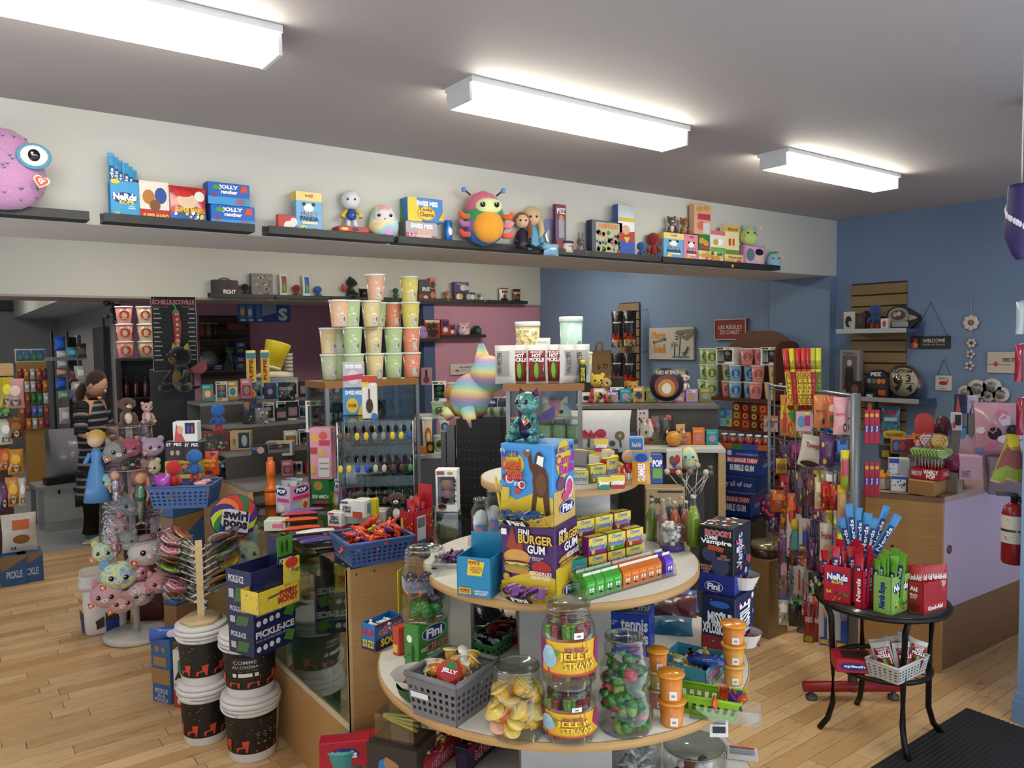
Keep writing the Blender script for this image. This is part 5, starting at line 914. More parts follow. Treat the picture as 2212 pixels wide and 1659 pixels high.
for i,(yb,yt)in enumerate(((1400,1325),(1325,1245),(1245,1150),(1150,1030))):
 P,w,d,h=fit2(358,385,452,yb,yt,bz,-1.05)if i==0 else(P,w,d,.25)
 if i==0:P0=P;h=.24
 Qi(Qy,[WL,Qw,QB,WG][i]+' blue pickle carton of the tall stack',Q0,Qb((P0. x,P0. y,bz)),w,min(d,.3),h-.001,-1.05,'#2a578e',[(QO,[(0,0),(1,.6),(1,1),(0,1)],'#8a6a44'),(Qu,.2,.2,.8,.4,WK,'#a8b8cc',.03)],[(QO,[(0,.35),(1,.9),(1,1),(0,1)],'#8a6a44'),(Qu,.2,.35,.6,.5,WK,'#a8b8cc',.03),(Qu,.25,.18,.55,.32,'IN A\nPOUCH','#a8b8cc',.02)]);bz+=h
cart(Qy,'dark red carton in the shade behind the carousel',Q0,(300,352,1345,1240),0,-.3,.25,'#5a2018',[(Qu,.3,.4,.7,.6,WK,'#8a5a4a',.02)])
# sunflower-seed tub
P=Z(228,1368,0)+Qb((.02,.1,0));t=E_('seed_tub','square white tub with printed seed bags beside the carousel','tub',P,-.15)
h_=hz(200,1235,P);w_=95*mpp(P);wm=M('#e4dcda',.5)
b=B();b. Qc([(w_*.4,0),(w_*.42,.01),(w_*.46,h_*.78)],M('#e6dfdc',.5),32,sq=.6);b. Qa('tub_body',t)
Qj(w_*.47,w_*.53,h_*.8,-pi,pi,h_*.02,h_*.74,[x for k in range(4)for x in((Qs,k*.25,0,k*.25+.13,.32,'#24408a'),(QO,[(k*.25,.02),(k*.25+.1,.05),(k*.25+.08,.5),(k*.25,.52)],'#5a3424'),(Qu,k*.25+.02,.72,k*.25+.12,.82,'DAVID','#b02a20',.03),(QY,k*.25+.14,.66,.018,Xj),(QO,[(k*.25+.12,.0),(k*.25+.24,.18),(k*.25+.24,.42),(k*.25+.13,.2)],'#2a2a2e'),(Qt,k*.25+.12,.88,.04,.05,'#d8a82a'))],None). Qa('printed_wrap',t)
B(). Qc([(w_*.47,h_*.78),(w_*.52,h_*.8),(w_*.52,h_*.88),(w_*.49,h_*.9),(w_*.49,h_),(w_*.46,h_),(w_*.45,h_*.85)],wm,32,sq=.6). Qa('rim_lid',t)
# plush keyring carousel
cb=Z(297,1375,0);tyc=E_('plush_carousel','white round base carousel with wire tiers of clip on plush','carousel',cb,0);tm=M('#c8c6c2',.35);wr_=M('#b8a890',.3,.7)
B(). Qc([(.17,0),(.18,.01),(.18,.03),(.16,.035)],tm,36). Qa('base_disc',tyc);TT=hz(290,880,cb);B(). Qg([(0,0,.03),(0,0,TT-.1)],.018,tm,10). Qa('pole',tyc)
tiers=[(hz(290,y,cb),52*mpp(cb)*k)for y,k in((918,1.0),(1008,1.15),(1158,1.2),(1270,1.15))]
for zt,rr in tiers:
 B(). Qg([(rr*cos(a),rr*sin(a),zt)for a in[2*pi*i/24 for i in range(25)]],.003,wr_,6). Qa('ring',tyc)
 for q in range(4):B(). Qg([(0,0,zt),(rr*cos(q*pi/2),rr*sin(q*pi/2),zt)],.0025,wr_,5). Qa('spoke',tyc)
B(). shell([(tiers[0][1]*.8,tiers[0][0]+.01),(tiers[0][1]*1.1,tiers[1][0]),(tiers[1][1]*1.1,tiers[2][0])],M('#e8dce4',.1,0,Xw),24). Qa('cellophane_skirt',tyc)
def clip(Qe,x,y,s,col,ears,earc=None,Qh=Qv,tie=None,muz=None):
 P=DD(x,y,dist(cb)-s*0-.1+random. uniform(0,.04));m_=mpp(P);r=s*m_/2*1.28;t=E_('clip_on_plush',Qe,Wn,P,Qk(P)+random. uniform(-.3,.3),'clip on plush heads')
 mt=M('#'+tie+'00',.9,0,'tie',2.5)if tie else M(col,.9,0,Qh)
 b=B();b. Qf((0,0,0),(r*1.08,r*.75,r*.92),mt,16);b. Qa(W2,t)
 for s_ in(-1,1):
  b=B();eyes(b,[(s_*r*.4,-r*.64,r*.02)],r*.17);b. Qa('eye',t)
  if ears==Qz:B(). Qf((s_*r*.75,0,r*.75),(r*.35,r*.15,r*.35),M(earc or col,.9,0,Qh),10). Qa(Yj,t)
  else:B(). Qc([(r*.3,0),(r*.18,r*.35),(1e-5,r*.6)],M(earc or col,.9,0,Qh),8,Tm(s_*r*.6,0,r*.65,ry=s_*.35)). Qa(Yj,t)
 B(). Qf((0,-r*.72,-r*.22),(r*.25,r*.14,r*.17),M(muz or XK,.9),8). Qf((0,-r*.85,-r*.16),r*.06,M('#d88a9a',.4),6). Qa('muzzle',t)
 B(). Qg([(0,0,r*.9),(0,.005,r*1.5),(0,.01,r*2.0)],.003,wr_,5). Qa('clip_chain',t)
 heart_tag(t,-r*.9,-r*.6,-r*.5,r*.45,.4);return t
for a in(('grey tabby kitten clip on plush high on the carousel',255,975,42,'#9a9694',QN),('rainbow pink unicorn clip on plush high on the carousel',280,968,36,Xk,QN,'#e0a060'),('black and white puppy clip on plush on the second tier',282,998,30,Wu,Qz,Wu,Qv,None,'#f0ece8'),('grey striped cat clip on plush at the carousel right',342,1072,40,'#a09894',QN),('teal fish clip on plush at mid height',288,1090,44,'#8ab8b4',Qz,'#d89a5a'),('large white bear clip on plush low on the carousel',318,1188,58,'#ddd8d4',Qz,XV),('pastel blue and yellow clip on plush at the left edge',226,1192,38,'#9ac0c8',Qz,'#d8d08a',Qv,'b'),('pastel rainbow bear clip on plush at the bottom',257,1243,54,'#8ab8d8',Qz,'#7ab0d0',Qv,'b'),('pink cat clip on plush at the bottom left',230,1285,48,'#d8a8b4',QN,'#d090a4'),('rosy dog clip on plush at the carousel foot',262,1300,42,'#dca8a8',Qz,'#c85a4a'),('spotted leopard clip on plush at the carousel foot',302,1282,46,'#d8b89a',Qz,'#4a3a3a',Qv,QY),('pink unicorn clip on plush at the bottom right',343,1258,40,'#e0a0a8',QN,'#e8b8a0'),('small white pom clip on plush at the carousel right',358,1188,26,'#d8d0d4',Qz),('pale pink bunny clip on plush on the third tier',255,1140,34,'#d8b8bc',QN),('lilac bear clip on plush at the upper right',330,965,34,'#b8a0c0',Qz),('cream puppy clip on plush on the second tier right',325,1010,30,'#d8c8b0',Qz),('white lamb clip on plush at the right of the bear',350,1140,36,WS,Qz),('aqua kitten clip on plush at the left of the dolls',232,1040,30,'#9ac8c0',QN),('pink sequin fox clip on plush near the bottom',300,1235,32,'#d88aa0',QN,None,WI),('mint bunny clip on plush beside the white bear',276,1168,34,'#b8d8c8',QN)):clip(*a)
def doll(Qe,x,y,hpx,hair,body,tail,skin='#d8a888'):
 P=DD(x,y,dist(cb)-.13);h=hpx*mpp(P);t=E_('mermaid_doll',Qe,'doll',P,Qk(P));r=h*.13
 B(). Qf((0,0,h-r),(r*.9,r*.8,r),M(skin,.5),12). Qa(W2,t);B(). Qf((0,r*.35,h-r*.9),(r*1.2,r*.9,r*1.25),M(hair,.5,0,Qv),12). Qg([(r*.8,r*.3,h-r),(r*1.2,r*.1,h*.6),(r*1.0,0,h*.35)],[r*.5,r*.45,r*.15],M(hair,.5,0,Qv),8). Qa('hair',t)
 B(). Qc([(r*.55,h*.45),(r*.75,h*.56),(r*.6,h*.72),(r*.25,h*.78)],M(body,.4,0,WI),12). Qa('torso',t)
 for s in(-1,1):B(). Qg([(s*r*.6,0,h*.71),(s*r*1.15,-r*.2,h*.56),(s*r*.9,-r*.5,h*.45)],r*.2,M(skin,.5),7). Qa('arm',t)
 B(). Qc([(r*.15,h*.06),(r*.4,h*.25),(r*.58,h*.46)],M(tail,.4,0,WI),12). prism([(-r*.9,0),(0,h*.1),(r*.9,0),(0,h*.03)],r*.2,M(tail,.4,0,WI)). Qa('fish_tail',t)
doll('purple haired mermaid doll hanging on the carousel',252,1100,85,'#8a5a8a','#b8b0c0','#c8c4d8');doll('pink and blond haired mermaid doll on the carousel',305,1135,118,'#d88a8a','#8ac0a0','#b0c8a8');doll('small brown haired mermaid doll low on the carousel',250,1218,62,'#8a4a7a','#c8a8a0','#b89ac0')
t=E_('princess_doll','soft doll in a long blue satin dress on the carousel left','doll',DD(212,1082,dist(cb)-.08),Qk(cb));h_=142*mpp(cb);r=h_*.11
B(). Qf((0,0,h_-r),r,M('#e0b894',.5),12). Qa(W2,t);B(). Qf((.005,r*.4,h_-r*.7),(r*1.15,r,r*1.1),M('#d8b030',.6,0,Qv),12). Qa('hair',t);B(). Qc([(h_*.19,0),(h_*.15,h_*.25),(h_*.07,h_*.58),(h_*.075,h_*.7),(h_*.03,h_*.78)],M('#5a92d0',.3),18). Qa('dress',t)
for s in(-1,1):B(). Qg([(s*.03,0,h_*.7),(s*.055,-.02,h_*.56)],.012,M('#5a92d0',.3),7). Qa('arm',t)
for a in(('brown puppy plush lying on top of the carousel',275,912,62,'#6a4a3a',Xx,X1),('pink mouse plush beside the puppy on top',318,905,44,'#d8a8a8',Qz,'#e8d0cc')):
 P=DD(a[1],a[2]+8,dist(cb)-.05);Qo(a[0],P,a[3]*mpp(P),Qk(P)+.3,a[4],a[6],a[5])
P=Z(398,1148,.86);bb=basket(Ww,'blue pierced basket with plush figures beside the carousel',Qb((P. x+.03,P. y+.06,.97)),.27,.2,.1,-.55,'#3f5f94',.86,(11,4),.005)
for lb,dx,c in(('red masked plush figure in the blue basket',-.06,('#b8241c','#b8241c','#7a1a1a')),('blue helmeted plush figure at the back of the blue basket',.05,('#2a66a8','#2a5a9a','#b83028'))):
 q=bb. location+Qb((dx*.85,-dx*.5+(.03 if dx>0 else-.03),.06 if dx<0 else .1));figure(lb,q,.15,-.6,*c,Qh=Qv,eye=False)
o=bag('purple cellophane sweet in the blue basket',bb. location+Qb((-.1,.0,.06)),.07,.09,-.5,'#a03aa8',d=.05,name='cellophane_sweet');
for i in range(5):o=B(). Qg([(0,0,0),(.05,0,.01)],.01,M('#e0a8b0',.4),7). Qa('candy_twist');o. location=bb. location+Qb((.02+.02*i,-.06+.01*i,.1));o. rotation_euler=(0,.3,.5*i);tag(o,'pink white candy twist in the blue basket',QC,'candy twists in the blue basket')
# things on the glass counter
def basket2(name,Qe,C,R,xl,z,h,col,**k):
 c=Z(*C,z);u=Z(*R,z)-c;w=u. length;u. normalize();v=Qb((-u. y,u. x,0));r=ray(xl,C[1]);den=v. x*r. y-v. y*r. x;d=abs((r. x*c. y-r. y*c. x)/den);d=min(d,.3)
 tp=k. get('taper',.86);o=basket(name,Qe,c+u*w/2+v*d/2,w/tp,d/tp,h,atan2(u. y,u. x),col,**k);o[QA]=(w/tp,d/tp,h);return o
bb=basket2(Ww,'large blue pierced basket of orange wrapped chocolates on the counter',(762,1227),(884,1207),727,CZ+.001,.085,'#3f5a92',holes=(12,4),rim=.006)
w_,d_,h_=bb[QA]
for c_,nm_,n_ in(('#dc4a1a',WJ,46),('#c83a12','deep orange',24),('#5a2490','purple',10),('#a8b83a','yellow green',5)):
 p_=tag(Qp(c_,.062). Qa('wrapped_chocolate'),nm_+' wrapped chocolate heaped in the blue basket',QC,nm_+' chocolates in the blue basket');Qn(p_,bb. location,(w_*.44,d_*.42),n_,.055,.135,yaw=bb. rotation_euler. z,seed=n_)
t=Qm(WV,'tall red open box of candy sticks behind the blue basket',Qq,(865,895,936,1180,1108),CZ+.001,-1.2,'#b8202c',[(Qs,.1,.1,.25,.8,Xg),(WD,10,[Xg,'#e86a2a'],.05,3)],[(Qs,.15,.05,.6,.85,'#dcd8d6'),(Qs,.18,.5,.57,.8,'#777'),(Qs,.15,.05,.6,.12,'#2a6ab0'),(WD,12,['#6a9a2a','#d8a82a','#3a8a4a'],.05,6,(.62,.05,.98,.95))],back=.09,Ql=.12)
w_,d_,h_=t[QA];TB=t. matrix_basis
for i in range(8):q=TB@Qb((random. uniform(-.3,.3)*w_,d_*(.2+.09*i),.02));rope('red candy rope pack standing in the tall red box',q,.028,.13+.01*(i%4),-1.0+random. uniform(-.3,.3),'#c01c2e' if i%3 else '#d8343a',Qd='rope packs in the tall red box')
def zbox(Qe,px,z,th,F=(),R=(),col=XV,T=(),dm=.07):return cart2('drink_mix_box',Qe,Qq,px,z,th,col,F,R,T,'zero sugar drink mix boxes',Ql=dm)
ZS=[(Qu,.2,.62,.8,.82,'ZERO',X2,.04),(Qu,.15,.42,.85,.6,'SUGAR',X2,.04),(Qs,0,0,1,.3,X3),(Qs,.1,.88,.5,.98,'#b8323c')]
a=zbox('front zero sugar drink box beside the blue basket',(708,738,752,1150,1108),CZ+.001,-1.0,ZS,[(Qs,0,0,1,.3,X3)]);zbox('second zero sugar drink box with purple corner',(734,765,780,1118,1084),CZ+.06,-1.0,[(Qu,.2,.5,.8,.7,'ZERO',X2,.04),(Qu,.2,.3,.8,.48,'SUGAR',X2,.04),(Qs,0,.85,.6,1,'#6a3a8a')]);zbox('third zero sugar drink box with cherry print',(762,788,806,1120,1082),CZ+.06,-1.0,[(Qs,0,0,.8,.35,'#c04a2a')],[(Qs,.3,.2,.7,.8,'#5a8ac0')]);zbox('yellow drink mix box at the end of the zero sugar row',(800,812,820,1116,1078),CZ+.06,-1.0,col='#d8c02a')
Qi(WE,'low white block under the drink mix boxes',Wq,Z(735,1132,CZ+.001),.2,.09,.057,-.75,'#c8c4be')
def poptart(Qe,px,z):
 t=Qm('toaster_pastry_box',Qe,Qq,px,z,-1.15,'#b8c4e0',[(Qs,.5,0,1,1,'#c8b0d0'),(Qt,.4,.8,.38,.15,X4),(Qu,.12,.73,.68,.88,'POP',Qr,.05),(Qs,.1,.42,.9,.55,'#d83a7a'),(Qt,.4,.2,.2,.14,'#e8e0c8')],[(Qs,0,.4,1,1,'#e08ab0'),(Qt,.55,.82,.38,.14,X4),(Qu,.28,.74,.82,.9,'POP',Qr,.05),(Qs,.1,.5,.95,.62,'#d8306a'),(Qs,.55,.05,.9,.45,'#e8d86a'),(Qt,.72,.25,.12,.12,'#d84a3a')],inner='#888',Ql=.12)
 w,d,h=t[QA]
 for q in range(7):o=bag('silver foil pastry bite pouch in the '+Qe. split(' on')[0],t. matrix_basis@Qb((random. uniform(-.2,.2)*w,d*(.15+.1*q),h-.045)),.06,.065,-1.15+random. uniform(-.4,.4),'#a8acb0',d=.02,Qd='silver pouches in '+Qe,lean=random. uniform(-.3,.3),r=.15)
 return t
poptart('pastel toaster pastry bites box on the counter front',(597,629,673,1112,1052),CZ+.02);poptart('pastel toaster pastry bites box farther back on the counter',(723,748,790,1094,1036),CZ+.02)
for lb,x,y,w,dd,h,th,c,F in(('slab of stacked brown chocolate bars',655,1122,.12,.06,.03,-.45,'#3a2014',()),('pastel pastry box lying flat at the counter edge',600,1148,.09,.08,.045,-.6,'#c8d0b8',[(Qs,.4,.3,.9,.7,Xk)])):Qi(Qx,lb,Qq,Z(x-30,y,CZ+.001),w,dd,h,th,c,F)
for i,(lb,x,y,c,tx,z_)in enumerate((('orange caramel bar on top of the bar pile',650,1140,'#dc541c','COW TALES',.03),('second orange caramel bar below it',652,1152,'#d84a1a','COW TALES',.015),('purple chocolate bar at the pile front',690,1178,'#4a3486','MILKA',.012),('dark purple chocolate bar under the white one',672,1168,'#3a2a6a','MILKA',.004),('white caramel bar beside the purple bars',682,1162,'#e4e0da','',.02),('violet chocolate bar at the top of the pile',665,1128,'#7a5a9a','',.045),('red violet chocolate bar near the pastry box',650,1132,'#b83a5a','',.04))):
 o=bag(lb,Z(x-42,y,CZ+.012)+Qb((0,0,z_)),.045,.15,0,c,[('v',.25,.15,.75,.85,tx,'#f0e8e0',.02)]if tx else(),d=.016,name='chocolate_bar',cat='candy bar');o. rotation_euler=(-pi/2,0,-pi/2-.5+.12*(i%3));o. rotation_euler=(Matrix. Rotation(-.35+.1*(i%3),4,'Z')@Matrix. Rotation(pi/2,4,'Y')@Matrix. Rotation(pi/2,4,'Z')). to_euler()
P=Z(587,1090,CZ+.001);t=E_(W9,'tall orange plastic candy bottle with flip cap',W5,P,Qk(P));h_=hz(587,988,P)-CZ;r_=14*mpp(P);OR=M('#e06a1c',.3)
B(). Qc([(r_*.95,0),(r_,.006),(r_,h_*.26),(r_*.9,h_*.28)],OR,20). Qa('jar_base',t);B(). Qc([(r_*1.02,h_*.28),(r_*1.02,h_*.36),(r_*.6,h_*.4),(r_*.58,h_*.6),(r_*.68,h_*.62),(r_*.66,h_*.9),(r_*.42,h_*.92),(r_*.4,h_)],OR,20). Qa('pump_top',t)
P=Z(632,1076,CZ+.001);t=jar('small jar with purple lid beside the pastry bites',P,.036,.09);B(). Qc([(.033,.004),(.034,.01),(.034,.06)],M(X5,.4),16). Qa('sweets',t);B(). Qc([(.031,.088),(.031,.104)],M('#8a78b0',.4),18). Qa(Yh,t)
gk=cart2(QJ,'green koala cookie box between the pastry boxes',QM,(673,712,724,1090,1036),CZ+.001,-.75,'#1f7a3a',[(Qt,.4,.75,.25,.18,'#b8864a'),(Qs,0,.2,1,.45,'#14602a'),(Qu,.05,.24,.95,.4,'GUU MARCH',Qr,.03),(Qs,.2,.05,.9,.16,'#c03a4a')],Ql=.07)
kz=CZ+.001+gk[QA][2]+.001;cart2(QJ,'tall pink koala cookie box on the green one',QM,(671,717,729,1036,924),kz,-.75,'#e09ab0',[(Qt,.25,.8,.18,.09,'#e8b04a'),(Qt,.65,.85,.2,.08,'#d85a4a'),(Qs,.45,.66,.95,.76,'#c83a50'),(Qs,.02,.5,.35,.62,'#b83a48'),(Qt,.55,.52,.2,.06,'#d8b04a'),(Qs,.4,.05,.92,.42,'#dcd8d4'),(Qs,.45,.3,.88,.33,'#999'),(Qs,.45,.2,.88,.23,'#999'),(Qt,.15,.2,.12,.08,'#d8b040')],[(Qs,.1,.1,.9,.9,'#c88a9a')],Ql=.07)
bag('small yellow candy bag lying before the cookie box',Z(733,1086,CZ+.001),.07,.06,-.6,'#d8b82a',[(Qt,.5,.5,.25,.25,'#c86a2a')],d=.03,lean=-.5)
P=Z(860,1118,CZ+.05);Qo('brown puppy plush peeking behind the orange chocolates',Z(858,1125,CZ+.001),.13,-.6,'#4a3226','#f0ece8',Xx,muz='#f0ece8')
# stepped display farther back
SX0,SX1=1.33,2.3
ds=E_('display_table','pale wood display table with grey front and stepped shelves','display table',(0,0,0));TB_=[(CZ,4.2,4.58),(1.06,4.58,4.82),(1.2,4.82,5.08),(1.33,5.08,5.4)]
for i,(z_,y0,y1)in enumerate(TB_):B(). box(SX0,SX1,y0,y1,z_-.018,z_,M('#8a8784',.4)). Qa(Q1,ds)
for i in range(3):B(). box(SX0,SX1,TB_[i+1][1],TB_[i+1][1]+.012,TB_[i][0],TB_[i+1][0]-.018,M('#4a4744',.5)). Qa(Wq,ds)
B(). box(SX0,SX0+.03,4.2,5.4,0,CZ-.018,M('#c8a470',.45,0,WY)). Qa(Ws,ds);B(). box(SX0+.03,SX1,4.23,4.24,0,CZ-.018,M('#6a6864',.5)). Qa(Xr,ds);B(). box(SX1-.03,SX1,4.2,5.4,0,CZ-.018,M('#c8a470',.45,0,WY)). Qa(Ws,ds);B(). box(SX0,SX1,5.38,5.4,0,1.31,M('#6a6864',.5)). Qa(Wa,ds)
def on(lb,x0,x1,yb,yt,tier,c,F=(),d=.07,th=-.5,n=Qx,cat=Qq,R=(),z=None):return cart(n,lb,cat,(x0,x1,yb,yt),(TB_[tier][0]+.001)if z is None else z,th,d,c,F,R)
cz_=.97+.0
zc=bz+.001
on('navy retro alien dispenser box nearest the carousel',357,401,996,955,0,'#1a1c34',[(Qs,.12,.1,.88,.7,'#5a2a28'),(Qs,.16,.14,.84,.66,'#2a2830'),(Qu,.45,.78,.85,.94,'PEZ',Qr,.04),(Qu,.1,.78,.32,.94,'ET',Qr,.03),(Qt,.36,.42,.1,.14,X6),(Qt,.64,.42,.1,.14,X6)],z=zc+.13)
on('second navy retro alien dispenser box',397,436,996,956,0,'#1a1c34',[(Qs,.12,.1,.88,.7,'#5a2a28'),(Qs,.16,.14,.84,.66,'#2a2830'),(Qu,.45,.78,.85,.94,'PEZ',Qr,.04),(Qu,.1,.78,.32,.94,'ET',Qr,.03),(Qt,.4,.4,.1,.14,X6),(Qt,.66,.4,.1,.14,X6)],z=zc+.13)
on('yellow window box of burger gummies on the blue cartons',357,434,1036,997,0,'#d0b428',[(Qs,.25,.25,.92,.85,'#4a3c28'),(Qt,.4,.55,.1,.16,'#b06a3a'),(Qt,.58,.68,.1,.14,'#d8863a'),(Qt,.75,.5,.1,.16,'#8a7a3a'),(Qs,.3,.3,.6,.42,'#7a6a4a')],z=zc,d=.1)
on('white window pack with two candy dispensers on the black column side',374,427,955,912,0,'#d8d8dc',[(Qs,.5,.4,.9,.95,'#1c1c44'),(QO,[(.05,0),(.5,.0),(.3,.6),(.15,.9)],'#b84a4a'),(Qt,.3,.6,.12,.2,'#c8a070'),(Qs,.6,.45,.68,.8,'#3a4ac0'),(Qs,.76,.45,.84,.8,XO)],z=zc+.27)
o=bag('orange peanut candy bag leaning on the step',Z(453,1026,zc),.1,.13,-.5,'#d8501c',[(Qu,.12,.55,.88,.75,"Reese's",Wh,.03),(Qu,.25,.36,.85,.5,'PIECES',Wh,.03),(Qt,.2,.9,.15,.08,'#5a2470'),(Qt,.7,.9,.15,.06,'#5a2470'),(Qt,.5,.12,.2,.08,'#5a2470')],d=.035)
on('dark red window box of zombie figures',431,496,975,934,1,'#8a2420',[(Qs,.1,.08,.92,.9,'#3a3a34'),(WD,26,['#6a7a5a','#8a8a7a','#4a5a3a','#b0b09a'],.05,4,(.12,.1,.9,.88))])
on('beige window box with a blue figure',497,542,973,932,1,'#c0a478',[(Qs,.42,.1,.95,.92,'#22304a'),(Qt,.7,.5,.14,.3,'#9aa8a8'),(Qt,.22,.45,.08,.2,XZ)])
bag('bright green sour candy bag on the second step',Z(546,962,1.061),.11,.12,-.5,'#4fae2e',[(Qt,.5,.5,.3,.25,'#b8e04a'),(QO,[(.2,.2),(.4,.8),(.5,.3)],'#e8f0e0'),(QO,[(.6,.2),(.7,.75),(.85,.3)],'#1a3a6a')],d=.03,lean=-.15)
on('yellow cookie box behind the green bag',550,590,953,918,1,Q4,[(Qt,.5,.75,.4,.2,'#d8882a'),(Qt,.55,.45,.35,.15,'#6a3a1a'),(Qs,.1,.05,.9,.2,'#b86a2a')])
popbox('white window box with a snowy figure',*(lambda q:(q[0],q[1],.09,q[2]))(fit(587,641,953,905,1.201-.14,-.6)),-.6,fig=('#d0d0d0',X0,WM),hair='#c0c0c0')
on('white and brown sci-fi figure box on the front step',496,542,1017,972,0,We,[(Qs,.0,.75,.3,1,XI),(Qt,.55,.5,.3,.35,Wf),(Qt,.72,.25,.1,.1,'#5a6a3a'),(Qs,.35,.85,.8,.95,'#3a342c')])
on('small red white and blue soda flavored pack',506,527,1020,995,0,'#e0e0e4',[(QO,[(0,.7),(1,.4),(1,.8),(0,1)],X3),(QO,[(0,.0),(1,.0),(1,.35),(0,.5)],'#2a4ab0')],d=.03)
P=Z(485,1019,CZ+.001);t=E_('eyeball_cup','clear cup of blue gummy eyeballs on the front step',Yg,P,0);B(). shell([(.035,0),(.045,.06)],M('#4ab0d8',.2,0,Q7),16). Qa(Yg,t)
for q in range(6):o=B(). Qf((0,0,0),.018,M('#e4e4e0',.2),10). Qf((0,-.012,0),.009,M('#a83a4a',.2),8). Qf((0,-.016,0),.005,M(BLK,.2),6). Qa('gummy_eyeball');o. location=P+Qb((.028*cos(q*1.05),.028*sin(q*1.05),.045+.012*(q%2)));o. rotation_euler=(0,0,q);tag(o,'gummy eyeball in the clear blue cup',QC,'gummy eyeballs')
on('black gum box with red side on the front step',542,571,1010,984,0,'#22202a',[(Qt,.5,.5,.3,.3,'#5a3a4a')],d=.05);on('black horror candy tin on the second step',544,576,984,962,1,'#1a1a22',[(Qt,.6,.5,.25,.35,'#b8948a'),(Qu,.05,.5,.4,.8,'BUG','#6a8ad0',.03)],d=.05)
on('orange gummy burger bag box',571,618,1008,984,0,'#d8682a',[(Qt,.4,.5,.2,.3,'#e8b04a'),(Qt,.75,.5,.15,.3,'#d88a3a')],d=.05)
for i,(x,y,c1,c2,lb)in enumerate(((630,1004,'#d8843a','#b84a2a','gummy burger ball'),(650,1002,'#d8586a','#e8a0a0','pink cupcake gummy'),(664,1004,'#d88a4a','#a83a2a','small orange gummy burger'))):
 P=Z(x,y,CZ+.001);t=E_('gummy_burger',lb+' on the display table',QC,P,0);B(). Qc([(.02,0),(.026,.008),(.026,.014)],M(c1,.3),14). Qa('lower_bun',t);B(). Qc([(.028,.014),(.028,.02)],M(c2,.3),14). Qa('filling',t);B(). Qc([(.026,.02),(.024,.032),(.012,.04),(1e-5,.042)],M(c1,.3),14). Qa('upper_bun',t)
popbox('cream window box with a tiny figure under the snowy box',*(lambda q:(q[0],q[1],.08,q[2]))(fit(575,632,985,955,CZ+.11,-.6)),-.6,acc='#cfc8b8')
popbox('large white window box with a dark haired figure in yellow',*(lambda q:(q[0],q[1],.09,q[2]))(fit(661,716,934,866,kz+.29 if False else 1.201,-.7)),-.7,fig=('#d8b090','#2a2020','#d8a02a'),text='QUEEN OF HEARTS',side=[('v',.2,.1,.8,.9,'QUEEN OF HEARTS',WZ,.02)])
popbox('white window box with a bald figure on the upper step',*(lambda q:(q[0],q[1],.09,q[2]))(fit(597,640,905,867,1.201,-.6)),-.6,fig=('#d8b898','#6a5a50','#b8a090'),hair='#c8a888')
on('pink princess gift bag on the upper step',555,598,896,855,2,'#d0a8b8',[(Qt,.3,.3,.15,.15,'#b8b8d8'),(Qt,.7,.5,.15,.2,'#c89ab0'),(Qt,.6,.2,.15,.12,'#8a9ac8')],d=.04)
bag('dark pouch printed with letters on the top step',Z(620,866,1.331),.11,.12,-.6,'#2a2a30',[(Qu,.1,.6,.9,.75,'CHUCKLE','#c8c4be',.02),(WD,18,['#8a8a88','#6a6a6a',WR],.05,9,(.1,.1,.9,.55))],d=.04)
P=Z(470,928,1.201);figure('blue helmeted plush figure on the steps',Z(472,932,1.2),.16,-.5,'#2a6ac0',WP,'#b83028',Qh=Qv,eye=False)
P=Z(455,934,1.06);figure('black armored toy figure beside the blue helmeted plush',Z(452,936,1.1),.14,-.5,X7,'#1a1a1e',X7,eye=False,cape='#101014')
on('black glittery figure box on the upper step',524,556,916,890,2,'#1c1a20',[(WD,12,['#8a5a5a','#c8c4c0','#4a4a5a'],.06,5)],d=.05);bag('clear bag of white robot gummies on the upper step',Z(566,915,1.2),.08,.1,-.4,'#8a8684',[(WD,12,[Wd,'#3a3a3e',X0],.08,5)],d=.04,r=.1)
on('clear case with an orange and blue figure',516,552,893,862,3,'#3a3434',[(Qt,.5,.5,.25,.3,'#c8824a'),(Qt,.35,.3,.15,.15,'#3a6ab0')],d=.05,z=1.2+.05)
on('green apple candy tin beside the large window box',642,660,955,915,1,'#2a2a34',[(Qt,.5,.35,.3,.2,'#c83a2a'),(Qt,.5,.7,.35,.2,'#4a4a6a')],d=.04)
Qo('white rabbit plush with closed eyes near the keyring rack',Z(743,1012,1.0),.16,-.9,'#e0d4c0','#eae0d0',Xx);squish('orange haired round plush above the pink bag',Z(545,862,1.331),.06,.07,-.5,'#d8a060')
# glass towers, tubs, pouches
def onD(lb,x0,x1,yb,yt,d,c,F=(),dp=.06,th=-.6,n=Qx,cat=Qq,R=(),z=None,T=()):
 P=DD(x0,yb,d)
 if z is not None:P. z=z
 return cart(n,lb,cat,(x0,x1,yb,yt),0,th,dp,c,F,R,(),T,None,P)
def popD(lb,x0,x1,yb,yt,d,th=-.6,z=None,**k):
 P=DD(x0,yb,d);P. z=z if z is not None else P. z;P,w,h=fit(x0,x1,yb,yt,0,th,P);return popbox(lb,P,w,w*.75,h,th,**k)
METAL=M('#9a9c9e',.3,.8)
T1=YY(702,826,3.9);T1r=YY(905,822,3.9);tw=T1r. x-T1. x;Tz=T1. z
tt=E_('glass_tower','tall glass display tower with wooden top full of small figures','display case',(T1. x,3.9,0));WT=M('#9a6a3a',.4,0,Xa)
B(). box(0,tw,0,.28,Tz-.035,Tz,WT). Qa('wooden_top',tt);B(). box(0,tw,0,.28,0,.12,WT). Qa('wooden_base',tt)
for x in(.0,tw-.022):
 for y in(0,.26):B(). box(x,x+.022,y,y+.02,.12,Tz-.035,METAL). Qa('corner_post',tt)
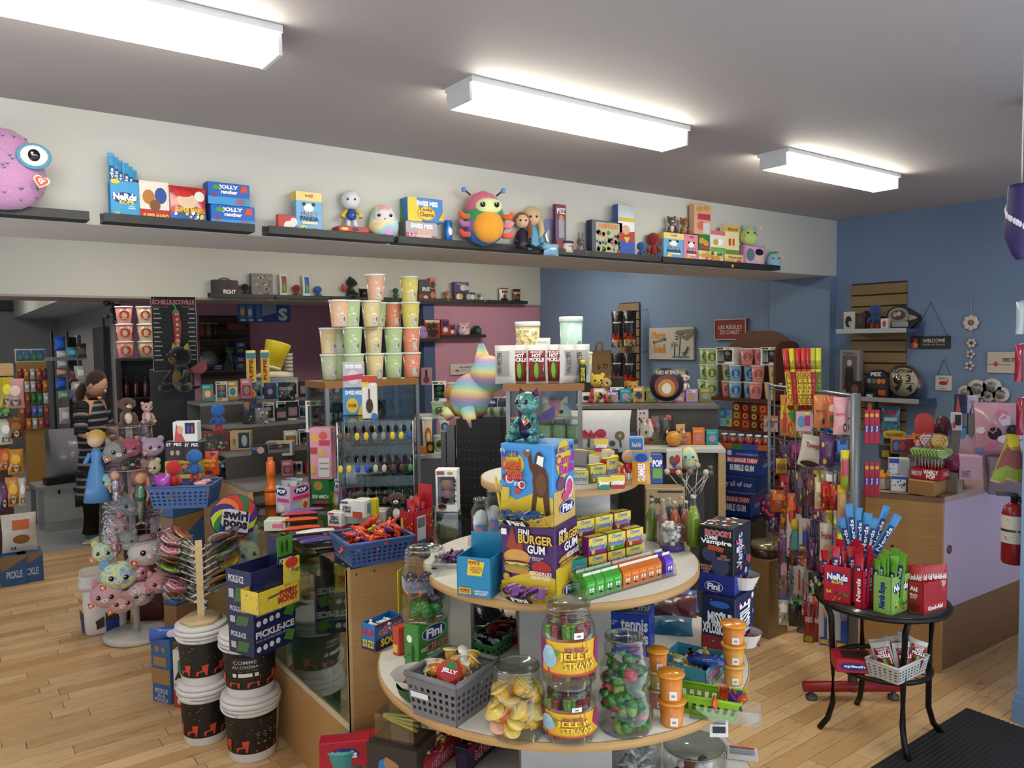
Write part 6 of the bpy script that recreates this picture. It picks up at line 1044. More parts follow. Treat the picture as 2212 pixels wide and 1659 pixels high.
for nm_,bx in((Xt,(.022,tw-.022,.002,.006)),('back_glass',(.022,tw-.022,.274,.278)),(W0,(.002,.006,.02,.26)),(W0,(tw-.006,tw-.002,.02,.26))):B(). box(*bx,.12,Tz-.035,M('#e4ecec',.02,0,Q7,1.6)). Qa(nm_,tt)
SHZ=[Tz-.22,Tz-.4,Tz-.6]
for z_ in SHZ:B(). box(.02,tw-.02,.02,.26,z_-.006,z_,M('#d0dcd8',.03,0,Q7)). Qa(Xu,tt)
rn=random. Random(5);FC=[('#6a7ab8','#3a4a8a','#8a9ac8'),('#b8b8c0','#6a6a78','#9a9aa8'),('#8a4a4a','#3a2a2a','#b85a4a'),('#d8b090','#3a3a6a','#4a6aa8'),('#5a8a5a','#3a4a3a','#7aa86a'),('#2a2a2e','#1a1a1c','#4a4a52')]
for k,z_ in enumerate(SHZ):
 for i in range(6):
  c=FC[(i+2*k)%6];figure('%s collectible figure, number %s on the %s tower shelf'%([W4,'silver','maroon','navy',Wk,'black'][(i+2*k)%6],['one','two','three','four','five','six'][i],[WG,QR,'low'][k]),Qb((T1. x+.06+i*(tw-.1)/5.6,4.03+rn. uniform(-.05,.06),z_+.001)),rn. uniform(.09,.14),-.5,*c,Qd='figures in the glass tower',head=.34)
TCOL={'g':('#b4cf9a',Wk),QO:('#e6d0a0','cream'),QY:('#ea9478','coral'),'y':('#e0d070',Wm),'o':('#ecc0a0','peach'),WD:('#c4ccb0','sage'),'k':('#e8b49a','salmon')}
rowsT=[[(696,720,WD),(714,743,'g'),(742,789,'g'),(788,831,QO),(831,869,'g'),(870,909,QY)],[(695,717,QO),(714,742,WD),(740,787,'g'),(787,829,QO),(831,872,'g'),(870,910,QY)],[(713,759,'o'),(738,784,'g'),(782,828,QO),(812,838,'g'),(839,872,QY),(868,911,'y')],[(793,838,'k'),(867,909,'y')]]
hT=.148;ROWN=[WL,Qw,QB,WG];base={}
for r_,row in enumerate(rowsT):
 for i,(x0,x1,c)in enumerate(row):
  full=x1-x0>36;xc=(x0+x1)/2 if full else((x0+18)if i<2 else x1-20);depth=0 if(x1-x0)>44 else(.05 if full else .13)
  if not full:depth=.15
  Pp=YY(xc,800,3.97+depth);tub('%s candy floss tub, %s in the %s row on the glass tower'%(TCOL[c][1],[QK,Qw,QB,QD,QL,Wl][i],ROWN[r_]),Qb((Pp. x,Pp. y,Tz+.0005+r_*(hT+.0006))),.116,hT,TCOL[c][0],Qk(Pp)+rn. uniform(-.1,.15),Qd='candy floss tubs on the glass tower')
KP=Z(824,1108,CZ+.001)
kr=E_('keyring_rack','clear acrylic spinner hung with keyrings',Wy,Qb((KP. x,KP. y+.02,CZ)),-.55);kw=200*mpp(KP)/2;kz1=hz(832,905,KP)-CZ
for z_ in(0,kz1*.33,kz1*.66,kz1):B(). box(-kw*.8,kw*.8,-kw*.6,kw*.6,z_,z_+.004,CLEAR()). Qa('acrylic_plate',kr)
for x in(-1,1):
 B(). box(x*kw*.8-.002,x*kw*.8+.002,-kw*.6,kw*.6,0,kz1,CLEAR()). Qa('acrylic_side',kr)
 for y in(-1,1):B(). Qg([(x*kw*.78,y*kw*.58,0),(x*kw*.78,y*kw*.58,kz1)],.003,M('#c8ccd0',.2,.6),6). Qa('rod',kr)
B(). box(-kw*.78,kw*.78,-.002,.002,0,kz1,M('#c8d4d4',.05,0,Q7,3)). Qa('acrylic_divider',kr);B(). Qc([(kw*.5,-.001),(kw*.5,.01)],M('#3a3a3c',.4),20). Qa('turntable',kr)
KC=[('#6a4a34','brown'),(XY,Wm),('#8a8a90','grey'),(Wi,'lemon'),('#2a4ab0',W4),('#b8b4ac','pale'),('#4a3a30','dark'),('#3a8a3a',Wk)]
for lev in range(3):
 for i in range(9):
  x=-kw*.72+i*kw*.18;z_=kz1*(.96-.33*lev);q=kr. matrix_basis@Qb((x,-kw*.66-.004*(i%3),z_-.045));c,nm_=KC[(i//2+lev*3)%8]
  t=E_('keyring','%s keyring charm on the %s rail of the spinner'%(nm_,[WG,QR,'low'][lev]),'keyring',q,-.55+.2*(i%3),'keyrings on the acrylic spinner');B(). Qf((0,0,0),(.012,.005,.018),M(c,.35),8). Qa('charm',t);B(). Qg([(0,0,.016),(0,0,.045)],.0012,METAL,5). Qa('ring_chain',t)
 for i in range(8):B(). Qg([(-kw*.72+i*kw*.2,-kw*.58,kz1*(.96-.33*lev)),(-kw*.72+i*kw*.2,-kw*.78,kz1*(.97-.33*lev))],.0014,METAL,5). Qa('hook',kr)
 for i in range(5):o=B(). box(-.018,.018,-.001,.001,0,.04,M('#d4d2cc',.5)). pr((Qb((-.018,-.0012,0)),Qb((.036,0,0)),Qb((0,0,.04)),Qb((0,-1,0))),[(Qs,.2,.5,.8,.8,'#999'),(Qs,.2,.15,.8,.35,'#555')]). Qa('keyring_card');o. location=kr. matrix_basis@Qb((-kw*.6+i*kw*.3,kw*.1,kz1*(.74-.33*lev)));o. rotation_euler=(0,0,-.55);tag(o,'white keyring backing card on the %s level of the spinner'%[WG,QR,'low'][lev],'card','backing cards on the spinner')
kt=CZ+kz1+.006
sm=[(Qs,.1,.72,.95,.92,'#4a6a9a'),(Qu,.12,.74,.92,.9,'SWISS MISS',Qr,.05)]
a=cart('cocoa_box','blue and yellow cocoa box on the keyring spinner','cocoa',(741,787,897,838),kt,-.55,.06,'#4a90cc',sm[1:]+[(Qt,.45,.35,.28,.28,Q4),(Qu,.25,.28,.65,.42,'CHARMS','#6a3a1a',.03),(QO,[(.7,0),(1,0),(1,.5),(.8,.3)],'#d8b02a')])
a2=kt+hz(741,838,Z(741,897,kt))-kt;cart('cocoa_box','pink and grey unicorn cocoa box above the blue cocoa box','cocoa',(741,786,838,782),a2+.001,-.55,.06,'#b8b4c4',sm[1:]+[(Qt,.5,.4,.3,.28,'#d8c8cc'),(QO,[(0,.45),(1,.55),(1,.35),(0,.25)],'#b83a5a')])
cart('cocoa_box','tall white spoon shaped candy box with orange and blue corners',Qq,(783,815,905,812),kt,-.55,.05,'#dcd8d0',[(Qs,0,.82,1,1,'#b8401c'),(Qu,.02,.74,.45,.86,'BIG',Wh,.05),(Qu,.48,.76,.95,.84,'YUMMY',Qr,.03),(Qt,.5,.3,.24,.17,'#3a1c10'),(Qs,.44,.4,.54,.7,'#4a2414'),(Qt,.8,.04,.2,.1,'#2a7ac0')],[(Qt,.5,.9,.5,.1,'#2a8ac8'),(Qs,0,0,1,.12,'#e0863a')])
# second tower with pickle pouches
th2=-.74;D2=3.45;Q=DD(1086,831,D2);Tz2=Q. z;P,w2,_=fit(1086,1262,831,800,0,th2,Q);d2=.36
t2=E_('glass_tower','glass display tower with wooden top carrying pickle pouches','display case',Qb((Q. x,Q. y,0)),th2)
B(). box(0,w2,0,d2,Tz2-.03,Tz2,WT). Qa('wooden_top',t2);B(). box(0,w2,0,d2,0,.12,WT). Qa('wooden_base',t2)
for x in(.012,w2-.03):
 for y in(.012,d2-.03):B(). box(x,x+.018,y,y+.018,.12,Tz2-.03,METAL). Qa('corner_post',t2)
for nm_,bx in((Xt,(.03,w2-.03,.016,.02)),('back_glass',(.03,w2-.03,d2-.02,d2-.016)),(W0,(.014,.018,.03,d2-.03)),(W0,(w2-.018,w2-.014,.03,d2-.03))):B(). box(*bx,.12,Tz2-.03,CLEAR()). Qa(nm_,t2)
zs2=Tz2-.265
B(). box(.02,w2-.02,.02,d2-.02,zs2-.006,zs2,M('#d0dcd8',.03,0,Q7)). Qa(Xu,t2)
L2=lambda x,y,z:t2. matrix_basis@Qb((x*w2,y,z))
for i in range(5):j=jar('sage green jar %s on the second tower shelf'%['at the left end','second from left','in the middle','second from right','at the right end'][i],L2(.14+.18*i,.1,zs2+.001),.036,.1,Qd='sage jars in the second tower');B(). Qc([(.032,.003),(.0335,.008),(.0335,.07)],M('#9ab88a',.5),16). Qa('filling',j);B(). Qc([(.03,.099),(.03,.108)],M('#c8ccc8',.3),16). Qa(Yh,j)
squish('large pink tie dye round plush in the second tower',L2(.62,.2,zs2+.02),.17,.17,th2,'#a00',ears=True,earc='#d88aa8',Qh='tie',nose=Xk)
def pouch(lb,P,th,w,h,F,c='#dcdad4',lean=0,Qd='hot pickle pouches on the tower'):
 o=bag(lb,P,w,h,th,c,F,Qd,d=.055,name='pickle_pouch',cat='pickle pouch',Qh='',r=.3,lean=lean);return o
HP=[(Qs,.1,.06,.9,.86,Xl),(Qs,.12,.1,.88,.42,'#3a3014'),(Qu,.2,.79,.8,.85,"VAN HOLTEN'S",Qr,.02),(Qu,.28,.68,.72,.78,'HOT',Qr,.04),(Qu,.15,.57,.85,.67,WK,Qr,.04),(Qt,.5,.33,.14,.25,'#3a7020'),(Qt,.48,.35,.1,.2,'#8aba3a'),(Qs,.2,.08,.8,.13,Xl)]
BK_=[(Qs,.15,.2,.8,.85,'#a8a6a2'),('v',.2,.25,.45,.8,'VAN HOLTEN','#3a1a1a',.02)]
pz2=Tz2+.001;hP=.175
for i,(x,yo,th_,F,lb)in enumerate(((.02,.05,-.1-.9,BK_,'hot pickle pouch turned sideways at the far left of the tower'),(.2,.07,th2,HP,'second hot pickle pouch on the tower partly covered'),(.42,.04,th2,HP,'front hot pickle pouch with a full green pickle picture'),(.64,.06,th2-.15,HP,'hot pickle pouch right of the front one'),(.8,.05,th2+.7,BK_,'hot pickle pouch showing its grey back panel'),(.95,.1,th2+.5,BK_,'hot pickle pouch turned away at the right end'),(.3,.16,th2,HP,'hot pickle pouch in the second row behind'),(.55,.18,th2,HP,'hot pickle pouch standing in the rear row'))):pouch(lb,L2(x,yo,pz2),th_,.1,hP,F)
pouch('white tipped pickle pouch rising above the others',L2(.45,.26,pz2),th2+.2,.08,hP*1.18,[(Qu,.2,.88,.8,.93,'hamburger','#666',.01)])
def poptub(lb,x0,x1,yb,yt,d,c,kern=True,logo=True,z=None,grp=None):
 P=DD((x0+x1)/2,yb,d);P. z=z if z is not None else P. z;w=(x1-x0)*mpp(P);h=hz((x0+x1)/2,yt,P)-P. z
 t=E_(W8,lb,'tub',P,Qk(P),grp);r1=w/2*.93;r0=r1*.84
 B(). Qc([(r0,0),(r1,h*.93)],M(c,.5,0,'floss'),22). Qa(Yg,t);B(). Qc([(r1*1.03,h*.92),(r1*1.06,h*.93),(r1*1.06,h*.985),(r1,h)],M('#e4e8e2',.35),22). Qa(Yh,t)
 if kern:
  b=B();rk=random. Random(4)
  for i in range(70):a=rk. uniform(-2.6,-.2)+(-.3);zz=rk. uniform(.06,.86)*h;rr=r0+(r1-r0)*zz/h;b. Qf((rr*cos(a),rr*sin(a),zz),w*.06*rk. uniform(.7,1.2),M(rk. choice(('#e8dca8','#dcc88a','#f0e8c8')),.6),6)
  k_=b. Qa('popcorn',t);k_[XD]=Xy
 if logo:Qj(r0*1.04,r1*1.04,h,.35,1.3,h*.16,h*.62,[(QY,.5,.5,.5,'#1f5a3a'),(QY,.5,.5,.46,'#e8e4c8'),(QY,.5,.5,.43,'#1f5a3a'),(Qt,.5,.5,.2,.3,'#e0cc6a')],None). Qa('round_label',t)
 return t
poptub('popcorn tub with green label behind the pickle pouches',1113,1169,800,695,D2+.28,'#d8c890',z=pz2+.0);poptub('tall aqua candy floss tub with green label on the tower',1208,1261,800,684,D2+.26,'#b8d8cc',False,z=pz2);poptub('popcorn tub at the right rear of the tower',1244,1281,815,760,D2+.2,'#d8c890',logo=False,z=pz2)
P=L2(.985,.06,pz2);t=E_('pickle_juice_bottle','black pickle juice shot bottle with yellow cap',W5,P,Qk(P));B(). Qc([(.014,0),(.015,.004),(.015,.075),(.009,.085)],M('#16180f',.3),16). pr((Qb((-.011,-.0148,.006)),Qb((.022,0,0)),Qb((0,0,.068)),Qb((0,-1,0))),[('v',.05,.05,.5,.95,WK,'#d8d02a',.04),('v',.55,.05,.98,.95,'JUICE','#d8d02a',.04)]). Qa('bottle_body',t);B(). Qc([(.011,.084),(.011,.104)],M(X8,.4),14). Qa('cap',t)
# black pegboard panel with rainbow cat plush
Dp=3.75;A0=DD(990,1150,Dp);A1=DD(1086,1150,Dp-.05);thp=atan2(A1. y-A0. y,A1. x-A0. x);pw=(A1-A0). length;ztop=hz(1000,906,A0)
pg=E_('pegboard_stand','black pegboard display panel under the rainbow cat plush',Wy,Qb((A0. x,A0. y,0)),thp);B(). box(0,pw,0,.3,.05,ztop,M('#101012',.5)). Qa('panel',pg)
hb=B()
for i in range(9):
 for j in range(16):hb. Qc([(.003,0),(.003,.0008)],M('#55575a',.5),6,Tm(pw*(i+.7)/9.5,-.0004,ztop-.06-j*.045,rx=pi/2))
h_=hb. Qa('peg_holes',pg);h_[XD]=Xy
B(). box(-.05,-.01,.0,.03,.4,ztop-.03,M('#6a6a6c',.4,.5)). Qa(X9,pg);B(). box(-.08,-.055,.0,.03,.4,ztop-.06,M('#6a6a6c',.4,.5)). Qa(X9,pg);B(). box(0,pw,0,.3,0,.05,M('#101012',.5)). Qa(XF,pg)
cP=DD(1010,906,Dp+.12);cP. z=ztop;m_=mpp(cP);rc=E_('rainbow_cat_plush','large pastel rainbow striped cat plush seen from behind',Wn,cP,thp);RN=M('#abc',.9,0,'rain')
B(). Qf((0,0,0),(48*m_,34*m_,52*m_),RN,20,Tm(10*m_,0,44*m_,ry=.5)). Qa(W1,rc);hd=B(). Qf((0,0,0),(42*m_,36*m_,40*m_),RN,20,Tm(50*m_,0,92*m_,ry=.4)). Qa(W2,rc)
for dx,dz,ry in((36,122,-.1),(78,112,.75)):B(). prism([(-17*m_,0),(17*m_,0),(4*m_,36*m_),(-4*m_,36*m_)],14*m_,RN,Tm(dx*m_,-7*m_,dz*m_,ry=ry)). Qa(Yj,hd)
B(). Qg([(8*m_,-34*m_,20*m_),(16*m_,-44*m_,0),(22*m_,-46*m_,-22*m_)],[16*m_,14*m_,10*m_],RN,10). Qa('hind_leg',rc);B(). Qg([(-30*m_,-24*m_,14*m_),(-44*m_,-30*m_,2*m_)],[14*m_,11*m_],RN,10). Qa('hind_leg',rc);B(). Qg([(-40*m_,0,20*m_),(-52*m_,-10*m_,14*m_)],[9*m_,6*m_],RN,8). Qa('tail',rc)
Qo('golden brown bear plush leaning left of the rainbow cat',Qb((cP. x,cP. y,ztop+.002))+Qb((cos(thp),sin(thp),0))*-.09,.15,thp+2.4,'#b0743a','#c89a5a',Qz);pouch('dill pickle pouch standing right of the rainbow cat',Qb((cP. x,cP. y,ztop+.002))+Qb((cos(thp),sin(thp),0))*.13,thp,.07,.1,[(Qs,.1,.5,.9,.92,'#1c2a4a'),(Qu,.2,.7,.8,.82,'DILL',Qr,.03),(Qt,.5,.3,.15,.22,'#5a8a2a')],Qd='dill pickle pouches');pouch('second dill pickle pouch beside the rainbow cat',Qb((cP. x,cP. y,ztop+.002))+Qb((cos(thp),sin(thp),0))*.19+Qb((0,.03,0)),thp+.3,.07,.1,[(Qs,.1,.5,.9,.92,'#1c2a4a'),(Qt,.5,.3,.15,.22,'#5a8a2a')],Qd='dill pickle pouches')
popD('white window box with a horse figure standing on the counter',942,988,1105,1015,3.1,-.75,z=None,fig=('#b8835a',X5,'#c86a7a'),text='TY LEE')
P=DD(945,1180,3.08);jb=E_('acrylic_bin','tall square acrylic bin under the horse figure box','bin',P,-.75)
zt_=DD(945,1105,3.1). z-P. z-.002;cw_=46*mpp(P)
for bx in((0,cw_,0,.08,0,.003),(0,cw_,0,.003,0,zt_),(0,cw_,.077,.08,0,zt_),(0,.003,0,.08,0,zt_),(cw_-.003,cw_,0,.08,0,zt_),(0,cw_,0,.08,zt_-.003,zt_)):B(). box(*bx,CLEAR()). Qa(QQ,jb)
B(). box(.01,cw_-.01,.012,.068,.003,zt_*.7,M('#8a8a5a',.5,0,QP,2)). Qa('green_sweets',jb)
B(). box(-.02,cw_+.02,-.02,.12,CZ-P. z if P. z>CZ else-.2,-.001,M('#5a5450',.6)). Qa(WE,jb)
for lb,x,yb,yt,w,c in(('wide clear jar with blue label and white candies',1040,1160,1078,44,'#d8dce0'),('tall clear jar behind the teal candy stick box',1068,1150,1060,40,'#c8d0d8')):
 P=DD(x,yb,2.6);j=jar(lb,P,w*mpp(P)/2,hz(x,yt,P)-P. z);B(). Qf((0,0,.05),(w*mpp(P)*.42,w*mpp(P)*.42,.045),M(c,.6,0,'floss'),12). Qa('white_candies',j);B(). box(-.03,.03,-.04,.04,min(1.0,P. z-.05)-P. z,-.001,M('#c0bcb4',.5)). Qa('pedestal',j)
 Qj(w*mpp(P)/2*1.01,w*mpp(P)/2*1.01,.1,-1.2,-.1,.01,.05,[(QO,[(0,0),(1,0),(0,1)],Q4),(QY,.4,.6,.2,Xk)],'#5a8ac8'). Qa(Wz,j)
wbk=basket(Ww,'small white woven basket behind the square gum jar',Z(985,1248,.95),.13,.13,.06,-.7,'#d8d4ce',.9,(7,3),.005);B(). box(-.05,.05,-.05,.05,-.25,-.002,M('#c8c0b0',.6)). Qa('pedestal',wbk)
p_=tag(Qp('#5a2a6a',.06). Qa(QE),'purple wrapped candy in the white woven basket',QC,'purple candies in the woven basket');Qn(p_,wbk. location,(.05,.05),14,.04,.085)
# top tier of the stand and the tables behind it
Z4=1.2705
def t4(lb,x0,x1,yb,yt,c,F=(),d=.05,th=-.75,R=(),z=Z4,n=Qx,**k):return cart(n,lb,Qq,(x0,x1,yb,yt),z,th,d,c,F,R,**k)
bag('blue and yellow peanut bag on the top tier',Z(1385,1046,Z4),.055,.1,-.75,'#d8922a',[(Qs,.05,.7,.95,.95,'#3a8ac8'),(Qt,.5,.8,.35,.12,'#1c3a8a'),('v',.3,.1,.7,.65,'GUMMIES',Qr,.03)],d=.03)
t4('blue popcorn mini box on the top tier edge',1398,1432,1045,984,'#24408c',[(Qs,.35,.2,.95,.55,'#6a9a3a'),(Qu,.35,.6,.95,.85,'POP',Qr,.04),(Qs,.05,.75,.3,.95,Wi)])
t4('sky blue drink powder box on the top tier',1361,1389,972,948,'#2a7ac0',[(Qu,.15,.25,.85,.7,'Kool-Aid','#e8dce0',.04)],z=1.36)
Qi(WE,'white block under the sky blue drink powder box',Wq,Z(1360,1000,1.271)+Qb((.0,.0,0)),.05,.05,.088,-.75,WR)
for i,(x0,x1,yb,yt,c,tx,lb,z_)in enumerate(((1258,1291,1006,974,'#5aa82a','','lime green candy box on the top tier',Z4),(1282,1318,1000,975,Xf,'Red Hots','hot red candy box at the back of the top tier',Z4),(1284,1314,976,948,'#a82a7a',QI,'magenta candy box topping the pile',Z4+.05),(1276,1302,1030,1004,'#6a3a24',QI,'brown lemon candy box on the top tier front',Z4),(1300,1322,1030,1008,'#b8b83a',QI,'olive lemon candy box on the top tier front',Z4),(1318,1348,1028,1004,'#e0cc38',QI,'yellow lemon candy box on the top tier front',Z4),(1291,1318,1058,1030,'#2a8a6c','Jaw','teal jawbreaker box at the tier edge',Z4),(1318,1350,1056,1026,'#a82a2a',QI,'dark red lemon candy box at the tier edge',Z4))):t4(lb,x0,x1,yb,yt,c,[(QO,[(0,.5),(1,.4),(1,1),(0,1)],'#e6d04a')]+([(Qu,.08,.3,.92,.7,tx,Qr,.05)]if tx else[]),d=.03,z=z_)
P=Z(1358,1035,Z4);figure('small red and white cartoon toy on the top tier',P,.09,-.7,'#c8a88a','#c02a24','#d8d8d8',eye=False)
for i,(x,c,lb)in enumerate(((1338,XY,'yellow mustard candy bottle'),(1345,Xf,'red ketchup candy bottle'))):P=Z(x,1050,Z4);t=E_(W9,lb+' on the top tier',W5,P,0);B(). Qc([(.009,0),(.01,.004),(.01,.03),(.005,.04)],M(c,.3),12). Qa('bottle_body',t);B(). Qc([(.005,.04),(.002,.055)],M(c,.3),10). Qa('nozzle',t)
P=Z(1240,1068,Z4);jar('clear tub of red striped candies on the top tier',Z(1270,1075,1.03),.05,.07)
th3=-.78;Q=DD(1236,990,4.3);u3=Qb((cos(th3),sin(th3),0));v3=Qb((-sin(th3),cos(th3),0))
tb=E_('display_table','white topped display table behind the round stand','display table',Qb((Q. x,Q. y,0)),th3);TZ=DD(1400,952,4.75). z;W3=.85
B(). box(0,W3,.1,.5,TZ-.02,TZ,M('#d0ccc4',.4)). Qa('table_top',tb);B(). box(0,W3,.4,.9,TZ+.2,TZ+.22,M('#6a6460',.4)). Qa('upper_shelf',tb);B(). box(0,W3,.42,.44,TZ,TZ+.2,M('#4a4642',.6)). Qa('upper_riser',tb);B(). box(.02,W3-.02,.14,.86,0,TZ-.02,M('#3a3634',.6)). Qa(W1,tb);B(). box(W3-.04,W3,.1,.14,0,TZ-.02,M('#c8a470',.45,0,WY)). Qa('post',tb)
pP=DD(1296,970,4.25);pwid=136*mpp(pP);o=bag('flat white pillow printed with red and green flowers',pP,pwid,84*mpp(pP),th3+.05,'#d8d4d4',[(Qs,.3,.05,.34,.3,'#5a6a4a'),(QO,[(.22,.3),(.42,.3),(.45,.5),(.39,.42),(.35,.52),(.31,.42),(.25,.52),(.2,.48)],Ya),(Qs,.5,.05,.53,.32,'#5a6a4a'),(Qt,.515,.42,.09,.12,'#b8324a'),(Qs,.82,.05,.845,.3,'#4a5a4a'),(Qt,.83,.36,.08,.12,'#5a6a4a'),(Qt,.83,.36,.03,.05,'#d88a3a'),(Qt,.7,.16,.05,.08,'#4a6a5a'),(Qt,.14,.4,.05,.12,'#7a8a7a')],d=.07,name='pillow',cat='pillow',Qh='',r=.8)
B(). box(-.1,.1,.0,.04,-pP. z,.0,M('#3a3634',.6)). Qa('support_block',o)
T3=TZ+.221
def toy(x,yb):P=DD(x,yb,4.95);P. z=T3;return P
Qo('red and yellow snake necked plush on the back table',toy(1290,886),.18,-.6,'#b82a24','#e0c040',Qz,headc='#e0c03a',earc='#e0c03a');Qo('spotted giraffe plush on the back table',toy(1308,880),.16,-.9,'#8a6a3a','#d8c08a',QN,headc='#b89a5a')
popD('white window box with a pale blue figure',1319,1348,876,838,4.95,-.7,z=T3,fig=('#6a9ad0','#4a7ab8','#8ab8e0'),hair='#6a9ad0');Qo('tan lion cub plush on the back table',toy(1366,881),.13,-.7,'#b8863a','#d8b06a',Qz);popD('white window box with a red and dark figure',1374,1406,876,843,4.95,-.7,z=T3,fig=('#d8a888',XT,'#b82a24'),hair=XL)
for i,(yb,yt)in enumerate(((898,876),(922,898),(945,922))):onD('white mug box with red heart, %s of three'%[WG,QR,WL][i],1376,1401,yb,yt,4.7,'#dcd8d4',[(Qu,.15,.55,.3,.85,'I',WZ,.03),(Qt,.55,.7,.12,.12,X3),(Qt,.3,.25,.1,.1,'#8a6a4a'),(Qt,.6,.25,.1,.1,'#5a5a5a')],.07,-.75)
Pb=DD(1440,905,4.9);t=E_('round_sign','round purple print sign leaning on the back table','sign',Qb((Pb. x,Pb. y,T3+.02)),-.75);rr=36*mpp(Pb);B(). Qc([(rr,-.004),(rr,.004)],M('#2a2030',.5),28,Tm(0,0,rr*.9,rx=pi/2)). Qa('disc',t);B(). pr((Qb((-rr,-.005,-rr*.1)),Qb((2*rr,0,0)),Qb((0,0,2*rr)),Qb((0,-1,0))),[(Qt,.5,.45,.36,.34,'#7a3a3a'),(Qt,.5,.4,.26,.26,'#b8863a'),(Qt,.5,.38,.14,.16,'#e0d8c8'),(Qu,.15,.8,.85,.92,'I NEED MY SPACE','#d8d0c0',.02)]). Qa(Q3,t)
for lb,x,yb,hp,c,b_,e_ in(('shiny black plush ball dog on the back table',1450,945,40,X7,QV,Qz),('cream fuzzy plush with pink nose on the table',1408,905,26,'#c8a890','#e8d8c8',Qz),('pastel tie dye puppy plush beside the cactus picture',1478,846,38,'#c8a8a8','#e8dcd0',Xx),('white tipped black plush lying on the table',1440,946,30,'#2a2624',WS,Xx)):
 P=DD(x,yb,4.8 if yb>900 else 4.95);Qo(lb,P,hp*mpp(P),-.75,c,b_,e_)
onD('purple clad fairy doll box standing on the table',1455,1488,920,858,4.95,'#3a4260',[(Qt,.5,.75,.25,.14,'#d8b898'),(Qt,.5,.8,.3,.12,'#c8a83a'),(QO,[(.3,.2),(.7,.2),(.6,.6),(.4,.6)],'#4a6a9a')],.05,-.75,n='doll_box',cat=WN)
for i,(x,y,hp,c,lb)in enumerate(((1395,946,42,'#b8b4a8','grey tissue'),(1422,948,50,'#6a5a5a','maroon'),(1440,950,54,'#3a3430','black ribbon'),(1470,952,36,'#c89a5a','tan striped'),(1410,944,34,'#d8c8c0','pink heart'))):bag('%s gift sachet at the table edge'%lb,DD(x,y,4.55),hp*.6*.0027,hp*.0027,-.7+.1*i,c,[(WD,8,[Wd,'#b84a4a','#3a3a4a'],.1,i)],d=.03)
P=DD(1455,940,4.5);B_=tag(B(). Qf((0,0,0),.045,M('#d8923a',.35),16). Qa('orange_ball'),'striped orange ball on the white topped table','ball');B_. location=Qb((P. x,P. y,TZ+.046))
squish('pastel round toy ball with rosy cheeks at the table corner',DD(1488,1018,4.2),.11,.13,-.8,'#b00',Qh='tie',cheek='#d88a9a')
cart('window_box','red topped cartoon brothers cookie box by the pastel ball',QM,(1440,1474,1022,972),0,-.8,.05,We,[(Qs,0,0,1,.2,'#b8242a'),(Qt,.35,.55,.18,.2,Yb),(Qt,.68,.6,.18,.2,'#b8323a'),(Qt,.5,.35,.15,.12,WO)],[(Qs,0,0,1,1,'#8a1a20')],P=DD(1440,1022,4.1))
bx=onD('brown cardboard carton with black lettering behind the sodas',1395,1480,1115,1055,3.9,'#b09870',[(Qs,.3,.85,.95,.92,Wu),(Qu,.1,.45,.4,.75,'Doo',Wu,.04),(Qu,.55,.2,.95,.4,'ucky',Wu,.02)],.12,-.75,n=Qy,cat=Q0);
Pq=DD(1395,1115,3.9);Qi(Qy,'plain cardboard carton under the lettered one',Q0,Qb((Pq. x,Pq. y,0)),.22,.12,Pq. z-.001,-.75,'#a08860')
Pq=DD(1430,1022,4.1);Qi(Q2,'dark display block under the cookie box and pastel ball',Wq,Qb((Pq. x,Pq. y,0)),.22,.3,Pq. z-.001,-.8,'#2a2826')
for i in range(12):o=B(). Qf((0,0,.14),.016,M(['#b8a8a0','#8a6a5a','#c8c0b8','#5a4a44'][i%4],.4,0,QP),8). Qg([(0,0,.13),(0,0,0)],.002,M(We,.5),5). Qa('bouquet_lollipop');o. location=DD(1470+i*4,1055-(i%3)*4,4.0)+Qb((0,0,-.04));o. rotation_euler=(.5*sin(i*2),.6*cos(i*1.7),0);tag(o,'brown chocolate lollipop in the bouquet above the carton','lollipop','chocolate lollipops above the carton')
SB=E_('wall_shelf_rack','grey shelf unit by the pink wall with tubs and boxes','shelf unit',DD(905,985,5.2),-.5);sx=SB. location;wd=.3
B(). box(0,wd,0,.3,-.02,0,M(WM,.4)). Qa(Q1,SB);B(). box(0,wd,0,.3,-sx. z,-.021,M('#5a5c60',.5)). Qa(W1,SB);z5=sx. z
B(). box(0,wd,.1,.3,.24,.26,M(X0,.4)). Qa(Q1,SB);B(). box(0,.02,.28,.3,0,.24,M('#8a8a8a',.4)). Qa(X9,SB)
for lb,x0,x1,yb,yt,d,c,lg in(('cream floss tub with orange round label on the grey shelf',912,936,978,902,5.25,'#e8dcc0',('#d8762a','#f0d8b0')),('green floss tub with dark label on the grey shelf',936,962,975,940,5.25,'#a8c894',('#3a5a2a',X5)),('pale floss tub with blue label on the grey shelf',946,972,938,902,5.3,'#e0dcc8',('#2a5a9a','#8ab0d8')),('green tub with dragon label higher on the grey shelf',931,963,905,868,5.4,'#a8cc98',(Xm,'#7a4a2a')),('cream tub with yellow label under the wall card',966,996,865,826,5.4,'#e0d8c0',('#d8a83a','#e8e0c0'))):
 P=DD((x0+x1)/2,yb,d);tub(lb,P,(x1-x0)*mpp(P),hz((x0+x1)/2,yt,P)-P. z,c,Qk(P)+.2,lg)
popD('white window box with a green figure near the pink wall',934,964,868,824,5.35,-.6,fig=(Xm,'#2a4a2a','#4a8a3a'),hair='#2a5a2a');onD('white dispenser card standing by the rainbow cat',996,1022,856,820,5.3,WQ,[(Qu,.1,.6,.9,.85,'PEZ','#2a2a34',.04),(WD,12,['#9aa89a','#b8a8a8'],.06,2,(.1,.1,.9,.5))],.02)
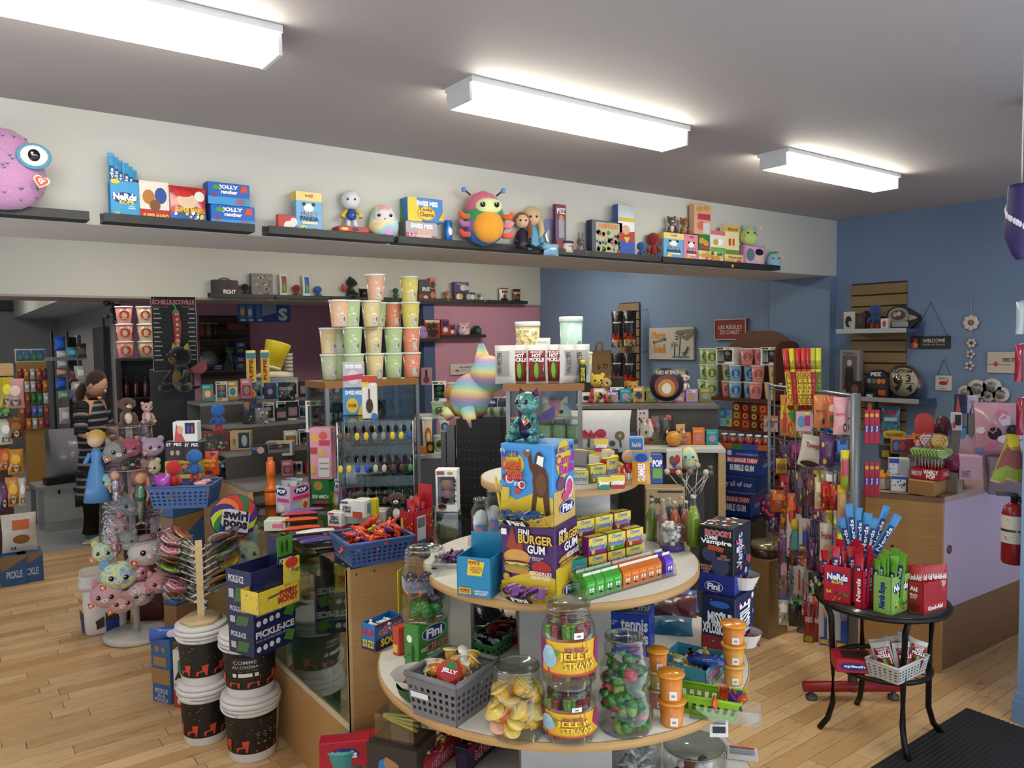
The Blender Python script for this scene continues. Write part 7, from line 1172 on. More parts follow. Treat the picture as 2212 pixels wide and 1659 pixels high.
onD('clear case with a checkered straw figure',910,933,832,795,5.3,'#b88a94',[(Qs,.4,.2,.6,.9,'#2a2428'),(Qt,.5,.3,.3,.2,Yc)],.05);onD('orange figure pack low on the grey shelf',908,922,982,965,5.15,'#c8742a',(),.04);onD('dark card pack with a tiny hero on the grey shelf',921,938,980,955,5.15,'#2a2620',[(Qt,.5,.5,.3,.3,'#b8863a')],.03)
# ledges on the beam and everything on them
YS=YB-.1
def zl(x,y,Y=YS):return YY(x,y,Y). z
def bl(x0,x1,y0,lb,Y=YB,dy=.1):
 """ledge whose front lip bottom runs from px x0 to x1, near px height y0 at x0"""
 a=YY(x0,y0,Y-dy);b_=YY(x1,y0+(x1-x0)*.05,Y-dy);return a,b_. x-a. x
LED=[(-30,193,462,'black ledge at the far left under the owl plush'),(225,550,472,'black ledge under the blue and red candy boxes'),(582,850,505,'black ledge under the panda box and cat figurine'),(861,1278,528,'long black ledge under the caterpillar plush'),(1279,1428,556,'black ledge under the comic tin'),(1432,1558,570,'black ledge under the little cookie boxes'),(1560,1686,573,'black ledge at the right end of the beam')]
ZLD=2.238
for x0,x1,y0,lb in LED:
 a=YY(x0,y0,YS);b_=YY(x1,y0,YS);ledge(lb,Qb((a. x,YB,0)),b_. x-a. x,ZLD,0,.1)
def bs(lb,x0,x1,yb,yt,c,F=(),d=.05,L=(),n=Qx,cat=Qq,R=(),z=None,dy=.085,T=(),r=.4):
 """box on the beam ledge: px left, right, top; stands on the ledge"""
 P=YY(x0,yb,YB-dy);P. z=ZLD+.001 if z is None else z;P,w,h=fit(x0,x1,yb,yt,0,0,P);h=hz(x0,yt,P)-P. z
 return Qi(n,lb,cat,P,w,d,h,0,c,F,R,L,T,r=r),P,w,h
def bp(x,dy=.05):P=YY(x,500,YB-dy);P. z=ZLD+.001;return P
P=bp(8,.05);m_=mpp(P);ow=squish('huge pink owl plush with blue eyes at the far left',Qb((P. x,YB-.11,P. z)),175*m_,172*m_,-.1,'#c892c0',d=.2,eyes_=False)
for s in(-1,1):B(). Qf((s*.11,-.085,.2),(.06,.012,.05),M('#5aa8c8',.8,0,Qv)). Qf((s*.11,-.094,.2),(.048,.01,.04),M('#e4e8ec',.8)). Qf((s*.11,-.1,.2),(.022,.01,.024),M(BLK,.1)). Qf((s*.11-.006,-.109,.207),.005,M(Qr,.2),6). Qa('eye',ow)
ft=B();rn=random. Random(2)
for i in range(60):
 zf=rn. uniform(.08,.9);a=rn. uniform(-1.3,1.3);rad=sin(pi*min(.97,max(.06,math. acos(1-2*zf)/pi)))**.8*(1-.38*max(0,math. acos(1-2*zf)/pi-.35)/.65*.9);x=.5*175*m_*rad*sin(a);y=-.1*rad*cos(a)-.002
 if abs(abs(x)-.11)<.07 and .13<zf*172*m_<.26:continue
 ft. prism([(-.009,.006),(0,-.004),(.009,.006),(0,.002)],.002,M('#3a6a8a',.8),Tm(x,y,zf*172*m_,rz=a*.8))
ft_=ft. Qa('feather_marks',ow);ft_[XD]=Xy;heart_tag(ow,.13,-.112,.1,.045,.3)
o,P,w,h=bs('light blue candy rope box holding blue rope packs on the ledge',240,303,465,388,'#2c9ad0',[(Qt,.5,.56,.44,.15,Xn),(Qu,.1,.5,.9,.68,'NeRds',Qr,.05),(Qu,.3,.4,.8,.5,'ROPE',XJ,.04),(Qu,.6,.27,.85,.37,'very\nberry',Qr,.02),(Qu,.12,.1,.3,.2,'24',XJ,.04),(Qt,.18,.97,.16,.06,'#e0cc3a')],.06,L=[(Qs,.2,.1,.8,.9,'#2488bc')])
for i in range(6):rope('shiny blue candy rope pack in the ledge box, %s'%['first at the left',Qw,QB,QD,QL,'last at the right'][i],P+Qb((.012+i*(w-.02)/5.2,.02+.008*(i%3),.03)),.026,.25-.012*i,.05*(i-2),'#2a96cc',Qd='blue rope packs on the ledge')
bs('red and white cereal box with cartoon print on the ledge',303,368,470,388,'#e4dcd0',[(Qs,0,0,1,.3,'#b8242a'),(Qt,.3,.6,.2,.18,'#b8742a'),(Qt,.7,.65,.2,.2,WO),(Qt,.5,.4,.18,.14,'#7a4a24'),(Qu,.1,.06,.95,.2,'SUPER MARIO',Wh,.05)],.06,L=[(Qs,0,0,1,1,'#a81e24')])
bag('red and blue gummy bag leaning on the ledge',bp(408,.085),.16,.165,.05,'#b8242c',[(Qs,.0,.0,1,.28,XU),(Qt,.45,.6,.3,.2,'#e0c0a0'),(Qt,.35,.8,.25,.1,'#c82a2a'),(Qt,.8,.75,.15,.14,Wd),(Qu,.1,.3,.95,.42,'SUPER MARIO',Wh,.04),(WD,14,['#2a8a3a',Xd,'#3a6ac8',Qr],.05,3,(.05,.05,.95,.3))],d=.04)
JR=[(Qs,0,0,1,.35,'#3a9ad8'),(Qu,.25,.68,.72,.9,'JOLLY',Qr,.05),(Qu,.3,.5,.7,.68,'rancher',Qr,.05),(Qt,.2,.78,.1,.1,'#4a9a3a'),(QO,[(.75,.6),(.95,.65),(.92,.92),(.8,.9)],'#d84a34'),(Qu,.1,.3,.2,.48,'10','#c82a2a',.04),(Qs,.66,.05,.72,.3,'#d84a3a'),(Qs,.76,.05,.82,.3,'#c83a8a'),(Qs,.86,.05,.92,.3,'#4aa83a')]
o,P,w,h=bs('lower blue freezer pop box on the ledge',456,551,482,440,'#2262c0',JR,.07,L=[(Qs,0,0,1,1,'#1a50a8')]);bs('upper blue freezer pop box on the ledge',450,540,440,391,'#2262c0',JR,.07,L=[(Qs,0,0,1,1,'#1a50a8')],z=P. z+h+.001)
bs('small red candy tin with white print',601,641,497,462,'#b82a30',[(Qt,.6,.35,.3,.3,'#e8e0e0'),(Qt,.85,.6,.2,.25,'#e8e0e0')],.03)
HPd=[(Qs,0,.78,1,1,'#e8d488'),(Qu,.35,.85,.65,.95,'meiji','#b03a3a',.03),(Qt,.48,.62,.2,.1,'#f0f0f0'),(Qt,.3,.7,.07,.045,Xj),(Qt,.66,.7,.07,.045,Xj),(Qu,.2,.43,.8,.53,'HELLO',Qr,.06),(Qu,.2,.435,.8,.525,'HELLO',X4,.02),(Qu,.15,.3,.85,.41,'PANDA',X4,.03),(Qs,.2,.22,.8,.28,'#e8dcb0'),(QY,.25,.1,.13,Xd),(Qu,.18,.06,.32,.14,'10',WZ,.03),(Qt,.7,.08,.16,.06,'#c8843a')]
HPl=[(Qs,0,.78,1,1,'#d8c050'),(Qt,.5,.6,.25,.08,'#c8843a'),(Qt,.5,.3,.25,.08,X1)]
bs('large blue and cream panda cookie box on the ledge',641,697,503,412,'#6aaad8',HPd,.07,L=HPl,n=QJ,cat=QM)
o,P,w,h=bs('lower flat red candy tin under the white figurine',732,797,510,499,'#b02430',[(Qt,.2,.5,.12,.3,Wh),(Qt,.55,.5,.12,.3,'#2a2a5a')],.08);bs('upper flat red candy tin under the white figurine',732,797,499,487,'#b02430',[(Qt,.2,.5,.12,.3,Wh),(Qt,.55,.5,.12,.3,'#2a2a5a')],.08,z=P. z+h+.001)
fp=bp(760,.05);fp. z=P. z+2*h+.004;figure('glossy white big headed figurine in blue overalls',fp,.19,-.4,'#dcdce2',WO,'#dcdce2',arms=Wi,head=.52)
squish('rainbow scaled owl plush with white face',bp(829,.055),.17,.185,-.35,'#a0c',face='#e8e0e0',Qh='tie',d=.13)
o,P,w,h=bs('pink and grey unicorn cocoa box on the long ledge',877,945,520,476,'#a8a0ac',[(Qu,.15,.66,.85,.9,'SWISS MISS',Qr,.05),(QO,[(0,.45),(1,.3),(1,.15),(0,.25)],'#b84a68'),(Qt,.6,.45,.25,.22,'#c8a89a'),(Qu,.1,.2,.8,.42,'Unicorn','#e8c8d0',.03)],.08,L=[(Qs,0,0,1,1,'#6a6a72')]);bs('bright blue marshmallow cocoa box on the unicorn box',881,957,476,424,'#2c7ac8',[(QO,[(0,0),(.4,0),(.25,1),(0,1)],'#e0c83a'),(Qu,.25,.66,.85,.88,'SWISS MISS',Qr,.05),(Qt,.52,.36,.26,.3,'#c8882a'),(Qt,.52,.36,.23,.27,'#e8c84a'),(Qu,.35,.42,.7,.6,'Lucky','#7a3a1a',.03),(Qu,.33,.22,.72,.4,'Charms','#7a3a1a',.03),(QO,[(.85,.1),(1,.1),(1,.5)],'#e0b02a')],.08,L=[(QO,[(0,0),(.5,0),(0,1)],'#6aa83a')],z=P. z+h+.001)
t=E_('drink_can','slim blue ramune drink can on the long ledge','can',bp(968,.05),0);B(). Qc([(.02,0),(.023,.005),(.023,.125),(.019,.132)],M('#2a7ac8',.25,.3),18). pr((Qb((-.016,-.0225,.01)),Qb((.032,0,0)),Qb((0,0,.11)),Qb((0,-1,0))),[(Qt,.5,.55,.4,.2,'#e8e8ee'),(Qt,.5,.2,.4,.1,'#1a4a9a')]). Qa('can_body',t);B(). Qc([(.019,.132),(.019,.134)],M('#c8c8cc',.25,.9),16). Qa('can_top',t)
cp=bp(1032,.05);cp. y=YB-.11;m_=mpp(cp);ca=E_('caterpillar_plush','big multicolored caterpillar plush with orange belly and antennae',Wn,cp,-.4);w_,h_=100*m_,118*m_
PL=lambda c:M(c,.9,0,Qv)
def eggz(z):t_=math. acos(max(-1,min(1,1-2*z)))/pi;return .5*sin(pi*t_)**.8*(1-.38*max(0,t_-.35)/.65*.9)
bands=[('#2a6ab8',0,.22),('#8a5a9a',.22,.42),('#2f8a58',.42,.62),(Xk,.62,1.)]
for c_,a,b_ in bands:B(). Qc([(max(1e-4,eggz(a+(b_-a)*i/5))*w_,(a+(b_-a)*i/5)*h_)for i in range(6)],PL(c_),22,Matrix. Diagonal((1,.8,1,1))). Qa('body_band',ca)
B(). Qf((.012,-w_*.27,h_*.32),(w_*.34,w_*.18,h_*.3),PL('#e0982c')). Qa('belly',ca);B(). Qf((.015,-w_*.29,h_*.68),(w_*.3,w_*.12,h_*.15),PL('#dce4a8')). Qa('face',ca)
for s in(-1,1):b=B();eyes(b,[(.015+s*w_*.15,-w_*.4,h_*.69)],w_*.06);b. Qa('eye',ca);B(). Qg([(s*w_*.28,-.01,h_*.9),(s*w_*.4,-.015,h_*.98)],.006,PL('#3a3a3a'),6). Qf((s*w_*.43,-.016,h_*.995),w_*.06,PL('#6a9ad0'),10). Qa('antenna',ca)
for i,(s,z,c_)in enumerate(((1,.5,'#e0602c'),(1,.34,'#e0808a'),(1,.16,'#e05a4a'),(-1,.5,'#d8602c'),(-1,.36,'#b06a9a'),(-1,.18,'#d8483a'))):B(). Qg([(s*w_*.36,-w_*.2,z*h_),(s*w_*.5,-w_*.28,z*h_-.005),(s*w_*.58,-w_*.3,z*h_+.02)],[w_*.06,w_*.065,w_*.05],PL(c_),8). Qa('foot',ca)
for lb,x,hair,dr,hp,dy in(('soft doll with auburn hair and black purple dress sitting on the ledge',1128,'#8a4a2a','#2a1a30',78,.06),('soft doll with blond braid and icy blue dress behind her',1150,'#d8c48a','#6aa8d0',92,.03)):
 P=bp(x,dy);h=hp*mpp(P);t=E_('soft_doll',lb,'doll',P,-.45);r=h*.21
 B(). Qf((0,0,h-r),(r*.95,r*.85,r),M('#e0b898',.6),14). Qa(W2,t);b=B();eyes(b,[(-r*.35,-r*.78,h-r),(r*.35,-r*.78,h-r)],r*.15);b. Qa('eyes',t);B(). Qf((0,r*.25,h-r*.85),(r*1.12,r*.95,r*1.1),M(hair,.6,0,Qv),14). Qg([(r*.8,0,h-r),(r*1.0,-r*.3,h*.45),(r*.8,-r*.4,h*.3)],[r*.4,r*.35,r*.2],M(hair,.6,0,Qv),8). Qa('hair',t)
 B(). Qc([(r*1.3,0),(r*.9,h*.2),(r*.55,h*.5),(r*.3,h*.6)],M(dr,.45),14). Qa('dress',t)
 for s in(-1,1):B(). Qg([(s*r*.5,0,h*.5),(s*r*1.0,-r*.4,h*.3),(s*r*.9,-r*.8,h*.18)],r*.2,M(dr,.45),7). Qa('arm',t);B(). Qg([(s*r*.5,-r*.8,h*.08),(s*r*.8,-r*2.2,h*.05),(s*r*.85,-r*2.6,h*.02)],[r*.3,r*.24,r*.28],M('#1a1418' if dr=='#2a1a30' else dr,.4),7). Qa('leg',t)
P=bp(1187,.02);m_=mpp(P);o=B(). prism([(-.1+.1*(1-cos(pi*i/10))if False else-.085*cos(pi*i/12),.11+.1*sin(pi*i/12))for i in range(13)]+[(.085,0),(-.085,0)],.025,M('#8a90b8',.35)). Qa('mirror_pack');o. location=P;o. rotation_euler=(0,0,-.15);tag(o,'arched silver and blue princess mirror pack on the ledge','toy');B(). Qf((.02,-.004,.1),(.055,.006,.06),M('#d8dce4',.15,.7),16). Qa('mirror',o);B(). pr((Qb((-.07,-.001,0)),Qb((.14,0,0)),Qb((0,0,.08)),Qb((0,-1,0))),[(Qt,.35,.5,.16,.35,'#c8a080'),(Qt,.65,.5,.16,.35,'#c8b090'),(Qs,.1,.05,.9,.25,'#a83a4a')]). Qa(Q3,o)
o=bag('crinkled icy blue dress cloth hanging over the ledge',bp(1190,.12)+Qb((0,0,-.03)),.12,.07,0,'#8ab4d4',d=.03,name='dress_cloth',cat='doll clothes',r=.2)
o=bs('tall purple candy dispenser card standing on the ledge',1201,1224,520,440,'#5a2a5a',[(Qs,.05,.72,.95,.98,'#7a2448'),(Qu,.1,.8,.9,.92,'PEZ','#e0d8d0',.04),(Qs,.25,.3,.75,.68,'#9a98a4'),(Qt,.5,.72,.2,.06,'#c8825a'),(Qs,.05,.05,.95,.25,Yc)],.03)
t=E_(W8,'small white frozen treats tub with navy lid on the ledge','tub',bp(1224,.075),0);B(). Qc([(.038,0),(.042,.055)],M('#dcd4cc',.4),20). Qa(Yg,t);B(). Qc([(.044,.055),(.044,.068),(.04,.07)],M('#3a3460',.4),20). Qa(Yh,t);Qj(.0385,.0425,.055,-.5,.7,.01,.05,[(Qt,.7,.5,.2,.35,'#c84a3a'),(Qu,.05,.5,.6,.8,'petits','#3a6a9a',.02)],None). Qa(Wz,t)
Qo('small grey donkey plush with pink nose on the ledge',bp(1254,.06),.105,-.5,'#6a6664','#b08a8a','long')
bs('comic book tin with hero crowd print',1279,1345,552,474,'#2a3450',[(Qs,.12,.08,.9,.95,'#b8b89a'),(Qu,.2,.78,.85,.92,'AVENGERS','#d8782a',.05),(WD,40,[Xm,Xo,'#a83a3a','#8a8a9a','#c8a83a',Yd],.06,7,(.14,.1,.88,.74))],.05,L=[(Qs,0,0,1,1,'#222c48')],n='comic_tin',cat='tin')
bs('tall metallic hero candy box in blue and red',1336,1371,556,440,'#b8c0c8',[(Qs,0,0,1,.3,'#2a4aa8'),(QO,[(0,.3),(1,.3),(1,.5),(0,.45)],XL),(Qt,.45,.52,.25,.09,'#d8a888'),(Qs,0,.68,1,.75,Q4),(QO,[(.3,.38),(.7,.38),(.5,.26)],Wi)],.05,L=[(Qs,0,0,1,1,'#3a5aa0')],r=.2)
figure('large red plush figure beside the hero candy box',bp(1411,.05),.185,-.5,Xl,Xl,Xl,Qh=Qv,eye=False,head=.5);figure('small blue helmeted plush figure before the red one',bp(1385,.08),.11,-.5,'#2a5aa0',Xo,'#b02a2a',Qh=Qv,eye=False,head=.55)
o,P,w,h=bs('blue panda cookie box among the small boxes',1434,1477,562,501,'#6aaad8',HPd,.06,L=HPl,n=QJ,cat=QM);o2,P2,w2_,h2=bs('pink panda cookie box among the small boxes',1478,1509,563,505,'#e08aa0',HPd[1:],.05,n=QJ,cat=QM)
Qo('brown and white tiger cub plush sitting on the panda box',Qb((P. x+w*.55,P. y+.03,P. z+h+.001)),.115,-.6,'#6a5244','#e0d4c4',Qz,limb='#5a4438');Qo('golden brown monkey plush sitting beside the tiger cub',Qb((P2. x+.03,P2. y+.03,P2. z+h2+.001)),.115,-.4,'#8a5a30','#b8885a',Qz,tail=False)
KO=[(Qt,.35,.6,.25,.2,Ye),(Qt,.7,.45,.2,.2,Ye),(Qs,.2,.1,.9,.3,'#b8323c')]
o,P,w,h=bs('white and red koala cookie pack, lower left',1507,1562,566,540,'#d8ccb0',KO+[(WD,12,['#c83a3a',Xm,'#d8b04a'],.05,4)],.05,n=QJ,cat=QM);o,P3,w3_,h3_=bs('green koala cookie pack on the white and red one',1507,1533,540,505,'#2a7a3a',KO,.05,z=P. z+h+.001,n=QJ,cat=QM);bs('white panda cookie pack with red roof print',1535,1566,540,497,'#e0dcd0',[(Qs,0,.8,1,1,'#d86a7a'),(Qt,.65,.45,.2,.16,XH),(Qt,.35,.45,.18,.14,'#c8a03a'),(Qs,0,0,1,.2,'#6aa84a')],.05,z=P. z+h+.001,n=QJ,cat=QM)
bs('tall koala fruit cookie box topping the pile',1500,1536,505,440,'#d8a88a',[(Qs,.2,.5,.95,.7,Ya),(Qt,.3,.85,.2,.1,Ye),(Qt,.7,.9,.2,.08,Ye),(Qt,.4,.3,.25,.15,'#d86a4a'),(Qs,.5,.05,.9,.4,'#c8d0d8')],.05,z=P3. z+h3_+.001,n=QJ,cat=QM,dy=.07)
o,P,w,h=bs('lower cream and yellow tea biscuit box',1566,1606,573,548,'#e0cc90',[(Qs,0,.1,.5,.5,Yf),(Qu,.2,.6,.9,.85,'Natural','#6a5a2a',.02),(Qt,.75,.35,.15,.2,'#c85a3a')],.05);bs('upper cream and orange tea biscuit box',1566,1597,548,487,'#e4d8a8',[(Qs,0,0,1,.15,'#6a8a3a'),(Qs,0,.8,1,1,'#d8b04a'),(Qs,.25,.3,.4,.55,'#c84a34'),(Qs,.5,.3,.65,.55,'#c8643a'),(Qu,.2,.84,.85,.95,'Natural','#6a5a2a',.02)],.05,z=P. z+h+.001)
o,P,w,h=bs('pink and black doll tin on the last ledge',1607,1652,571,528,'#b87aa8',[(Qs,.08,.06,.95,.94,'#d8a8c8'),(Qt,.3,.55,.2,.3,'#5a7a80'),(Qt,.72,.45,.16,.28,'#d8c0a8'),(Qt,.72,.7,.2,.16,'#1a1620')],.07)
squish('round pale green plush with blue ears on the doll tin',Qb((P. x+w*.42,P. y+.04,P. z+h+.001)),.15,.145,-.5,'#b8cc7a',ears=True,earc='#7ab8b0',cheek='#e8907a',ty=(.45,.85))
squish(QF,bp(1671,.06),.125,.12,-.5,'#90b8cc',ears=None,ty=(.4,.7),cheek='#a8b8d8');q=[o for o in COL. objects if o. get(Wz)==QF][0];B(). Qf((-.015,0,.122),(.022,.01,.008),M('#3a8a6a',.8,0,Qv)). Qf((.018,0,.126),(.024,.01,.008),M('#3a8a6a',.8,0,Qv)). Qa('sprout',q)
bag('yellow price flag stuck to the last ledge',Qb((bp(1570). x,YS-.003,ZLD-.02)),.02,.022,0,Q4,d=.002,name='price_flag',cat='tag')
# ledges on the white header and pink wall
def hl(x0,x1,y0,lb,z=None,Y=Y3):
 a=YY(x0,y0,Y-.1);b_=YY(x1,y0,Y-.1);z=a. z if z is None else z;ledge(lb,Qb((a. x,Y,0)),b_. x-a. x,z,0,.1,'black ledges on the back wall');return z
ZA=YY(520,640,Y3-.1). z
for x0,x1,lb in((455,592,'black ledge above the back doorway with the lunch tin'),(597,712,'black ledge with toothpaste candy tubes'),(716,866,'black ledge behind the candy floss tubs'),(868,1054,'black ledge above the pink wall with puppy plush'),(1056,1140,'black ledge at the right end of the pink wall')):hl(x0,x1,640,lb,ZA)
def hs(lb,x0,x1,yb,yt,c,F=(),d=.05,n=Qx,cat=Qq,z=None,dy=.08,Y=Y3,T=()):
 P=YY(x0,yb,Y-dy);P. z=ZA+.001 if z is None else z;P,w,h=fit(x0,x1,yb,yt,0,0,P);h=hz(x0,yt,P)-P. z;return Qi(n,lb,cat,P,w,d,h,0,c,F,(),(),T),P,w,h
def hp(x,dy=.05,Y=Y3,z=None):P=YY(x,640,Y-dy);P. z=(ZA if z is None else z)+.001;return P
o,P,w,h=hs('black lunch tin with red print and wire handle',461,515,638,604,'#1c1416',[(Qt,.55,.55,.3,.35,'#4a1a1a'),(Qt,.6,.65,.12,.2,'#15151a'),(Qu,.4,.1,.9,.4,'FIGHT',Wd,.04)],.08,'lunch_tin','tin');B(). Qg([(-w*.25,.04,h),(-w*.1,.04,h+.02),(w*.1,.04,h+.02),(w*.25,.04,h)],.005,M(Xj,.4),6). Qa('handle',o)
figure('black and red masked plush head figure beside the lunch tin',hp(530),.13,-.3,'#181416','#181416','#a82a24',Qh=Qv,eye=False,head=.62);hs('grey portrait collage box on the back ledge',544,590,638,590,'#6a6664',[(WD,42,['#c8b8a8','#3a3a3e','#a86a5a','#8a8a94'],.05,3)],.06)
for x,c,lb in((613,'#8a3a34',Yi),(662,WP,W4)):
 o=bag(lb+' toothpaste shaped candy tube standing on its cap',hp(x),.085,.24,0,'#dcdcd8',[(Qs,.2,.2,.8,.9,c),(Qt,.5,.4,.2,.18,'#5aa83a')],d=.05,name='candy_tube',Qh='',r=.3);B(). Qc([(.022,-.0),(.022,.03)],M('#e8e8e4',.4),14). Qa('cap',o)
figure('red and gold plush figure between the candy tubes',hp(641),.135,-.3,'#8a2018','#8a2018','#b8862a',Qh=Qv,eye=False,head=.6);figure('blue helmeted plush figure right of the candy tubes',hp(687),.13,-.3,WP,Xo,'#b02a2a',Qh=Qv,eye=False,head=.62)
Qo('black dragon plush with red wings on the back ledge',hp(757),.23,.9,X7,'#221a1c',QN,wings='#c0302c',tail=True);t=E_(W8,'black snack tub behind the floss tubs','tub',hp(787),0);B(). Qc([(.045,0),(.055,.11)],M('#1a1a1c',.4),18). Qa(Yg,t);B(). Qc([(.058,.11),(.058,.125)],M(WQ,.4),18). Qa(Yh,t)
figure('green muscular plush figure between the floss tubs',hp(855),.13,-.3,'#1f6a3a','#1f6a3a','#2a2a5a',Qh=Qv,hair='#16201a');hs('black chips box with red print on the pink wall ledge',905,930,649,604,'#1c1618',[(Qu,.3,.45,.95,.65,'RS',Wd,.05),(Qs,0,.1,.6,.3,'#a82a24'),(Qt,.6,.15,.2,.1,'#d8c8b8')],.06);o,P,w,h=hs('lower orange black canister pack',929,941,649,625,'#2a1a16',[(Qt,.5,.5,.4,.3,'#d8743a')],.05);hs('upper orange black canister pack',929,941,625,600,'#c85a3a',[(Qt,.5,.4,.4,.3,'#2a1a16')],.05,z=P. z+h+.001)
Qo('tan and white puppy plush on the pink wall ledge',hp(964),.125,.6,'#b87a3a','#e8e0d4',Xx);o,P,w,h=hs('small brown eye print box on the ledge',983,1002,650,631,'#5a3a24',[(Qt,.4,.5,.25,.35,X1),(Qt,.7,.5,.2,.3,'#c8a87a')],.05);o,P2,w2_,h2=hs('small grey eye print box on the ledge',1004,1027,650,631,'#3a3434',[(Qt,.4,.5,.25,.35,'#b8b4b4'),(Qt,.75,.5,.2,.3,'#d8d4d4')],.05);hs('purple cookie box stacked on the eye print boxes',981,1013,631,609,'#4a2a6a',[(Qt,.6,.45,.2,.3,'#d8d0d8'),(Qt,.85,.45,.15,.25,'#c8c0c8'),(Qu,.2,.7,.8,.9,'PANDA','#b8a0c8',.03)],.05,z=P. z+h+.001);Qo('white spotted puppy plush on the pink wall ledge',hp(1040),.12,-.4,'#d4d0c8','#e8e4dc',Xx,earc='#b8c8b0')
bag('white and orange chip bag at the ledge end',hp(1088),.14,.18,0,We,[(Qs,0,.9,1,1,'#b8562a'),(Qu,.2,.62,.85,.82,'RAP',WZ,.05),(Qt,.5,.42,.2,.15,'#6a3a2a'),(Qs,.1,.1,.9,.28,WZ)],d=.05);bag('dark maroon chip bag at the ledge end',hp(1116),.12,.17,0,'#3a1a20',[(Qu,.2,.62,.85,.82,'RAP','#d8a83a',.05),(Qt,.5,.35,.25,.15,'#8a4a2a')],d=.05)
YP=Y3+.02;z1=YY(930,735,YP-.1). z;z2=YY(1000,727,YP-.1). z
hl(880,953,735,'small lower black ledge on the pink wall',z1,YP);hl(955,1050,727,'small upper black ledge on the pink wall',z2,YP)
hs('large red chocolate creature box on the pink wall ledge',917,952,734,690,'#8a3420',[(Qt,.5,.5,.35,.35,'#2a1410'),(Qs,.05,.85,.95,.97,'#d8c8b8'),(WD,10,['#c8643a','#e0a03a'],.05,3)],.05,z=z1+.001,Y=YP);squish('lilac round plush peeking past the floss tubs',hp(910,.06,YP,z1),.14,.17,-.3,'#a88ac8');hs('tall orange red candy pack on the upper pink ledge',954,971,725,690,'#a83a24',[(Qs,.1,.6,.9,.9,'#2a2a6a'),(Qt,.5,.4,.3,.15,XK)],.04,z=z2+.001,Y=YP);hs('small orange red candy pack on the upper pink ledge',971,984,725,701,'#a83a24',[(Qs,.1,.6,.9,.9,'#2a2a6a'),(Qt,.5,.4,.3,.15,XK)],.04,z=z2+.001,Y=YP);squish('pastel tie dye round plush on the upper pink ledge',hp(1001,.055,YP,z2),.16,.165,-.3,'#c00',ears=True,earc='#d890a8',Qh='tie',ty=None);t=E_('gem_plush','black plush with a green gem on the upper pink ledge',Wn,hp(1028,.05,YP,z2),-.2);B(). Qc([(.04,0),(.065,.04),(.065,.09),(.03,.13)],M('#1a1a1e',.8,0,Qv),8). Qa(W1,t);B(). prism([(-.04,0),(0,-.03),(.04,0),(0,.035)],.01,M('#1f6a4a',.3),Tm(0,-.07,.07)). Qa('gem',t)
sign('heart_plaque','white plaque with heart and arrow on the pink wall',YY(998,809,YP)+Qb((0,-.021,0)),52*mpp(YY(998,809,YP))*1.18,.13,0,'#cfc8c4',[(Qs,.05,.36,.6,.38,'#4a4444'),(Qt,.26,.38,.07,.1,'#b83a5a'),(Qu,.35,.62,.9,.78,'mes meilleurs','#555',.01)])
# recess behind the header: slatwall, chips sign, slush machine
YR=10.18
SW=M('#4a3c2c',.6);a=YY(430,690,YR);b_=YY(538,690,YR);sl=E_(Wx,'dark brown slatwall in the shaded back recess',Wx,Qb((a. x,YR,0)),0);wz=b_. x-a. x
z0=YY(480,850,YR). z;z1_=YY(480,682,YR). z;n_=8
for i in range(n_):B(). box(0,wz,-.02,0,z0+(z1_-z0)*i/n_,z0+(z1_-z0)*(i+1)/n_-.02,SW). Qa('slat',sl)
B(). box(0,wz,.0,.01,z0,z1_,M(XI,.6)). Qa('backing',sl)
def rb(lb,x0,x1,yb,yt,c,F=(),d=.1,n=Qx,cat=Qq,Y=YR-.25):P=YY(x0,yb,Y);P,w,h=fit(x0,x1,yb,yt,0,0,P);return Qi(n,lb,cat,P,w,d,h,0,c,F)
for i,(y,lb)in enumerate(((733,'upper shelf of the dark slatwall'),(802,'lower shelf of the dark slatwall'))):P=YY(430,y,YR-.3);o=B(). box(0,wz*.98,0,.3,-.015,0,M('#2a2c34' if i else '#3a3a3a',.5)). Qa('slatwall_shelf');o. location=P;tag(o,lb,'shelf','slatwall shelves')
for i,(x0,x1,c)in enumerate(((433,444,'#8a3418'),(445,459,'#5a5654'),(460,472,'#3a2a2a'))):P=YY((x0+x1)/2,733,YR-.2);t=E_('chip_canister',[WJ,'grey','dark'][i]+' chip canister on the upper slatwall shelf','canister',P,0);r=(x1-x0)*mpp(P)/2;B(). Qc([(r,0),(r,.19)],M(c,.4),16). Qa('tube',t);B(). Qc([(r*1.04,.19),(r*1.04,.205)],M('#8a8a8a',.4),16). Qa(Yh,t)
for i,(x0,x1,yb,yt,c,lb)in enumerate(((492,530,713,698,'#6a1a1a','dark red chocolate sign card on the slatwall'),(509,532,766,737,'#1c2c6a','upper navy cookie box on the lower slatwall shelf'),(509,532,800,768,'#1c2c6a','lower navy cookie box on the lower slatwall shelf'),(460,482,800,788,'#1c2c6a','flat navy cookie box on the lower slatwall shelf'),(484,506,800,783,'#222226','black clear fronted case on the lower slatwall shelf'))):rb(lb,x0,x1,yb,yt,c,[(Qu,.2,.6,.85,.85,'OREO' if 'navy' in lb else '','#c8ccd8',.04),(Qt,.5,.3,.3,.15,XZ)]if 'navy' in lb else())
P=YY(452,800,YR-.2);t=E_('handbag_pack','silver and pink toy handbag on the slatwall','toy',P,0);B(). Qc([(.1,.05),(.13,.12),(.08,.22),(.03,.25)],M('#8a8e94',.3,.4),16,Matrix. Diagonal((1,.4,1,1))). Qa('silver_hood',t);B(). Qc([(.06,0),(.09,.06),(.1,.12)],M('#6a2a3a',.6),16,Matrix. Diagonal((1,.4,1,1))). Qa('bag_body',t);B(). Qg([(-.09,0,.2),(-.07,0,.34),(.07,0,.34),(.09,0,.2)],.008,M('#2a2a30',.5),6). Qa('handle',t)
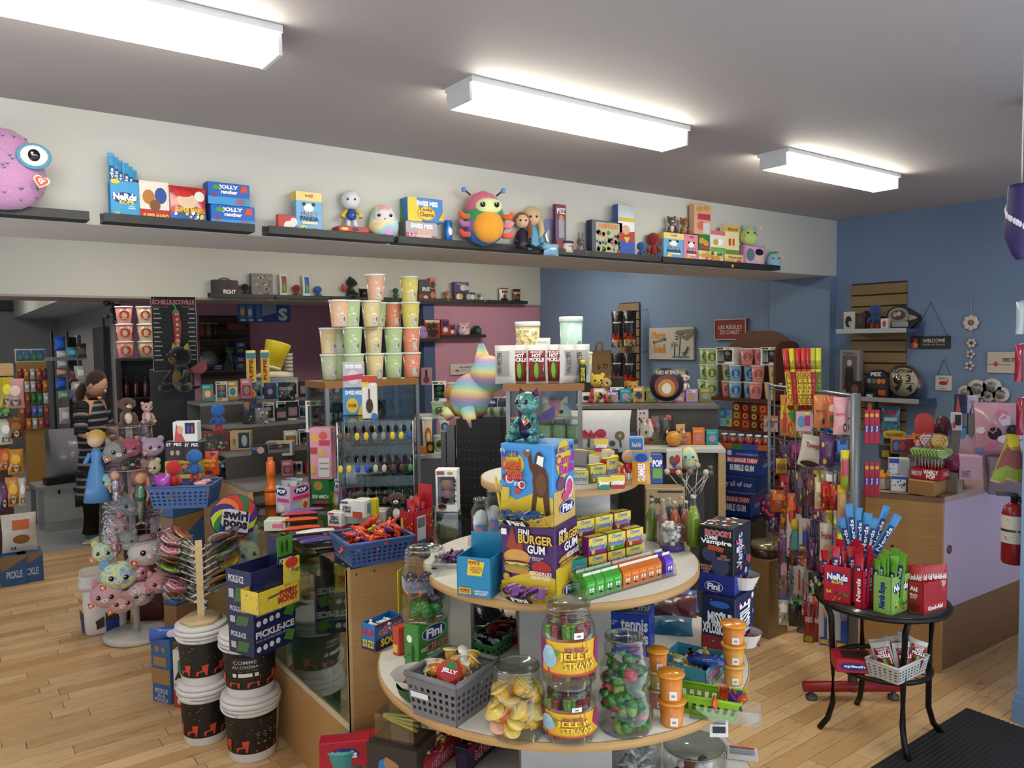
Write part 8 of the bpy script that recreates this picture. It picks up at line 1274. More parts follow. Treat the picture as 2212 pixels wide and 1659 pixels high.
Qo('green haired troll toy on the slatwall shelf',YY(497,783,YR-.2),.2,0,'#3a5a8a','#6a8a5a',Qz,headc='#4a8a3a')
S0=YY(515,696,8.6);S1=YY(628,696,8.6);sg=sign('snack_sign','long blue snack sign with letter S hanging under the header',Qb(((S0. x+S1. x)/2,8.6,S0. z)),S1. x-S0. x,hz(515,654,S0)-S0. z,0,'#1c4a90',[(Qu,.76,.08,.94,.75,'S',Xi,.05),(QO,[(.45,.3),(.72,.5),(.72,1),(.45,1)],'#7a8aa4'),(Qs,.03,.2,.13,.9,'#3a6ab0'),(Qs,.17,.2,.27,.9,'#4a7ab8'),(Qs,.33,.2,.43,.9,'#3a6ab0'),(Qt,.08,.55,.04,.2,Q4),(Qt,.22,.5,.04,.2,'#c8c8d0'),(Qs,.04,.06,.14,.16,Xp),(Qs,.19,.06,.28,.16,Xp),(Qs,.36,.06,.45,.16,Xp)],.02)
for x in(-.6,.6):B(). Qg([(x,.01,hz(515,654,S0)-S0. z),(x,.01,ZH-.02-S0. z)],.003,M('#888',.4),5). Qa('hanger',sg)
YQ=6.9
def rq(x,y,Y=YQ):return YY(x,y,Y)
P=rq(584,850);P2=rq(651,850);cb_=E_('back_counter','dark counter along the back recess with slush machine','counter',Qb((rq(430,900). x,YQ-.1,0)),0);zc_=rq(500,900). z
B(). box(0,rq(700,900). x-rq(430,900). x,0,.6,0,zc_,M('#1a1a1c',.5)). Qa(W1,cb_);B(). box(-.02,rq(700,900). x-rq(430,900). x+.02,-.02,.62,zc_,zc_+.03,M('#3a3c40',.4)). Qa('worktop',cb_);ztop_=zc_+.031
mt=E_('slush_machine','slush machine with tilted yellow cup on a cream base','machine',Qb(((P. x+P2. x)/2,YQ+.3,ztop_)),0);mw=P2. x-P. x;mh=rq(600,818). z-ztop_
B(). box(-mw/2,mw/2,-.22,.22,0,mh,M('#9aa4ac',.4)). pr((Qb((-mw/2,-.22,0)),Qb((mw,0,0)),Qb((0,0,mh)),Qb((0,-1,0))),[(Qs,.05,.1,.95,.9,'#8aa8c8'),(Qt,.5,.5,.3,.3,'#d8dce4')]). Qa('machine_body',mt);B(). Qc([(.17,mh),(.18,mh+.02),(.12,mh+.05),(.04,mh+.06),(.035,mh+.1)],M('#d8ceb0',.4),24). Qa('cream_base',mt);B(). Qc([(.085,0),(.12,.24),(.118,.25),(.1,.24)],M('#d8c22a',.35),24,Tm(-.02,0,mh+.09,ry=.3)). Qa('yellow_cup',mt);B(). Qc([(.086,0),(.088,.02)],M('#e0d8b8',.4),24,Tm(-.022,0,mh+.085,ry=.3)). Qa('cup_foot',mt)
for i,(x0,x1,yb,yt)in enumerate(((536,556,900,757),(567,585,900,756))):
 P=rq((x0+x1)/2,yb,YQ+.02);P. z=ztop_;r=(x1-x0)*mpp(P)/2;h=hz(x0,yt,P)-P. z;t=E_('cup_dispenser',[XE,Xb][i]+' tall yellow cup tube with red slush lettering','dispenser',P,Qk(P));B(). Qc([(r,0),(r,h)],M('#d8c878',.4),20). Qa('tube',t);Qj(r*1.01,r*1.01,h,-1,1,h*.1,h*.96,[(Qs,0,.9,1,1,'#4a90b8'),('v',.3,.05,.7,.88,'SLUSH PUPPIE',Q5,.03)],'#dcc85a'). Qa(Wz,t)
P=rq(630,818,YQ+.35);t=E_('cup_stack','tall stack of pale cups behind the slush machine','cups',Qb((P. x+.02,YQ+.48,ztop_)),0);b=B();hh=rq(630,764). z-ztop_
for i in range(14):b. Qc([(.04,hh*i/14),(.046,hh*(i+.9)/14)],M('#b8b4a8',.5),16)
b. Qa('nested_cups',t)
for i,(x,c,hp_,lb)in enumerate(((455,'#9ab0a0',40,'pale green dragon plush on the back counter'),(492,Wu,40,'dark bear plush on the back counter'),(690,'#b03a4a',26,'red cheeked plush on the back counter'))):P=rq(x,880,YQ+.1);P. z=ztop_;Qo(lb,P,hp_*mpp(P),-.3,c,'#c8c0b0',QN if i==0 else Qz)
P=rq(474,890);t=E_(W9,'teal glass bottle on the back counter',W5,Qb((P. x,P. y+.05,ztop_)),0);B(). Qc([(.04,0),(.045,.01),(.045,.1),(.02,.14),(.018,.18)],M('#2aa0b8',.2,0,'gel'),16). Qa('glass',t);B(). Qc([(.02,.18),(.02,.2)],M('#1a4a5a',.4),12). Qa('cap',t)
t=E_(W8,'black snack tub with white lid on the back counter','tub',Qb((rq(494,890). x,YQ+.05,ztop_)),0);B(). Qc([(.05,0),(.062,.14)],M('#161616',.4),18). Qa(Yg,t);B(). Qc([(.066,.14),(.066,.155)],M('#dcdcd8',.4),18). Qa(Yh,t)
for i,(x,lb)in enumerate(((680,'dark clip strip of packets by the blue recess wall'),(555,'dark clip strip of bottles left of the slush tube'))):
 P=rq(x,850,YQ+.2 if i==0 else YQ-.06);P. z=ztop_;o=E_('packet_rack',lb,'rack',P,-.2);B(). box(-.09,.09,0,.01,0,.22,M('#1a1a1e',.5)). Qa('back_card',o)
 for q in range(4):B(). box(-.08+.042*q,-.045+.042*q,-.03,0,.02,.15,M('#2a2024',.3,0,QP)). Qa('packet',o)
# blue right wall behind the beam
XW=XR-.002;thw=-pi/2
def xw(x,y,dx=0):return XX(x,y,XW-dx)
def wallsign(name,lb,x0,x1,yb,yt,c,F,t_=.02,frame=None,string=None,dx=.0,cat='sign',yl=None):
 A=xw(x0,yb,t_+dx);P,w,h=fit(x0,x1,yb,yt,0,thw,A);return sign(name,lb,corner(P,w,thw),w,h,thw,c,F,t_,cat,frame,string)
a=xw(1336,655,.02);b_=xw(1380,651,.02);wz=(a-b_). length;sl=E_(Wx,'narrow brown slatwall strip holding popcorn bags',Wx,Qb((XW-.022,a. y,0)),thw);za=a. z;zb_=xw(1336,905,.02). z;n_=14
for i in range(n_):B(). box(0,wz,0,.018,zb_+(za-zb_)*i/n_,zb_+(za-zb_)*(i+1)/n_-.012,M('#8a7658',.6)). Qa('slat',sl)
B(). box(0,wz,.018,.022,zb_,za,M('#3a2e20',.6)). Qa('backing',sl)
for i,(x0,x1,yb,yt)in enumerate(((1322,1346,750,672),(1347,1374,749,671),(1322,1347,834,762),(1348,1374,838,762))):
 P=xw((x0+x1)/2,yb,.18+.02*i);w=(x1-x0)*mpp(P)*1.08;h=hz((x0+x1)/2,yt,P)-P. z;bag('black and red popcorn bag, %s on the brown strip'%['upper left','upper right','lower left','lower right'][i],P,w,h,-.95,'#17171a',[(Qs,.06,.02,.94,.2,'#d8cc98'),(WD,24,['#f0e8c0','#c8b070'],.05,i,(.08,.03,.92,.19)),(Qs,.06,.2,.94,.3,'#b8301c'),(QO,[(.1,.3),(.3,.3),(.32,.38),(.12,.38)],'#b8301c'),(QO,[(.5,.3),(.7,.3),(.72,.38),(.52,.38)],'#b8301c'),(Qs,.15,.66,.85,.7,'#c8c4c0')],Q6,d=.09,name='popcorn_bag');B(). Qg([(0,.0,h*.98),(.18,.12,h+.01)],.004,METAL,5). Qa('hook',[o for o in COL. objects if o. get('group')==Q6][-1])
wallsign('beach_sign','white plank beach sign with palms and orange script',1402,1498,776,709,'#c8c2b8',[(Qs,0,.33,1,.335,'#a8a298'),(Qs,0,.66,1,.665,'#a8a298'),(Qu,.08,.66,.4,.88,'Plaisir','#d8922a',.03),(QO,[(.1,.5),(.4,.6),(.4,.68),(.1,.58)],Wj),(Qu,.14,.54,.36,.62,'SOUS LE','#d8d4c8',.01),(Qu,.1,.2,.38,.5,'Soleil','#d8922a',.03),(QO,[(.68,.1),(.7,.1),(.73,.7),(.715,.7)],Wj),(QO,[(.58,.1),(.6,.1),(.6,.45),(.585,.45)],Wj)]+[(QO,[(.72,.7),(.72+.12*cos(a_),.7+.16*sin(a_)),(.72+.11*cos(a_+.25),.7+.15*sin(a_+.25))],Wj)for a_ in(0,.7,1.4,2.1,2.8,3.5,5.8)]+[(QO,[(.59,.46),(.59+.08*cos(a_),.46+.11*sin(a_)),(.59+.07*cos(a_+.3),.46+.1*sin(a_+.3))],Wj)for a_ in(0,.9,1.8,2.7,3.5,5.8)]+[(QO,[(.78,.12),(.82,.12),(.92,.4),(.88,.4)],Wj),(QO,[(.76,.2),(.88,.2),(.88,.23),(.76,.23)],Wj),(Qs,.55,.07,.92,.1,Wj),(QO,[(1,.95),(.65,.9),(.6,.8),(1,.85)],'#7a8064'),(QO,[(1,.9),(.8,.7),(.85,.6),(1,.8)],'#7a8064')],.03)
wallsign('cactus_picture','small framed cactus drawing with handwriting',1417,1481,834,797,'#d8d2c4',[(Qs,.05,.72,.95,.735,'#6a6a60'),(Qt,.35,.6,.06,.16,'#6a6a54'),(Qt,.5,.62,.05,.18,'#5a6a54'),(Qt,.65,.58,.05,.14,'#5a5a4a'),(Qt,.82,.6,.04,.1,'#7a7a6a'),(Qt,.25,.3,.05,.2,'#5a5a54'),(Qu,.36,.15,.72,.38,'Cactus','#3a3a34',.01)],.02,frame='#b8a888',cat='picture')
wallsign('chalet_sign','dark red wooden sign with white lettering above the shelf',1543,1612,735,690,'#8a2a2c',[(Qu,.14,.52,.86,.74,'LES RÈGLES','#e0d8d4',.01),(Qu,.2,.27,.8,.48,'DU CHALET','#e0d8d4',.01)],.03,frame='#b8a8a0')
P=DD(1296,815,7.2);o=E_('paper_bag','brown kraft paper bag with twisted handles and black logo','bag',P,-.9);w=46*mpp(P);h=hz(1296,757,P)-P. z;B(). box(-w/2,w/2,0,w*.4,0,h,M('#9a7a50',.8)). pr(FF(w,h),[(Qu,.4,.3,.9,.5,'b 77',XI,.02)]). Qa('bag_body',o)
for y in(0,w*.38):B(). Qg([(-w*.2,y,h),(-w*.2,y,h*1.25),(-w*.05,y,h*1.33),(w*.08,y,h*1.25),(w*.08,y,h)],.007,M('#b0946a',.8),6). Qa('handle',o)
o=Qi(Q2,'dark plinth holding the kraft paper bag',Wq,Qb((P. x-.25,P. y+.05,0)),.4,.3,P. z-.001,-.9,'#3a342e')
# brown shelf unit with tubs
XS=5.75;thx=-pi/2;WB=M('#5a2e1c',.4,0,Xa)
def xs(x,y,dx=0.):return XX(x,y,XS+dx)
A=xs(1488,857);C=xs(1676,863);su=E_('shelf_unit','dark brown wooden shelf unit with curved top against the blue wall','shelf unit',Qb((XS,A. y,0)),thx);sw=A. y-C. y;zs_=[xs(1560,859). z,xs(1560,922). z,xs(1560,988). z]
for z_ in zs_+[.5,.1]:B(). box(0,sw,0,.34,z_-.025,z_,WB). Qa(Q1,su)
pts=[(0,0),(.34,0),(.34,1.98),(.27,2.02),(.1,2.02),(.03,1.96),(0,1.9)]
k_=xs(1680,738). z;B(). prism([(p[0],p[1]*k_/2.02)for p in pts],.025,WB,Tm(sw,0,0,rz=pi/2)). Qa(WA,su);B(). prism([(p[0],p[1]*(zs_[0])/2.02)for p in pts],.025,WB,Tm(0.0,0,0,rz=pi/2)). Qa(WA,su)
zt_=xs(1585,716,.3). z;B(). prism([(sw*.1,zs_[0]),(sw,zs_[0]),(sw,k_-.05),(sw*.8,zt_-.02),(sw*.72,zt_),(sw*.45,zt_),(sw*.3,zt_-.08),(sw*.1,k_-.15)],.02,M('#6a4430',.5,0,WY),Tm(0,.32,0)). Qa(Wa,su)
STC={'g':('#b8cc98',Wk,('#4a7a34','#d8c84a')),'k':('#e08a90','pink',('#b84a5a','#7a9a4a')),'b':('#84b4d0',W4,(WP,'#8ab0d8')),QY:('#ead8a8','cream',(Yf,Yb)),WD:('#a8c090','sage',('#3a6a3a','#a86a4a'))}
yof=lambda x:-(xs(x,850). y-A. y)
h0=xs(1550,817). z-xs(1550,852). z
rws=[[(1501,'g'),(1526,'g'),(1553,'k'),(1578,'b'),(1601,'b'),(1622,'k'),(1646,QY),(1664,QY)],[(1505,'g'),(1527,'g'),(1554,WD),(1578,'b'),(1601,'b'),(1627,'k'),(1655,QY)],[(1505,'g'),(1527,'g'),(None,'x'),(1603,'k'),(1623,'k')]]
for r_,row in enumerate(rws):
 for i,(x,c)in enumerate(row):
  if c=='x':continue
  w=.125;P=Qb((XS+.07+(.06 if i%2==0 else 0),xs(x,850). y,zs_[0]+.001+r_*(h0+.001)));tub('%s floss tub, %s in the %s row of the brown shelf'%(STC[c][1],[QK,Qw,QB,QD,QL,Wl,Wv,W6][i],[XA,QR,XB][r_]),P,w,h0,STC[c][0],Qk(P)+.1,STC[c][2],'floss tubs on the brown shelf')
for lb,x0,x1,r_ in(('white window box with dark figures between the floss tubs',1538,1578,2),('white window box with smiling figure at the shelf right end',1635,1675,2)):
 P=Qb((XS+.05,xs(x0,850). y,zs_[0]+.002+r_*(h0+.001)));w=P. y-xs(x1,850). y;popbox(lb,P,w,w*.5,h0*1.05,thx,fig=('#c8b8b0','#2a2a2e','#6a5a5a'))
def sb(lb,x0,x1,yb,yt,sh,c,F=(),d=.1,z=0.,dx=.03):P=Qb((XS+dx,xs(x0,900). y,zs_[sh]+.001+z));w=P. y-xs(x1,900). y;h=(xs(x0,yt). z-xs(x0,yb). z);return Qi(Qx,lb,Qq,P,w,d,h,thx,c,F)
for r_ in range(3):
 for i in range(3):sb('yellow boot print candy box, %s of the %s row'%([XE,QR,Xb][i],[WL,QR,WG][r_]),1488+16*i,1503+16*i,916,899,1,XY,[(QO,[(.4,.2),(.7,.2),(.7,.35),(.55,.35),(.5,.75),(.35,.75)],'#2a241a')],.08,r_*.066)
CL=['#5a7ab0','#8ab0b8','#b8b44a','#4a8aa8','#3a6a9a','#6a9ab8',Yd,'#7a4a3a']
for r_ in range(2):
 for i in range(3):sb('blue and teal cube candy box, %s in the %s cube row'%([XE,QR,Xb][i],[XA,XB][r_]),1538+13*i,1550+13*i,918,899,1,CL[(i+r_*3)%6],[(Qs,.1,.3,.6,.8,hexs(CL[(i+2)%6],1.2))],.08,r_*.075)
for r_ in range(3):
 for i in range(4):sb('clear donut candy case, %s in the %s case row'%([QK,Qw,QB,QD][i],[XA,QR,XB][r_]),1578+19*i,1595+19*i,924,905,1,['#8a2a2a','#a8442c','#6a2020','#4a2018'][(i+r_)%4],[(QY,.5,.5,.32,[Yf,'#c8542a','#8aa83a','#d8742a'][(i+2*r_)%4]),(QY,.5,.5,.14,'#3a1a14')],.08,r_*.073)
bag('white gingerbread gummy bag at the shelf end',Qb((XS-.02,xs(1668,920). y,zs_[1]+.001)),.12,.14,-1.2,'#c8c4c4',[(Qs,0,.85,1,1,'#c8782a'),(Qt,.5,.5,.3,.25,'#8a5a5a'),(WD,8,[Q5,Xm],.06,1)],d=.05)
for i,(x0,x1,c,lb,n_)in enumerate(((1484,1498,'#3a8ac0','blue and pink tin',2),(1499,1514,'#2f6a4a','green tub',2),(1516,1534,'#6a1a20','dark red cocoa box',3),(1536,1550,'#2a3a7a','blue moustache box',2),(1553,1570,'#34406a','navy moustache box',2))):
 for q in range(n_):sb('%s, %s of the third shelf pile'%(lb,[WL,QR,WG][q]if n_==3 else[WL,WG][q]),x0,x1,985,965,2,c,[(Qs,.2,.3,.8,.7,hexs(c,1.6))],.08,q*.078)
# right side: cartons, hanging rack, side table, counter, wall
Qi(Qy,'big plain cardboard carton on the floor behind the rack',Q0,Z(1628,1288,0),.55,.4,hz(1640,1192,Z(1628,1288,0)),-.62,'#a2845a',[(QY,.35,.6,.05,'#6a5030'),(Qu,.6,.5,.9,.6,'WIRECLIP','#6a5030',.01)])
P=Z(1628,1288,0);h1=hz(1640,1192,P);Q=P+Qb((.05,.06,h1+.001));h2=hz(1660,1112,Q)-Q. z
Qi(Qy,'second cardboard carton with white label stacked on it',Q0,Q,.45,.3,h2,-.62,'#9c7e54',[(Qs,.2,.7,.28,.8,We),(Qs,.05,.2,.2,.45,We)])
t=E_('honey_tin','round dark tin with shiny lid before the cartons','tin',DD(1652,1200,4.6),0);tz=t. location. z
B(). Qc([(.075,0),(.08,.01),(.08,.05)],M('#3a2a1a',.3),24). Qa('tin_body',t);B(). Qc([(.082,.05),(.082,.07),(.07,.085)],M('#b8a888',.2,.6),24). Qa(Yh,t);B(). box(-.09,.09,-.09,.09,-tz,-.001,M('#8a7048',.6)). Qa('carton_stand',t)
BL=lambda u:[(Qu,.32,.8,.95,.88,'THE HALL OF FAME BUBBLE GUM','#c8d0e8',.0),(Qs,.06,.5,.97,.72,'#c02a30'),(Qu,.08,.53,.95,.69,'BIG LEAGUE CHEW','#f0ecec',.04),(Qu,.15,.2,.85,.44,Wb,'#f0ecec',.05),(Qs,.07,.78,.2,.97,'#c8ccd8')]
BZ0=0.35
c0=fit2(1549,1625,1656,1130,1058,.62,-1.28)
Qi(Q2,'dark block beneath the navy gum displays',Wq,Qb((c0[0]. x,c0[0]. y,0)),c0[1],min(c0[2],.3),.619,-1.28,'#26221e')
a=cart2(Xv,'lower navy bubble gum display box',Qq,(1547,1623,1652,1120,1058),.62,-1.28,'#1c3a86',BL(0),[(Qs,.2,.5,.9,.62,Yc),(Qu,.2,.3,.9,.45,Wb,'#a8b0d0',.02)],Ql=.3)
z_=.621+a[QA][2];b_=Qm(Xv,'open navy gum tray between the two display boxes',Qq,(1549,1634,1662,1068,1035),z_,-1.28,'#1a3272',[(Qu,.08,.3,.9,.75,'Try all of our','#c8cce0',.02)],[],inner='#b8b4ac',Ql=.3);w_,d_,h_=b_[QA]
for i in range(7):bag('white gum pouch lying in the navy gum tray',b_. matrix_basis@Qb((-w_*.4+w_*.13*i,d_*.3,h_*.8)),.05,.07,-1.28,XP,d=.015,Qd='gum pouches in the navy tray',lean=-.9)
z_+=.002;a=cart2(Xv,'upper navy bubble gum display box with red banner',Qq,(1566,1640,1675,1032,975),z_+h_,-1.28,'#1c3a86',BL(0),[(Qs,.2,.5,.9,.62,Yc),(Qu,.2,.3,.9,.45,Wb,'#a8b0d0',.02),(Qs,.4,.7,.65,.95,'#8a94b8')],Ql=.3)
zt=z_+h_+a[QA][2]+.001;tr=a. matrix_basis
tray=E_('sweet_tray','colorful printed tray of red lidded sweet jars on the navy display','tray',tr@Qb((0,0,a[QA][2]+.001)),-1.28);w_,d_=a[QA][0]*1.5,.14
B(). box(-w_*.5,w_*.5,.0,d_,0,.004,M('#8a3a2a',.5)). Qa(XF,tray);B(). box(-w_*.5,w_*.5,0,.004,0,.035,M('#b05a2a',.5)). pr((Qb((-w_*.5,0,0)),Qb((w_,0,0)),Qb((0,0,.035)),Qb((0,-1,0))),[(Qs,.3,0,.5,1,'#3a6a3a'),(Qs,.5,0,.8,1,WO)]). Qa('front_wall',tray)
for i in range(6):q=tray. matrix_basis@Qb((-w_*.42+i*w_*.165,.06,.005));t=E_('sweet_jar','round clear jar of red sweets, %s in the tray'%[QK,Qw,QB,QD,QL,Wl][i],'jar',q,0,'round jars of red sweets');B(). Qf((0,0,.035),(.026,.026,.034),M('#9a3422',.25,0,'gel'),12). Qa('sweets',t);B(). shell([(.02,0),(.03,.03),(.028,.055),(.018,.07)],CLEAR(),14). Qa('jar_body',t);B(). Qc([(.018,.07),(.018,.08)],M('#d8d0c8',.3),12). Qa('cap',t)
# hanging rack
RA=Qb((3.37,1.88,0));RBk=Qb((3.78,2.62,0));rk=E_('hanging_rack','grey wire rack with red feet hung with candy bags','rack',RA,0);RZ=hz(1855,850,RA);GRY=M('#74787e',.4,.4)
B(). Qg([(0,0,.04),(0,0,RZ)],.022,GRY,12). Qa('pole',rk);q=RBk-RA;B(). Qg([(q. x,q. y,.04),(q. x,q. y,RZ)],.009,GRY,12). Qa('pole',rk)
RED=M('#9a2028',.4)
fd=Qb((Z(1950,1505,0)-Z(1740,1505,0)));fd. z=0;fl_=fd. length;fd. normalize()
for c in(Qb((0,0,0)),q):
 B(). Qg([c-fd*fl_*.5+Qb((0,0,.06)),c+fd*fl_*.5+Qb((0,0,.06))],.026,RED,8). Qa('foot_bar',rk)
 for s in(-1,1):B(). Qc([(.026,0),(.026,.018),(.01,.022),(.01,.04)],M('#55585c',.4),14,Tm(*(c+fd*s*fl_*.42))). Qa('levelling_pad',rk)
for k in range(13):z_=RZ-.03-k*(RZ-.35)/12;B(). Qg([(0,0,z_),(q. x,q. y,z_)],.004,GRY,5). Qa('cross_wire',rk)
for k in range(7):p=q*(k+.5)/7;B(). Qg([(p. x,p. y,.3),(p. x,p. y,RZ)],.0035,GRY,5). Qa('upright_wire',rk)
B(). Qg([(0,0,RZ-.01),(q. x*1.02,q. y*1.02,RZ-.01)],.008,METAL,6). Qa('top_bar',rk)
def dd_(x):return 3.86+(1858-x)*.0042*.9-.12
def hb(lb,x0,x1,yb,yt,c,F=(),n=1,th=-.98,d=.035,grp=None,Qh=QP,cat='candy bag',name='candy_bag',step=.022,r=.3,tilt=0):
 for i in range(n):
  P=DD((x0+x1)/2+(6*i if n>1 else 0),yb,dd_((x0+x1)/2)+step*i);w=(x1-x0)*mpp(P);h=hz((x0+x1)/2,yt,P)-P. z
  o=bag(lb if n==1 else lb+[' in front',' behind the front one',' third on the hook',' fourth on the hook',' last on the hook'][i],P,w,h,th,c,F,grp or('bags on one hook: '+lb if n>1 else None),d=d,name=name,cat=cat,Qh=Qh,r=r,tilt=tilt)
  if i==0:B(). Qg([(0,0,h*.97),(.0,.05,h*.985),(.0,.14,h*.99)],.0022,METAL,5). Qa('hook',o)
for i,(x,c,c2,lb)in enumerate(((1709,Q5,Wi,'red and yellow'),(1720,'#c8c02a',Q5,Wm),(1731,'#b8262c',Xg,'crimson'),(1741,'#c03a2a',Q4,'orange red'),(1750,'#a82a3a','#e0d04a','ruby'),(1758,'#b8b03a','#c83a4a','olive yellow'),(1768,'#c8c83a','#6a9a2a','lime yellow'))):
 P=DD(x,885,dd_(1750)+.02);h=hz(x-14,752,P)-P. z;o=E_('candy_tube',lb+' giant candy straw tube in the rack bundle','candy tube',P,-.9,'giant candy straws');o. rotation_euler=(0,-.1+.015*i,-.9);B(). Qc([(.0135,0),(.0135,h)],M(c,.35),10). Qa('tube',o);Qj(.0138,.0138,h,-1.3,1.3,h*.08,h*.62,[('v',.25,.02,.75,.98,'FACE TWISTERS','#c02a24' if c2==Wi and False else '#7a1a1a',.03)],c2). Qa(Wz,o);B(). Qc([(.014,h*.66),(.014,h*.8)],M(hexs(c,.8),.35),10). Qa('band',o)
D_=lambda a,b=X1:[(Qt,.5,.62,.3,.12,b),(Qt,.5,.3,.25,.12,a)]
hb('orange and green gummy pillow bag',1686,1718,941,853,'#d88a3a',[(WD,12,['#5a9a3a','#d8d03a','#c84a2a'],.14,3)]);hb('orange dried fruit bag',1758,1787,924,853,'#e08a4a',[(Qu,.15,.45,.8,.58,'apio','#b84a2a',.02),(QY,.7,.2,.1,'#3a2a1a')]);hb('dark orange fruit bag behind it',1786,1808,924,855,'#d8683a',D_('#3a7a2a'));hb('pink heart print chip bag',1801,1832,939,858,'#e4a8b0',[(Qu,.1,.5,.8,.6,'apio','#c85a6a',.02),(QY,.75,.2,.12,'#3a2a24'),(QY,.75,.2,.06,'#e4b8b8'),(Qs,.4,.34,.55,.37,Q4)],3)
o=onD('mermaid print header card on the rack',1719,1753,932,889,4.05,'#c8a0a8',[(Qt,.35,.5,.25,.3,'#5a8ab0'),(Qs,.55,.3,.9,.8,'#a82a6a'),(Qt,.7,.92,.2,.08,Xg)],.01,-.98,n=WF,cat='card')
hb('white chocolate pretzel bag',1722,1772,1008,940,'#dcd8c4',[(Qu,.2,.62,.85,.78,'Taveners',XL,.02),(Qt,.5,.1,.4,.1,'#4a2a1c')],tilt=.18);hb('purple banana chip bag',1770,1808,1006,940,'#5a3064',[(QY,.3,.15,.1,Wi),(QY,.2,.7,.08,Wi)],3)
hb('yellow topped sour ring bag',1816,1834,1056,972,'#c8a03a',[(Qs,0,.8,1,1,X8),(Qs,.1,.35,.9,.75,'#c0526a'),(Qt,.5,.2,.35,.12,'#8ab02a')],2);hb('yellow and pink sugared candy bag',1809,1830,1121,1048,'#d8a8a0',[(Qs,0,.8,1,1,X8),(QY,.5,.62,.3,'#d8b02a')],2)
hb('small mustard gum pack on a side hook',1676,1688,1023,990,'#c8a83a',[(Qs,.2,.3,.8,.7,Yb)],3,step=.012)
for i,(x0,x1,yb,yt,c,lb)in enumerate(((1719,1740,1094,1019,'#5a4a5a','smoky purple gummy sleeve'),(1738,1762,1094,1024,'#6a3a44','dusky maroon gummy sleeve'),(1760,1779,1099,1031,'#d4d098','pale yellow apple stick pack'),(1773,1796,1102,1040,'#b82a20','bright red licorice pack'),(1792,1813,1102,1045,'#a83020','brick red licorice pack'),(1664,1698,1106,1058,'#a8542a','clear orange toy candy pack'),(1700,1722,1144,1065,'#c8502a','tall orange candy pack'),(1680,1706,1231,1152,'#5a3a5a','purple net bag of sweets'),(1704,1722,1232,1150,'#6a4a3a','brown net bag of sweets'),(1684,1702,1290,1200,'#8a6a7a','pink printed card pack'),(1708,1726,1296,1222,'#6a7080','blue grey blister pack'),(1744,1764,1232,1160,'#4a2a5a','violet candy stick pack'),(1715,1745,1285,1223,'#a8a8a4','silver grey candy cane pack'),(1748,1778,1288,1237,XQ,'black polka dot candy bag'),(1771,1798,1212,1130,'#d8d0c8',WW),(1682,1704,1350,1296,'#b8b8b0','shiny silver snack bag'),(1736,1758,1388,1304,'#8a1c24','dark red taffy bag'),(1756,1780,1388,1308,'#7a1820','wine red taffy bag behind'),(1660,1682,1150,1110,'#3a2a5a','indigo candy bag at the rack edge'))):
 F={13:[(WD,14,['#d8d03a','#d8a0b0','#8ac8c0'],.09,3)],12:[(Qs,.3,.2,.45,.9,Q5),(Qs,.6,.1,.7,.6,Q5)],14:[(Qu,.1,.6,.9,.78,'FruiHa',Q5,.03),(Qt,.5,.3,.3,.18,'#d89a7a')],16:[(Qu,.15,.55,.85,.7,'KABOO','#e0d0c8',.03),(Qt,.5,.12,.4,.1,'#8aa02a')],17:[(Qu,.15,.55,.85,.7,'KABOO','#e0d0c8',.03)]}. get(i,[(Qs,.15,.55,.85,.85,hexs(c,1.4)),(WD,8,[hexs(c,1.6),hexs(c,.6),'#c8b84a'],.09,i)])
 hb(lb+' on the rack',x0,x1,yb,yt,c,F,r=.22)
hb('narrow purple candy stick',1750,1757,1171,1123,'#4a2a5a',(),5,d=.008,step=.014);hb('thin black licorice pouch',1704,1722,1353,1305,'#1e1a18',(),4,d=.012,step=.016)
for i,(x,yb,yt,c,hc,lb)in enumerate(((1717,1187,1119,'#3a9a9a','#d8b02a','yellow headed candy dispenser'),(1739,1179,1127,WO,'#c8a888','tan headed candy dispenser'),(1788,1380,1306,XU,'#c8a060','dog headed blue candy dispenser'),(1806,1384,1310,'#8a98a8','#b8b0a8','grey candy dispenser'),(1824,1388,1312,'#2a50a0','#7a6a9a','blue candy dispenser'))):
 P=DD(x,yb,dd_(x));h=hz(x,yt,P)-P. z;w=h*.24;o=E_('candy_dispenser_card',lb+' on a blister card','candy dispenser',P,-.98);B(). box(-w,w,.01,.013,-h*.25,h*1.12,M('#c8c4c8',.4)). pr((Qb((-w,.01,-h*.25)),Qb((2*w,0,0)),Qb((0,0,h*1.37)),Qb((0,-1,0))),[(Qs,.05,.02,.95,.2,'#6a3a6a'),(Qs,.1,.06,.6,.15,Q4)]). Qa('card',o);B(). box(-w*.42,w*.42,-.012,.01,0,h*.62,M(c,.3),bev=.004). Qa('stem',o);B(). Qf((0,-.002,h*.78),(w*.55,w*.5,h*.2),M(hc,.4),10). Qa(W2,o)
P=DD(1668,1095,dd_(1668));t=E_('shell_toy','round purple toy with pink shell pattern on the rack','toy',P,-.98);r=34*mpp(P);B(). Qf((0,0,0),(r*.75,r*.4,r),M('#3a2044',.4),18). Qa('shell',t)
for i in range(14):a=i*2.4;rr=.25+.6*(i%5)/5;B(). Qf((r*.72*rr*cos(a),-r*.38*math. sqrt(1-rr*rr*.9),r*rr*sin(a)*.95),(r*.13,r*.04,r*.15),M('#c02a5a',.4),8). Qa('shell_plate',t)
